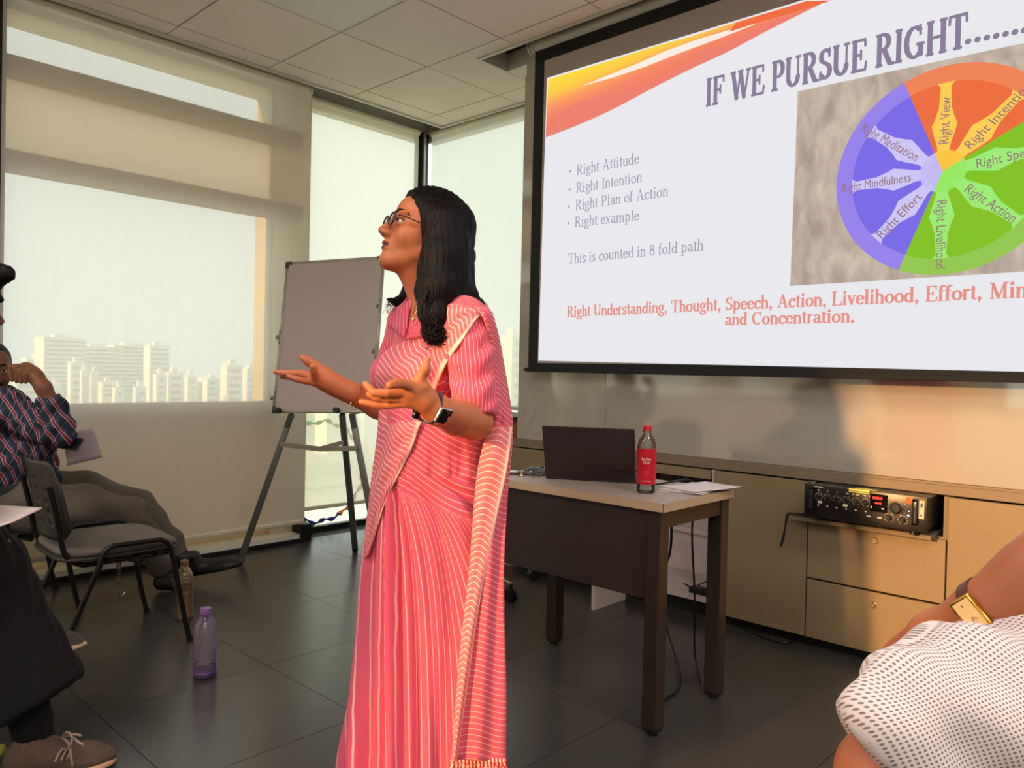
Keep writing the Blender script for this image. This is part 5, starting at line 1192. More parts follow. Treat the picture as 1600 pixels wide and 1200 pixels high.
for q in (-1, 1): MB().tube(spline([HD.w(.088, .018*q, .006), HD.w(.0905, .028*q, .0105), HD.w(.084, .040*q, .0085), HD.w(.075, .047*q, .003)], 12), .0011, 6).build('eyelashes', M_hair, body, smooth=True)

# hair
def hairmesh(F, name, m, parent, amp=.0013):
    V, Fq = F.mesh(2)
    q = V@np.array([CR, CF, UP]).T
    V = V + 0
    n = np.zeros_like(V); a = V[Fq]; fn = np.cross(a[:, 2]-a[:, 0], a[:, 3]-a[:, 1])
    for i in range(4): np.add.at(n, Fq[:, i], fn)
    n /= np.linalg.norm(n, axis=1)[:, None]+1e-12
    w = np.sin(q[:, 0]*420+np.sin(q[:, 2]*30)*2.0)*.5+np.sin(q[:, 1]*390+np.sin(q[:, 2]*24+1)*2.2)*.5+.5*np.sin(q[:, 0]*900+q[:, 1]*760+q[:, 2]*30)
    return np_obj(name, V+n*(w*amp)[:, None], Fq, m, parent)
F = Field(*bounds([HD.w(-.13, .1, .14), HD.w(.08, -.1, .14), P(760, 500, 1.86), P(680, 540, 1.80), P(605, 470, 2.06), P(740, 480, 2.06)], .03), .003)
F.ell(HD.w(-.014, 0, .034), (.107, .085, .097), 0, HD.R)
nA = unit(1.0*HD.f-.62*HD.t); nB = unit(1.0*HD.f-.10*HD.t)
F.plane(HD.w(.026, 0, .0), tuple(nA), .012)
F.cone(HD.w(.09, 0, -.04), HD.w(.05, 0, -.16), .075, .07, .01, 's')
F.chain([P(690, 345, 1.90), P(688, 400, 1.875), P(684, 450, 1.855), P(680, 495, 1.84), P(676, 522, 1.835), P(684, 534, 1.835)], [.045, .043, .040, .030, .020, .006], .02)
F.chain([P(712, 352, 1.96), P(710, 420, 1.955), P(718, 462, 1.94), P(742, 484, 1.90), P(762, 500, 1.885)], [.050, .046, .042, .026, .006], .02)
F.chain([P(700, 380, 1.92), P(700, 440, 1.905), P(702, 478, 1.89), P(695, 500, 1.88)], [.056, .050, .036, .016], .02)
F.chain([P(676, 380, 1.875), P(668, 420, 1.875), P(664, 455, 1.865), P(668, 490, 1.845), P(674, 515, 1.835)], [.018, .022, .024, .022, .014], .012)
F.chain([P(655, 400, 2.03), P(645, 440, 2.04), P(636, 462, 2.045), P(622, 472, 2.045), P(605, 468, 2.05)], [.022, .022, .017, .011, .004], .012)
hair = hairmesh(F, 'hair', M_hair, wm)
m = MB(); rh = random.Random(5)
def lock(pts, r=.0016, curl=.006, n=26, turns=2.5):
    Pn = spline(pts, n); ph = rh.random()*6; out = []
    for i, p in enumerate(Pn):
        f = i/(n-1); a = ph+turns*2*PI*f*f; out.append(p+curl*f*(math.cos(a)*CR+math.sin(a)*CF))
    m.tube(out, [r*(1-.75*i/(n-1)) for i in range(n)], 5)
for i in range(70):
    u = rh.random(); jx = lambda s_=6: rh.uniform(-s_, s_)
    if u < .45: lock([P(676+jx(12), 455+jx(14), 1.815+rh.uniform(-.0, .02)), P(674+jx(16), 492+jx(), 1.81), P(678+jx(18), 520+jx(), 1.81), P(684+jx(16), 537+jx(10), 1.812)], .0034, .009, turns=2.2)
    elif u < .8: lock([P(722+jx(12), 455+jx(10), 1.895), P(740+jx(10), 478+jx(8), 1.895), P(756+jx(8), 492+jx(10), 1.90), P(766+jx(7), 512+jx(20), 1.90)], .0016, .007, turns=2)
    else: lock([P(640+jx(5), 450+jx(), 2.03), P(628+jx(5), 468+jx(4), 2.03), P(612+jx(6), 474+jx(6), 2.03), P(606+jx(6), 482+jx(10), 2.02)], .0014, .006, turns=1.5)
for i in range(5): lock([P(668, 395, 1.86), P(664-i, 430, 1.855), P(660+i, 460, 1.85), P(650+4*i, 478+2*i, 1.85)], .0014, .003, turns=1)
m.build('hair_strands', M_hair, hair, smooth=True)['kind'] = 'stuff'
MB().sphere(P(736, 401, 1.965), (.013, .013, .024)).sphere(P(734, 394, 1.965), (.013, .015, .010)).build('hair_clip', mat('black_hair_clip', (10, 9, 10), .3), hair, smooth=True)

# glasses
gl_ = MB(); M_gf = mat('dark_red_frame', (62, 22, 20), .25); lens = glass_mat('spectacle_lens', (250, 250, 250), .05)
gs = MB()
def lens_ring(q, R_=.0018):
    pts = []
    for i in range(29):
        a = 2*PI*i/28; ex = abs(math.cos(a))**.75*math.copysign(1, math.cos(a)); ey = abs(math.sin(a))**.75*math.copysign(1, math.sin(a))
        pts.append(HD.w(.1035-.10*(.031+.0255*ex)**2*8*.6, (.033+.0235*ex)*q, .0015+.0165*ey))
    return pts
for q in (-1, 1): gs.tube(lens_ring(q), .0022, 8, caps=False)
gs.tube(spline([HD.w(.101, -.0105, .004), HD.w(.105, 0, .008), HD.w(.101, .0105, .004)], 9), .0016, 8)
fo = gs.build('eyeglasses', M_gf, wm, smooth=True)
for q in (-1, 1):
    MB().tube(spline([HD.w(.093, .057*q, .008), HD.w(.086, .067*q, .009), HD.w(.04, .076*q, .006), HD.w(-.01, .080*q, .002), HD.w(-.03, .080*q, -.012)], 20), .0022, 8, flat=(1.5, .7)).build('temple', M_gf, fo, smooth=True)
    pts = lens_ring(q)[:-1]; c = sum(pts)/len(pts)+HD.f*.0008
    MB().add(pts+[c], [(i, (i+1) % 28, 28) for i in range(28)]).build('lens', lens, fo, smooth=True)

# blouse
M_bl = stripe_mat('pink_striped_cotton', (222, 78, 104), (244, 182, 172), .13)
FB = Field(*bounds([T(.18, .2, .92), T(-.12, -.2, 1.36), T(.18, -.2, .95), P(770, 665, 1.79), P(600, 650, 2.1)], .04), .0042)
FB.ell(T(0, 0, 1.17), (.092, .140, .175), 0, TR_); FB.ell(T(.0, 0, 1.0), (.088, .122, .10), .05, TR_)
for q in (-1, 1): FB.ell(T(.080, .066*q, 1.125), (.062, .060, .060), .035)
FB.chain([T(.0, .125, 1.275), T(-.01, 0, 1.315), T(.0, -.125, 1.275)], [.045, .058, .045], .04)
FB.chain([T(0, .140, 1.262), P(735, 560, 1.825), P(741, 625, 1.80), P(742, 668, 1.795)], [.052, .053, .050, .050], .025)
FB.chain([T(0, -.140, 1.262), P(624, 560, 2.10), P(632, 630, 2.06)], [.050, .052, .052], .025)
dirs = unit(P(742, 650, 1.795)-P(735, 560, 1.825)); sub_ = FB._sub(P(742, 680, 1.795)-.10, P(742, 680, 1.795)+.10); dd_ = ((sub_[1]-(P(742, 652, 1.795)-0*UP).astype(np.float32))@dirs.astype(np.float32)); side_ = ((sub_[1]-P(712, 650, 1.80).astype(np.float32))@CR.astype(np.float32)); FB.d[sub_[0]] = np.where(side_ > 0, np.maximum(FB.d[sub_[0]], dd_), FB.d[sub_[0]])
FBs = FB.d.copy()
FB.cone(T(.02, -.005, 1.42), T(.060, -.005, 1.31), .064, .046, .008, 's'); FB.cone(T(.085, -.008, 1.32), T(.130, -.014, 1.208), .032, .003, .005, 's')
V, Fq = FB.mesh(2)
# open the left sleeve end and lay stripes along sleeve / body
Lq = (V-tc0)@TR_
axis = P(738, 600, 1.81); rel = V-axis; al = rel@dirs; rad = rel-np.outer(al, dirs); e1 = unit(np.cross(dirs, CF)); e2 = np.cross(dirs, e1)
ang = np.arctan2(rad@e2, rad@e1)
pr = (V-CC)@np.stack([CR, CU, CF], 1); ppx = 800+FPX*pr[:, 0]/pr[:, 2]
slv = (ppx > 696) & (Lq[:, 1] > .10)
stripe = np.where(slv, ang*.058/.0105, Lq[:, 1]/.0105+Lq[:, 0]*8)
wr = np.where(slv, .0035*np.sin(al*95+np.cos(ang*2)*2.2)*np.clip((np.linalg.norm(rad, axis=1)-.035)/.02, 0, 1), 0)
V = V+unit(CU)*wr[:, None]*.6+np.where(slv, 1, 0)[:, None]*rad/np.maximum(np.linalg.norm(rad, axis=1), .01)[:, None]*wr[:, None]
blouse = np_obj('blouse', V, Fq, M_bl, wm, attr={'stripe': stripe, 'hem': np.zeros(len(V))})
# sleeve cuff
cpt = P(758, 652, 1.795); cu = MB(); ring = []
for i in range(41):
    a = 2*PI*i/40; ring.append(cpt+(e1*math.cos(a)+e2*math.sin(a))*(.0605+.0012*math.sin(5*a)))
# collar lapels
FBc = FB.d; FB.d = FBs
def on_body(px, py, off): d_, h = march(FB, np.asarray(px, float), np.asarray(py, float), 1.6, 2.25); return depv(px, py, d_-off)
M_pink2 = stripe_mat('pink_collar_cotton', (218, 70, 100), (240, 176, 166), .13)
def patch(name, quad, off, n=10, m=M_pink2, sol=.003, su=8, sv=0, curl=0):
    q = np.array(quad, float); G = np.zeros((n, n, 2))
    for i in range(n):
        for j in range(n): u, v = i/(n-1), j/(n-1); G[i, j] = q[0]*(1-u)*(1-v)+q[1]*u*(1-v)+q[2]*u*v+q[3]*(1-u)*v
    Pw = on_body(G[..., 0], G[..., 1], off+.009); uu, vv = np.meshgrid(np.linspace(0, 1, n), np.linspace(0, 1, n), indexing='ij')
    Pw = Pw-CF*(curl*np.sin(vv*PI))[..., None]
    o = np_obj(name, Pw.reshape(-1, 3), grid_faces(n, n), m, wm, attr={'stripe': (uu*su+vv*sv).ravel(), 'hem': np.zeros(n*n)})
    md = o.modifiers.new('t', 'SOLIDIFY'); md.thickness = sol; return o
patch('collar', [(643, 466), (632, 531), (606, 506), (620, 484)], .005, su=2, sv=5, curl=.006)
patch('collar', [(662, 498), (633, 531), (662, 526), (680, 500)], .005, su=2, sv=4, curl=.006)

# skirt of the sari
prof = [(640, 606, 770, .125), (690, 596, 775, .135), (730, 588, 780, .138), (770, 583, 783, .140), (800, 577, 785, .145), (850, 571, 787, .15), (900, 566, 787, .155), (950, 562, 787, .16), (1000, 559, 787, .165), (1050, 553, 787, .17), (1100, 543, 787, .18), (1150, 534, 787, .19), (1200, 525, 788, .20), (1262, 514, 790, .205)]
pp = np.array(prof, float); nz, na = 150, 260; ys = np.linspace(640, 1262, nz); xl = np.interp(ys, pp[:, 0], pp[:, 1]); xr_ = np.interp(ys, pp[:, 0], pp[:, 2]); hd = np.interp(ys, pp[:, 0], pp[:, 3])
th = np.linspace(0, 2*PI, na, endpoint=False); XX = (xl+xr_)[:, None]/2+(xr_-xl)[:, None]/2*np.sign(np.cos(th))*np.abs(np.cos(th))**.9; YY = np.repeat(ys[:, None], na, 1)
DD = 1.965+hd[:, None]*np.sin(th)
g = .25+.75*(1-np.exp(-np.maximum(YY-745, 0)/115)); xc = 606-6*(YY-650)/600*0
cc = (XX-xc)/g
front = np.sin(th)[None, :] < .15
# folds follow the fan of the pleats
Aq = np.clip((YY-700)/160, 0, 1); hemg = np.clip((YY-700)/500, 0, 1)
w_l = 1/(1+np.exp((XX-(650+.04*(YY-760)))/9))
xn = (XX-(612-.10*(YY-770)))        # pleat bundle coordinate, falls slightly to the left
dl = (np.sin(cc/4.6)*.0095+np.sin(cc/10.5+.7)*.009)*(1+.5*hemg)*Aq
dr_ = (np.sin(cc/24+YY/140)*.014+np.sin(cc/10+1+YY/90)*.005)*np.clip((YY-670)/80, 0, 1)
dr_ = dr_*np.clip((YY-700)/110, .25, 1); sweep = np.sin((YY-900-.9*(XX-650))/58)*.008*np.clip((XX-660)/60, 0, 1)*np.clip((YY-720)/80, 0, 1)
disp = w_l*dl+(1-w_l)*(dr_+sweep)
groove = -.022*np.exp(-((XX-(616+.03*(YY-760)))/4.5)**2)*np.clip((YY-752)/30, 0, 1)*np.clip((1180-YY)/300, 0, 1)*np.where(front, 1, 0)
disp = (disp+groove)*(1-.75*np.abs(np.cos(th))**8)[None, :]
cx = (xl+xr_)[:, None]/2; Pm = depv(XX, YY, DD); Cm = depv(cx+0*XX, YY, 1.965+0*XX); nv = Pm-Cm; nv /= np.linalg.norm(nv, axis=-1)[..., None]
Pm = Pm+nv*disp[..., None]; Pm[..., 2] = np.maximum(Pm[..., 2], .012)
sc = np.where(w_l > .5, xn/(5.2+3.2*hemg)*1.0, cc/13.0)
sc = cc/10.2; up_ = (YY < 768+.42*(XX-622)) & front & (XX > 612); sc = np.where(up_, (-.46*XX+.89*YY+6*np.sin(XX/30))/8.6, sc)
idx = np.arange(nz*na).reshape(nz, na); q0 = idx[:-1]; q1 = idx[1:]
Fq = np.stack([q0, np.roll(q0, -1, 1), np.roll(q1, -1, 1), q1], -1).reshape(-1, 4)
M_sari = stripe_mat('pink_sari_cotton', (234, 92, 118), (250, 196, 176), .13, translucent=.12)
skirt = np_obj('sari_skirt', Pm.reshape(-1, 3), Fq, M_sari, wm, attr={'stripe': sc.ravel(), 'hem': (np.clip((YY-1235)/8, 0, 1)).ravel()}); md = skirt.modifiers.new('t', 'SOLIDIFY'); md.thickness = .002

# pallu across the chest
FB2 = FB    # smooth torso field
rows = [((706, 474), (757, 487)), ((690, 484), (741, 503)), ((668, 506), (722, 532)), ((634, 532), (700, 564)), ((600, 552), (685, 597)), ((587, 582), (673, 630)), ((590, 612), (664, 650)), ((592, 650), (655, 668)), ((588, 695), (645, 697)), ((581, 745), (623, 742)), ((576, 795), (602, 786)), ((571, 872), (577, 866))]
nr, nc = 110, 40
A_ = spline([r[0] for r in rows], nr); B2 = spline([r[1] for r in rows], nr)
tt_ = np.linspace(-.16, 1, nc); G = A_[:, None]*(1-np.clip(tt_, 0, 1))[None, :, None]+B2[:, None]*np.clip(tt_, 0, 1)[None, :, None]
d1, h1 = march(FB, G[..., 0], G[..., 1], 1.65, 2.15)
skd = 1.965-np.interp(G[..., 1], pp[:, 0], pp[:, 3])*np.sqrt(np.clip(1-((G[..., 0]-np.interp(G[..., 1], ys, (xl+xr_)/2))/(np.interp(G[..., 1], ys, (xr_-xl)/2)+2))**2, 0.02, 1))
wz = np.clip((G[..., 1]-640)/50, 0, 1); d1 = np.where(h1, d1, np.minimum(d1, 1.97))
base = np.minimum(d1*(1-wz)+wz*skd, np.where(G[..., 1] > 655, skd, 9)) 
for _ in range(14):
    b2 = base.copy(); b2[1:-1] = (base[:-2]+base[2:]+2*base[1:-1])/4; b2[:, 1:-1] = (b2[:, :-2]+b2[:, 2:]+2*b2[:, 1:-1])/4; base = np.minimum(b2, base+.002)
sv_ = np.linspace(0, 1, nr)[:, None]; tq = tt_[None, :]
base = base-.014-.0035*np.sin(tq*16+sv_*9)*np.clip(sv_*6, 0, 1)-.002*np.sin(sv_*60+tq*8)
base = base+np.where(tq < 0, -tq*.35, 0)+0*sv_
Pw = depv(G[..., 0]+np.where(tq < 0, -tq*6, 0), G[..., 1], base)
M_pal = stripe_mat('pink_sari_drape', (238, 116, 130), (252, 218, 196), .19, translucent=.2)
ln = np.concatenate([[0], np.cumsum(np.linalg.norm(np.diff((A_+B2)/2, axis=0), axis=1))])
wv = .5*np.sin(tq*11+ln[:, None]/24)*.6
st_v = (ln[:, None]-50*tq+3.5*np.sin(tq*9+ln[:, None]/40)+1.1*np.sin(tq*19+ln[:, None]/26))/8.6
hem = np.clip((tq-.90)/.03, 0, 1)*np.ones_like(sv_)
dark = 0
o = np_obj('sari_drape', Pw.reshape(-1, 3), grid_faces(nr, nc), M_pal, wm, attr={'stripe': st_v.ravel(), 'hem': hem.ravel()}); md = o.modifiers.new('t', 'SOLIDIFY'); md.thickness = .0015

# pallu falling behind the left arm, to the fringe
M_fall = stripe_mat('sheer_pink_sari_fall', (234, 104, 128), (250, 206, 190), .13, translucent=.25, see=.10)
M_fall2 = stripe_mat('double_pink_sari_fall', (240, 124, 130), (252, 222, 196), .17, translucent=.15)
rw = [((700, 474), (760, 474), 1.95, 1.93), ((738, 478), (764, 482), 1.835, 1.845), ((752, 492), (771, 497), 1.80, 1.83), ((762, 522), (780, 530), 1.82, 1.87), ((766, 570), (789, 580), 1.84, 1.89), ((768, 615), (797, 628), 1.84, 1.89), ((768, 648), (801, 660), 1.85, 1.86), ((758, 686), (801, 692), 1.845, 1.83), ((748, 730), (797, 735), 1.83, 1.82), ((742, 790), (792, 795), 1.815, 1.81), ((736, 870), (788, 875), 1.80, 1.80), ((729, 940), (787, 945), 1.79, 1.79), ((722, 1000), (789, 1005), 1.78, 1.785), ((714, 1090), (791, 1095), 1.77, 1.78), ((708, 1187), (790, 1190), 1.765, 1.775)]
nr, nc = 130, 30
R4 = spline([[*a, *b, c, d] for a, b, c, d in rw], nr); tq = np.linspace(0, 1, nc)[None, :]; sv_ = np.linspace(0, 1, nr)[:, None]
X_ = R4[:, 0:1]*(1-tq)+R4[:, 2:3]*tq; Y_ = R4[:, 1:2]*(1-tq)+R4[:, 3:4]*tq; D_ = R4[:, 4:5]*(1-tq)+R4[:, 5:6]*tq
D_ = D_-.018*np.sin(tq*PI)*np.clip(sv_*3, 0, 1)+.005*np.sin(tq*13+sv_*5)*np.clip(sv_*2, .2, 1)
ln = np.concatenate([[0], np.cumsum(np.hypot(np.diff(R4[:, 0]+R4[:, 2]), np.diff(R4[:, 1]+R4[:, 3]))/2)])
Pw = depv(X_, Y_, D_)
o = np_obj('sari_fall', Pw.reshape(-1, 3), grid_faces(nr, nc), M_fall, wm, attr={'stripe': ((ln[:, None]+5*np.sin(tq*5))/9.2).ravel(), 'hem': (np.clip((.03-np.abs(tq-.0))/.01, 0, 1)*np.ones_like(sv_)).ravel()}); md = o.modifiers.new('t', 'SOLIDIFY'); md.thickness = .0015
# folded-over front layer with cream edge
rw = [((766, 665), (800, 668), 1.835, 1.835), ((757, 690), (797, 700), 1.82, 1.815), ((747, 732), (790, 745), 1.81, 1.80), ((741, 790), (776, 808), 1.795, 1.79), ((735, 870), (759, 890), 1.785, 1.778), ((728, 940), (747, 955), 1.775, 1.77), ((721, 1000), (738, 1015), 1.765, 1.762), ((713, 1090), (725, 1105), 1.757, 1.757), ((706, 1188), (713, 1189), 1.753, 1.755)]
R4 = spline([[*a, *b, c, d] for a, b, c, d in rw], nr); nc = 20; tq = np.linspace(0, 1, nc)[None, :]
X_ = R4[:, 0:1]*(1-tq)+R4[:, 2:3]*tq; Y_ = R4[:, 1:2]*(1-tq)+R4[:, 3:4]*tq; D_ = R4[:, 4:5]*(1-tq)+R4[:, 5:6]*tq-.012*np.sin(tq*PI)+.003*np.sin(tq*9+sv_*6)
o = np_obj('sari_fold', depv(X_, Y_, D_).reshape(-1, 3), grid_faces(nr, nc), M_fall2, wm, attr={'stripe': ((Y_+7*np.sin(tq*4))/9.6).ravel(), 'hem': (np.clip((tq-.88)/.04, 0, 1)*np.ones_like(sv_)).ravel()}); md = o.modifiers.new('t', 'SOLIDIFY'); md.thickness = .0015
# fringe
fm = [MB(), MB()]; rf = random.Random(9)
for i in range(30):
    x = 707+83*i/29; b_ = i % 2
    for q in range(3):
        p0 = P(x, 1185, 1.765-.0); p1 = P(x+rf.uniform(-2, 2), 1194, 1.763); p2 = P(x+rf.uniform(-5, 5), 1207, 1.765); p3 = P(x+rf.uniform(-5, 5), 1222, 1.77); fm[b_].tube(spline([p0, p1, p2, p3], 8), [.0035, .002, .003, .0035, .003, .0025, .002, .001], 5)
    fm[b_].sphere(P(x, 1189, 1.762), .005, nu=8, nv=6)
fm[0].build('fringe', mat('cream_fringe', (246, 206, 176), .8), wm, smooth=True)['kind'] = 'stuff'; fm[1].build('fringe', mat('red_fringe', (206, 24, 60), .8), wm, smooth=True)['kind'] = 'stuff'

# watch, bangle, ring, necklace
def band(name, c, ax, r1, r2, w, th_, m, parent, n=40, ref=None):
    ax = unit(ax); a1 = unit(np.cross(ax, ref if ref is not None else UP)); a2 = np.cross(ax, a1); mb = MB(); vs = []
    for i in range(n):
        a = 2*PI*i/n
        for (dr2, da) in ((0, -w/2), (th_, -w/2), (th_, w/2), (0, w/2)): vs.append(c+ax*da+(a1*math.cos(a)*(r1+dr2)+a2*math.sin(a)*(r2+dr2)))
    mb.add(vs, [(i*4+k, i*4+(k+1) % 4, ((i+1) % n)*4+(k+1) % 4, ((i+1) % n)*4+k) for i in range(n) for k in range(4)]); return mb.build(name, m, parent, smooth='auto'), a1, a2, ax
wax = unit(P(722, 650, 1.705)-wr_); wc_ = P(671, 635, 1.606)
wt, a1, a2, ax = band('smartwatch', wc_, wax, .0335, .0335, .020, .003, mat('dark_grey_strap', (52, 46, 50), .5), wm)
vd = -unit(ray(682, 640)); vd = unit(vd-ax*(vd@ax)); tn = np.cross(ax, vd); vd2 = unit(vd*.93-tn*math.copysign(.30, tn@CU)); tn = np.cross(ax, vd2)
Mw = Matrix([[ax[i], tn[i], vd2[i], (wc_+vd2*.034)[i]] for i in range(3)]+[[0, 0, 0, 1]])
cs = MB().box((-.0215, -.0185, 0), (.0215, .0185, .011), M=Mw).build('case', mat('silver_watch_case', (196, 190, 184), .2, metal=1), wt, bevel=.0045, seg=4, smooth=True)
MB().box((-.019, -.016, .0105), (.019, .016, .0122), M=Mw).build('screen', mat('black_watch_glass', (14, 12, 14), .08), wt, bevel=.001, smooth=True)
bx_ = P(650.5, 648, 1.60); MB().box((-.009, -.009, -.004), (.009, .009, .004), M=Matrix([[ax[i], tn[i], vd2[i], bx_[i]] for i in range(3)]+[[0, 0, 0, 1]])).build('watch_button', mat('black_watch_plate', (12, 10, 12), .1), wt, bevel=.003, smooth=True)
rax = unit(P(592, 632, 1.99)-w2); M_gold = mat('gold', (232, 180, 104), .22, metal=1)
band('bangle', P(553, 617, 1.940), rax+.0*CR, .0305, .0305, .0025, .0016, M_gold, wm)
MB().sphere(P(548, 630, 1.915), .0032).sphere(P(541, 629, 1.92), .0022).build('bangle_charm', M_gold, wm, smooth=True)
band('ring', P(482, 592, 1.878), unit(P(468, 590, 1.88)-P(489, 592, 1.88)), .0118, .0118, .002, .001, M_gold, wm)
nk = [P(650, 452, 1.90), P(648, 478, 1.862), P(645.5, 496, 1.842), P(652, 484, 1.846), P(664, 462, 1.868)]
nb_ = MB().tube(spline(nk, 30), .0009, 6).build('necklace', M_gold, wm, smooth=True); MB().sphere(P(645.5, 499, 1.838), .0040).build('pendant', mat('stone_pendant', (226, 220, 190), .1, metal=.5), nb_, smooth=True)

# ------------------------------------------------------------------ seated man in plaid
def plaid_mat():
    m = bpy.data.materials.new('navy_plaid'); m.use_nodes = True; t = m.node_tree; b = t.nodes['Principled BSDF']; b.inputs['Roughness'].default_value = .85
    a = t.nodes.new('ShaderNodeAttribute'); a.attribute_name = 'pu'; sp = t.nodes.new('ShaderNodeSeparateXYZ'); t.links.new(a.outputs['Vector'], sp.inputs[0])
    def band_(sock, width, off=0):
        f = t.nodes.new('ShaderNodeMath'); f.operation = 'ADD'; f.inputs[1].default_value = off; t.links.new(sock, f.inputs[0])
        g = t.nodes.new('ShaderNodeMath'); g.operation = 'FRACT'; t.links.new(f.outputs[0], g.inputs[0])
        c = t.nodes.new('ShaderNodeMath'); c.operation = 'LESS_THAN'; c.inputs[1].default_value = width; t.links.new(g.outputs[0], c.inputs[0]); return c.outputs[0]
    def mixc(prev, col, fac, k=1):
        x = t.nodes.new('ShaderNodeMix'); x.data_type = 'RGBA'; x.inputs[7].default_value = (*lin(col), 1)
        if isinstance(prev, tuple): x.inputs[6].default_value = (*lin(prev), 1)
        else: t.links.new(prev, x.inputs[6])
        mu = t.nodes.new('ShaderNodeMath'); mu.operation = 'MULTIPLY'; mu.inputs[1].default_value = k; t.links.new(fac, mu.inputs[0]); t.links.new(mu.outputs[0], x.inputs[0]); return x.outputs[2]
    c = mixc((34, 40, 62), (62, 74, 104), band_(sp.outputs['Y'], .35), .55)
    c = mixc(c, (24, 28, 44), band_(sp.outputs['X'], .3, .5), .6)
    c = mixc(c, (214, 184, 196), band_(sp.outputs['X'], .30, .06)); c = mixc(c, (124, 30, 46), band_(sp.outputs['X'], .22, .02))
    c = mixc(c, (180, 170, 190), band_(sp.outputs['Y'], .05, .2), .35)
    t.links.new(c, b.inputs['Base Color']); return m
M_skin2 = skin_mat('dark_brown_skin', (128, 80, 56), (84, 44, 40)); M_trou = mat('grey_brown_trousers', (92, 82, 72), .85, noise=(30, .08), bump=(60, .3, .003)); M_shoe = mat('black_shoe', (18, 16, 15), .5)
def cloth_obj(name, F, m, parent, folds, attr=None, smooth=2):
    V, Fq = F.mesh(smooth); n = np.zeros_like(V); a = V[Fq]; fn = np.cross(a[:, 2]-a[:, 0], a[:, 3]-a[:, 1])
    for i in range(4): np.add.at(n, Fq[:, i], fn)
    n /= np.linalg.norm(n, axis=1)[:, None]+1e-12
    V2 = V+n*folds(V)[:, None]
    return np_obj(name, V2, Fq, m, parent, attr=attr(V) if attr else None)
PM = lambda px, py, D: dep(px, py, D-.15*min(max((300-px)/150, 0), 1))
hipc = PM(40, 785, 3.62)
mn = thing('person', 'seated man in navy plaid shirt resting his cheek on his fist, legs stretched out', 'person', (hipc[0], hipc[1], 0))
H2 = Head(PM(-15, 577, 3.50), .72*CR[:2]-.69*CF[:2], math.radians(-6), 0)
F = Field(*bounds([H2.w(.13, 0, .13), H2.w(-.12, .1, -.12), H2.w(0, -.1, 0), PM(95, 680, 3.36), PM(-10, 650, 3.6)], .05), .004)
H2.sculpt(F)
F.chain([H2.w(-.02, 0, -.06), PM(-12, 625, 3.55), PM(-5, 660, 3.56)], [.055, .058, .10], .03)

F.chain([PM(97, 672, 3.38), PM(84, 640, 3.36), PM(68, 606, 3.34), PM(56, 589, 3.35), PM(42, 578, 3.37)], [.034, .034, .031, .030, .032], .015)
F.cone(PM(52, 584, 3.365), PM(38, 577, 3.375), .030, .026, .015)
for i, (x0, y0, x1, y1, x2, y2) in enumerate(((36, 572, 17, 573, 19, 594), (40, 574, 25, 576, 26, 596), (45, 578, 32, 580, 33, 597), (50, 584, 40, 585, 40, 597))): F.chain([PM(x0, y0, 3.345-.004*i), PM(x1, y1, 3.325-.004*i), PM(x2, y2, 3.33-.004*i)], [.0120, .0112, .0088], .002)
parts = [F.mesh(1)]
F = Field(*bounds([PM(70, 690, 3.45), PM(125, 695, 3.4)], .06), .0045); F.chain([PM(70, 692, 3.46), PM(86, 683, 3.44)], [.034, .030], .01); F.ell(PM(94, 684, 3.43), (.035, .03, .026), .015)
for i in range(4): F.chain([PM(92, 678+4*i, 3.43), PM(101, 680+4.5*i, 3.42), PM(99, 686+4*i, 3.40)], [.011, .0105, .009], .003)
parts.append(F.mesh(1))
F = Field(*bounds([PM(-30, 640, 3.7), PM(60, 800, 3.5), PM(400, 930, 4.2), PM(0, 700, 3.4)], .1), .014)
F.chain([PM(-2, 660, 3.58), PM(28, 740, 3.62)], [.13, .13], .05); F.chain([PM(42, 788, 3.52), PM(205, 805, 3.72), PM(256, 900, 3.89)], [.08, .055, .028], .03); F.chain([PM(42, 782, 3.70), PM(222, 793, 3.98), PM(290, 893, 4.02)], [.08, .055, .028], .03)
parts.append(F.mesh(1)); bd2 = merged('body', parts, M_skin2, mn, H2); H2.eyes(bd2)
F = Field(*bounds([H2.w(.1, 0, .14), H2.w(-.14, .1, -.1), H2.w(0, -.12, 0)], .02), .005); F.ell(H2.w(-.016, 0, .034), (.100, .080, .090), 0, H2.R); F.plane(H2.w(.035, 0, .0), tuple(unit(H2.f-.5*H2.t)), .01); F.cone(H2.w(.08, 0, -.05), H2.w(.03, 0, -.14), .075, .08, .01, 's'); hairmesh(F, 'hair', M_hair, mn, .001)
for q in (-1, 1): MB().tube(spline([H2.w(.094, .012*q, .026), H2.w(.088, .032*q, .031), H2.w(.072, .05*q, .024)], 8), .0035, 6).build('eyebrow', M_hair, bd2, smooth=True)
MB().tube(spline([H2.w(.088, -.030, -.058), H2.w(.101, -.012, -.047), H2.w(.103, 0, -.046), H2.w(.101, .012, -.047), H2.w(.088, .030, -.058)], 14), [.003]+[.0055]*12+[.003], 8).build('moustache', M_hair, bd2, smooth=True)
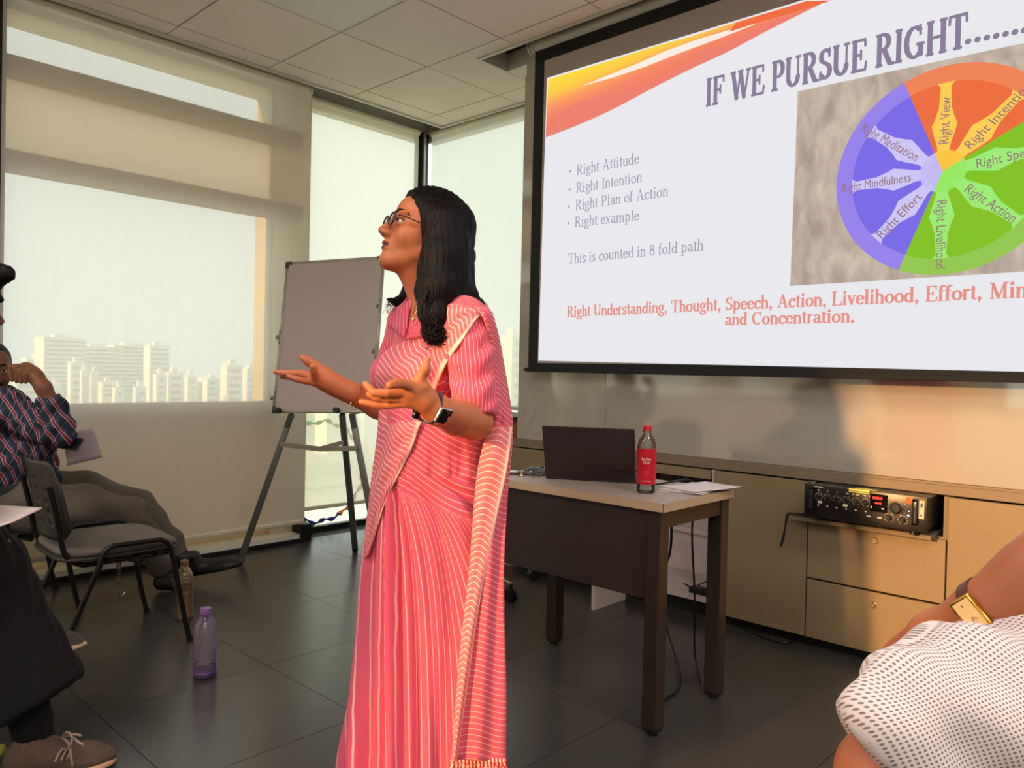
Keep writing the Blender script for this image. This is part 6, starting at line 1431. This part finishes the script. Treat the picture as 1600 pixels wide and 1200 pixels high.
# shirt
F = Field(*bounds([PM(-110, 600, 3.8), PM(115, 700, 3.3), PM(60, 780, 3.8), PM(-60, 770, 3.5)], .08), .007)
F.chain([PM(-6, 655, 3.58), PM(14, 700, 3.60), PM(34, 752, 3.62)], [.155, .165, .150], .06)
F.chain([PM(-46, 640, 3.60), PM(10, 634, 3.45)], [.065, .075], .06)
F.chain([PM(12, 640, 3.44), PM(60, 668, 3.40), PM(93, 674, 3.385)], [.075, .062, .060], .03)
F.chain([PM(93, 674, 3.385), PM(80, 628, 3.355)], [.062, .052], .02); F.cone(PM(76, 612, 3.35), PM(70, 596, 3.35), .040, .045, .01, 's')
F.chain([PM(-40, 660, 3.60), PM(10, 735, 3.50), PM(50, 702, 3.46), PM(76, 690, 3.455)], [.08, .068, .054, .046], .03)
fc = unit(PM(93, 674, 3.385)-PM(12, 640, 3.44))
def pu(V):
    pr = (V-CC)@np.stack([CR, CU, CF], 1); x = FPX*pr[:, 0]/pr[:, 2]; y = FPX*pr[:, 1]/pr[:, 2]; dz = pr[:, 2]
    return {'pu': np.stack([(x*.6+y*.85+40*np.sin(x/40)+dz*60)/26, (x*.85-y*.5)/20, 0*x], 1)}
cloth_obj('shirt', F, plaid_mat(), mn, lambda V: .006*np.sin(V@np.array([60, 30, -70]))+.004*np.sin(V@np.array([-40, 90, 80])), pu)
# trousers
F = Field(*bounds([PM(-20, 740, 3.75), PM(60, 840, 3.4), PM(290, 920, 4.15), PM(240, 760, 4.1)], .12), .0085)
F.chain([PM(30, 770, 3.60), PM(46, 790, 3.54), PM(130, 792, 3.62), PM(205, 806, 3.72), PM(236, 850, 3.82), PM(252, 885, 3.87)], [.145, .120, .095, .080, .068, .060], .03)
F.chain([PM(40, 772, 3.74), PM(130, 768, 3.86), PM(218, 790, 3.98), PM(262, 842, 4.02), PM(286, 878, 4.03)], [.125, .095, .076, .064, .056], .02)
cloth_obj('trousers', F, M_trou, mn, lambda V: .005*np.sin(V@np.array([26, 8, -40]))+.0035*np.sin(V@np.array([-20, 30, 55])))
b0 = PM(28, 762, 3.60); ax_ = unit(PM(30, 770, 3.6)-PM(14, 700, 3.6)); band('belt', b0, ax_, .158, .158, .035, .004, M_blk, mn, ref=CF)
def shoe(name, heel, toe, m, parent, w=.085, sole=None, h=.07, toeup=0):
    heel = np.array(heel); toe = np.array(toe); d = unit(toe-heel); L = np.linalg.norm(toe-heel); sd_ = unit(np.cross(UP, d)); u_ = np.cross(d, sd_)
    F = Field(*bounds([heel, toe], .10), .0045); q = lambda a, b, c: heel+d*a*L+sd_*b+u_*c
    F.chain([q(.13, 0, .04), q(.42, 0, .046), q(.75, 0, .030), q(.90, 0, .022)], [.037, .040, .034, .024], .02); F.chain([q(.16, 0, h-.01), q(.36, 0, h-.012)], [.036, .032], .02); F.ell(q(.70, 0, .024), (L*.24, w/2, .028), .02, np.stack([d, sd_, u_], 1)); F.chain([q(.13, 0, .05), q(.20, 0, h)], [.034, .038], .02)
    F.plane(q(0, 0, .006), tuple(-u_), .004)
    o = np_obj(name, *F.mesh(1), m, parent)
    if sole is not None:
        F = Field(*bounds([heel, toe], .08), .0045); F.ell(q(.72, 0, .008), (L*.27, w/2+.005, .03), .0, np.stack([d, sd_, u_], 1)); F.ell(q(.22, 0, .008), (L*.23, w/2-.004, .03), .03, np.stack([d, sd_, u_], 1)); F.cone(q(.2, 0, .01), q(.8, 0, .01), .034, .036, .02)
        F.plane(q(0, 0, .018), tuple(u_), .003); F.plane(q(0, 0, .001), tuple(-u_), .002); np_obj('sole', *F.mesh(1), sole, o)
    return o
h1 = PM(240, 925, 3.92); h1[2] = .0; t1 = h1+unit([*(.55*CR[:2]-.75*CF[:2]), 0])*.27
shoe('shoe', PM(246, 922, 3.90)*np.array([1, 1, 0])+UP*.002, PM(300, 925, 3.85)*np.array([1, 1, 0])+UP*.004, M_shoe, mn, w=.10, h=.13)
hh = PM(268, 925, 4.02); hh[2] = .005; tt2 = PM(384, 884, 4.02); shoe('shoe', hh, tt2, M_shoe, mn, w=.10, h=.12)
# phone and sheet in his hand
phm = tag(MB().box((-.030, -.045, -.004), (.030, .045, .004), M=Matrix.Translation(Vector(PM(111, 693, 3.40))) @ frame((0, 0, 0), (CF*.3+CU*.4+CR*.1)[:], z=(CF*-.5+UP*.8)[:]) ).build('phone', M_blk, bevel=.003), 'black phone held over a sheet by the plaid-shirted man', 'phone')
q = [(98, 678), (146, 669), (160, 715), (105, 728)]; n_ = 8; G = [[PM(*(np.array(q[0])*(1-u)*(1-v)+np.array(q[1])*u*(1-v)+np.array(q[2])*u*v+np.array(q[3])*(1-u)*v), 3.46+.05*u+.03*v+.01*math.sin(u*3)) for v in np.linspace(0, 1, n_)] for u in np.linspace(0, 1, n_)]
tag(MB().grid(G).build('paper_sheet', mat('greyish_paper', (176, 160, 164), .8), smooth=True, normals=False, solid=.0006), 'greyish paper sheet held by the man in the plaid shirt', 'paper')
fw2 = unit((PM(262, 915, 3.9)-PM(45, 790, 3.6))*np.array([1, 1, 0]))[:2]
ch2, _ = visitor_chair('visitor_chair', 'visitor chair under the man in the plaid shirt, mostly cut off by the frame', PM(20, 800, 3.66)[:2]-fw2*.02, fw2)

PM = lambda px, py, D: dep(px, py, D)
# ------------------------------------------------------------------ near-left listener in black
M_blkc = mat('black_cloth', (5, 5, 6), .9, bump=(40, .3, .004)); M_sock = mat('black_sock', (3, 3, 4), .95)
pl_ = PM(-150, 860, 1.95)
nl = thing('person', 'listener in black trousers and brown laced shoe at the left edge', 'person', (pl_[0], pl_[1], 0))
H3 = Head(PM(-82, 480, 1.92), .75*CR[:2]+.66*CF[:2], 0)
F = Field(*bounds([H3.w(.13, 0, .13), H3.w(-.12, .1, -.12), H3.w(0, -.1, 0), PM(-90, 620, 1.9)], .04), .005); H3.sculpt(F); F.chain([H3.w(-.02, 0, -.06), PM(-110, 620, 1.92)], [.055, .06], .02)
parts = [F.mesh(1)]
F = Field(*bounds([PM(-230, 600, 1.9), PM(-100, 880, 1.9), PM(0, 860, 2.15), PM(60, 1180, 2.15), PM(20, 1180, 2.15)], .12), .014)
F.chain([PM(-120, 640, 1.93), PM(-160, 840, 1.93)], [.12, .14], .05); F.chain([PM(-140, 880, 1.95), PM(-10, 862, 2.06), PM(48, 1140, 2.12)], [.07, .05, .035], .03); F.chain([PM(-150, 890, 2.15), PM(-30, 870, 2.3), PM(70, 1020, 2.42)], [.07, .05, .035], .03)
F.chain([PM(-150, 690, 1.8), PM(-90, 800, 1.85), PM(-20, 805, 1.95)], [.05, .04, .03], .03)
parts.append(F.mesh(1)); bd3 = merged('body', parts, M_skin2, nl, H3); H3.eyes(bd3)
F = Field(*bounds([H3.w(.14, 0, .16), H3.w(-.14, .1, -.1), H3.w(0, -.12, 0)], .03), .005); F.ell(H3.w(-.012, 0, .04), (.104, .084, .094), 0, H3.R); F.plane(H3.w(.05, 0, .02), tuple(unit(H3.f-.4*H3.t)), .01)
F.cone(H3.w(.02, 0, .105), PM(10, 424, 1.90), .040, .016, .03); F.cone(PM(-30, 440, 1.91), PM(13, 432, 1.90), .040, .013, .02); F.cone(PM(-30, 450, 1.91), PM(0, 468, 1.905), .032, .010, .02); hairmesh(F, 'hair', M_hair, nl, .001)
F = Field(*bounds([PM(-260, 600, 1.8), PM(-60, 900, 2.1), PM(-260, 880, 2.1), PM(-120, 620, 1.6), PM(-40, 620, 2.1)], .2), .012); F.chain([PM(-120, 655, 1.93), PM(-155, 760, 1.93), PM(-165, 850, 1.93)], [.155, .16, .17], .06); F.chain([PM(-150, 680, 1.79), PM(-92, 798, 1.85), PM(-40, 806, 1.93)], [.085, .066, .046], .03); F.chain([PM(-110, 640, 1.80), PM(-130, 640, 2.06)], [.085, .085], .05); cloth_obj('shirt', F, mat('dark_grey_shirt', (60, 60, 66), .9), nl, lambda V: .004*np.sin(V@np.array([60, 30, -50])))
F = Field(*bounds([PM(-230, 820, 1.8), PM(130, 1100, 2.15), PM(-60, 1110, 2.2), PM(80, 830, 2.4)], .12), .007)
F.chain([PM(-170, 900, 1.98), PM(-60, 876, 2.0), PM(-14, 888, 2.06), PM(0, 940, 2.09), PM(22, 1010, 2.11), PM(48, 1075, 2.12)], [.14, .11, .088, .100, .112, .125], .02)
F.chain([PM(-160, 890, 2.2), PM(-40, 870, 2.3), PM(20, 960, 2.36), PM(50, 1010, 2.4)], [.12, .09, .07, .07], .02)
hn = unit(PM(60, 1096, 2.12)-PM(0, 940, 2.09)); hp_ = PM(97, 1075, 2.12); e_ = unit(PM(125, 1057, 2.12)-PM(67, 1094, 2.12)); nn_ = unit(np.cross(e_, CF)); nn_ = nn_ if nn_[2] < 0 else -nn_
F.plane(tuple(hp_), tuple(nn_), .004)
cloth_obj('trousers', F, M_blkc, nl, lambda V: .005*np.sin(V@np.array([50, 40, 8]))+.003*np.sin(V@np.array([90, -70, 20])))
F = Field(*bounds([PM(40, 1060, 2.12), PM(52, 1180, 2.14)], .07), .004); F.chain([PM(36, 1070, 2.12), PM(50, 1130, 2.13), PM(54, 1170, 2.14)], [.058, .050, .046], .01); F.cone(PM(54, 1165, 2.14), PM(80, 1178, 2.12), .045, .03, .02); cloth_obj('sock', F, M_sock, nl, lambda V: .001*np.sin(V@np.array([300, 300, 0])))
M_brn = mat('brown_knit_shoe', (92, 72, 60), .85, noise=(120, .2), bump=(300, .4, .002)); M_sole = mat('tan_rubber_sole', (206, 160, 124), .6)
sh = shoe('shoe', onz(8, 1215, .002), onz(184, 1190, .002), M_brn, nl, w=.10, sole=M_sole, h=.075)
M_lace = mat('grey_pink_lace', (150, 128, 118), .8); m = MB()
for k in range(4): a = onz(96+9*k, 1176-1.5*k, .075-.008*k); m.tube(spline([a-CF*.03-UP*.01, a+UP*.008, a+CF*.03-UP*.008], 8), .0028, 6)
a = PM(97, 1152, 2.12); 
for dx1, dy1, dx2, dy2, dx3, dy3 in ((8, -8, 16, 0, 12, 16), (10, 10, 14, 30, 17, 46), (14, -2, 26, 8, 34, 12), (12, -4, 24, -4, 30, -2)): m.tube(spline([a, PM(97+dx1, 1152+dy1, 2.10), PM(97+dx2, 1152+dy2, 2.09), PM(97+dx3, 1152+dy3, 2.09)], 12), .0034, 6)
m.build('lace', M_lace, sh, smooth=True)
MB().sphere(PM(2, 1172, 2.20), (.012, .012, .018)).build('heel_tab', mat('yellow_tab', (180, 170, 60), .7), sh, smooth=True)
h2 = PM(52, 1030, 2.50); h2[2] = .01; t2 = PM(126, 1008, 2.44); shoe('shoe', PM(60, 1040, 2.50), PM(127, 1012, 2.44), mat('grey_knit_shoe', (84, 78, 70), .85), nl, w=.095, sole=mat('cream_sole', (220, 196, 160), .6))
q = [(-70, 786), (66, 794), (20, 815), (-110, 862)]; G = [[dep(*(np.array(q[0])*(1-u)*(1-v)+np.array(q[1])*u*(1-v)+np.array(q[2])*u*v+np.array(q[3])*(1-u)*v), 2.02-.14*v-.0*u) for v in np.linspace(0, 1, 8)] for u in np.linspace(0, 1, 8)]
tag(MB().grid(G).build('paper_sheet', mat('warm_white_paper', (226, 206, 202), .8), smooth=True, normals=False, solid=.004), 'white sheets on the lap of the listener in black at the left edge', 'paper')
fw3 = unit((PM(48, 1140, 2.1)-PM(-150, 900, 2.0))*np.array([1, 1, 0]))[:2]
visitor_chair('visitor_chair', 'visitor chair of the listener in black, outside the left edge', PM(-170, 900, 2.02)[:2], fw3)

# ------------------------------------------------------------------ near-right listener in dotted shirt
def dots_mat():
    m = bpy.data.materials.new('dotted_white_cotton'); m.use_nodes = True; t = m.node_tree; b = t.nodes['Principled BSDF']; b.inputs['Roughness'].default_value = .85
    a = t.nodes.new('ShaderNodeAttribute'); a.attribute_name = 'pu'; v = t.nodes.new('ShaderNodeVectorMath'); v.operation = 'FRACTION'; t.links.new(a.outputs['Vector'], v.inputs[0])
    s_ = t.nodes.new('ShaderNodeVectorMath'); s_.operation = 'SUBTRACT'; s_.inputs[1].default_value = (.5, .5, 0); t.links.new(v.outputs[0], s_.inputs[0])
    l_ = t.nodes.new('ShaderNodeVectorMath'); l_.operation = 'LENGTH'; t.links.new(s_.outputs[0], l_.inputs[0])
    r = t.nodes.new('ShaderNodeValToRGB'); el = r.color_ramp.elements; el[0].position = .24; el[0].color = (*lin((128, 108, 100)), 1); el[1].position = .34; el[1].color = (*lin((214, 200, 196)), 1)
    t.links.new(l_.outputs['Value'], r.inputs[0]); t.links.new(r.outputs[0], b.inputs['Base Color']); return m
M_skin4 = skin_mat('warm_brown_skin', (170, 100, 66))
PR_ = lambda px, py, D: dep(px, py, D)
sh0 = PR_(1720, 1250, .66)
nrp = thing('person', 'listener with dotted white shirt and gold wristwatch at the lower right edge', 'person', (sh0[0], sh0[1], 0))
H4 = Head(PR_(1850, 790, .80), -.1*CR[:2]+.99*CF[:2], 0)
F = Field(*bounds([H4.w(.13, 0, .13), H4.w(-.12, .1, -.12), H4.w(0, -.1, 0), PR_(1800, 950, .75)], .04), .006); H4.sculpt(F); F.chain([H4.w(-.02, 0, -.06), PR_(1810, 1000, .76)], [.055, .06], .02); parts = [F.mesh(1)]
F = Field(*bounds([PR_(1330, 1100, .76), PR_(1548, 945, .70), PR_(1690, 780, .70), PR_(1640, 850, .66), PR_(1350, 1400, .60)], .07), .003)
F.chain([PR_(1432, 1045, .80), PR_(1470, 1003, .745), PR_(1530, 958, .705), PR_(1560, 940, .69)], [.036, .0285, .0235, .0235], .01)
F.chain([PR_(1560, 940, .69), PR_(1605, 915, .68), PR_(1650, 880, .675)], [.024, .031, .034], .012); F.chain([PR_(1580, 925, .685), PR_(1620, 885, .67), PR_(1665, 840, .66)], [.021, .021, .02], .012)
for i in range(4): F.chain([PR_(1640+6*i, 850+10*i, .665), PR_(1690+6*i, 800+10*i, .66), PR_(1720, 790+12*i, .68)], [.013, .011, .009], .003)
F.chain([PR_(1500, 1150, .62), PR_(1385, 1215, .60), PR_(1400, 1420, .62)], [.05, .0335, .035], .02)
parts.append(F.mesh(1))
F = Field(*bounds([PR_(1500, 1100, .6), PR_(1900, 1500, .9), PR_(1700, 1100, .6)], .15), .014); F.chain([PR_(1520, 1130, .64), PR_(1900, 1080, .78)], [.05, .06], .05); F.chain([PR_(1750, 1150, .72), PR_(1750, 1550, .74)], [.10, .12], .05)
b0_ = np.array([sh0[0]+.02, sh0[1]-.0, .45]); F2 = Field(b0_-.5, b0_+np.array([.5, .6, .5]), .02); fw_ = unit([*CF[:2], 0]); F2.chain([b0_+UP*.15, b0_], [.12, .13], .05)
for q in (-1, 1): F2.chain([b0_+.09*q*CR*np.array([1, 1, 0]), b0_+.09*q*CR*np.array([1, 1, 0])+fw_*.40+UP*.02, b0_+.09*q*CR*np.array([1, 1, 0])+fw_*.42-UP*.38], [.08, .06, .04], .03)
parts += [F.mesh(1), F2.mesh(1)]; bd4 = merged('body', parts, M_skin4, nrp, H4)
# dotted shirt
F = Field(*bounds([PR_(1290, 1300, .55), PR_(1500, 930, .68), PR_(1960, 1300, .8), PR_(1700, 1400, .5), PR_(1700, 1400, .9)], .10), .0045)
F.chain([PR_(1480, 1128, .625), PR_(1412, 1130, .60), PR_(1424, 1185, .60)], [.0640, .0420, .0520], .03); F.ell(PR_(1500, 1108, .63), (.062, .062, .050), .03)
F.chain([PR_(1550, 1135, .64), PR_(1650, 1120, .68), PR_(1870, 1040, .77)], [.072, .085, .065], .04)
F.chain([PR_(1640, 1150, .70), PR_(1700, 1350, .72), PR_(1740, 1620, .74)], [.115, .13, .14], .06)
F.plane(tuple(PR_(1362, 1172, .6)), tuple(unit(-.80*CR-.60*CU)), .004)
def pu4(V):
    pr = (V-CC)@np.stack([CR, CU, CF], 1); x = pr[:, 0]; y = pr[:, 1]; z = pr[:, 2]; u_ = x*.94+y*.34+z*.35; v_ = -x*.34+y*.94+z*.5
    return {'pu': np.stack([u_/.0037, v_/.0034, 0*x], 1)}
so_ = cloth_obj('shirt', F, dots_mat(), nrp, lambda V: .004*np.sin(V@np.array([30, 70, 60]))+.0025*np.sin(V@np.array([80, -60, 40])), pu4)
F = Field(b0_-.5, b0_+np.array([.5, .6, .5]), .014); F.chain([b0_+UP*.12, b0_], [.14, .15], .05)
for q in (-1, 1): F.chain([b0_+.09*q*CR*np.array([1, 1, 0]), b0_+.09*q*CR*np.array([1, 1, 0])+fw_*.40+UP*.02, b0_+.09*q*CR*np.array([1, 1, 0])+fw_*.42-UP*.38], [.10, .08, .07], .03)
np_obj('trousers', *F.mesh(1), M_blkc, nrp)
hm = hairmesh(Field(*bounds([H4.w(.14, 0, .16), H4.w(-.14, .1, -.1), H4.w(0, -.12, 0)], .03), .006).ell(H4.w(-.02, 0, .034), (.100, .084, .094), 0, H4.R), 'hair', M_hair, nrp, .001)
wax4 = unit(PR_(1560, 940, .69)-PR_(1530, 958, .705)); wcn = PR_(1543, 950, .697)
wt4, a1, a2, ax = band('wristwatch', wcn, wax4, .0262, .0262, .012, .0018, mat('brown_strap', (84, 40, 24), .4), nrp)
vd = -unit(ray(1545, 948)); vd = unit(vd-ax*(vd@ax)); tn = np.cross(ax, vd)
Mw = Matrix([[ax[i], tn[i], vd[i], (wcn+vd*.0235)[i]] for i in range(3)]+[[0, 0, 0, 1]])
c4 = MB().box((-.0115, -.0185, 0), (.0115, .0185, .006), M=Mw).build('case', mat('polished_gold', (226, 180, 84), .15, metal=1), wt4, bevel=.002, seg=3, smooth=True)
MB().box((-.0085, -.0155, .006), (.0085, .0155, .0064), M=Mw).build('dial', mat('champagne_dial', (236, 196, 128), .35), wt4)
MB().bar(tuple(Mw @ Vector((0, 0, .0067))), tuple(Mw @ Vector((.0045, .003, .0067))), .0006, .0003).bar(tuple(Mw @ Vector((0, 0, .0067))), tuple(Mw @ Vector((-.002, .0075, .0067))), .0005, .0003).box((-.001, -.012, .0064), (.0, -.010, .0066), M=Mw).box((-.001, .010, .0064), (0, .012, .0066), M=Mw).build('hands', M_blk, wt4)
MB().lathe([(.002, 0), (.002, .003)], tuple(Mw @ Vector((-.0135, -.0, .003))), 12, M=(Mw.to_3x3() @ Matrix.Rotation(PI/2, 3, 'Y'))).build('crown', mat('gold_crown', (240, 200, 90), .15, metal=1), wt4)
visitor_chair('visitor_chair', 'visitor chair under the listener in the dotted shirt, outside the frame', (b0_[0], b0_[1]), tuple(fw_[:2]))
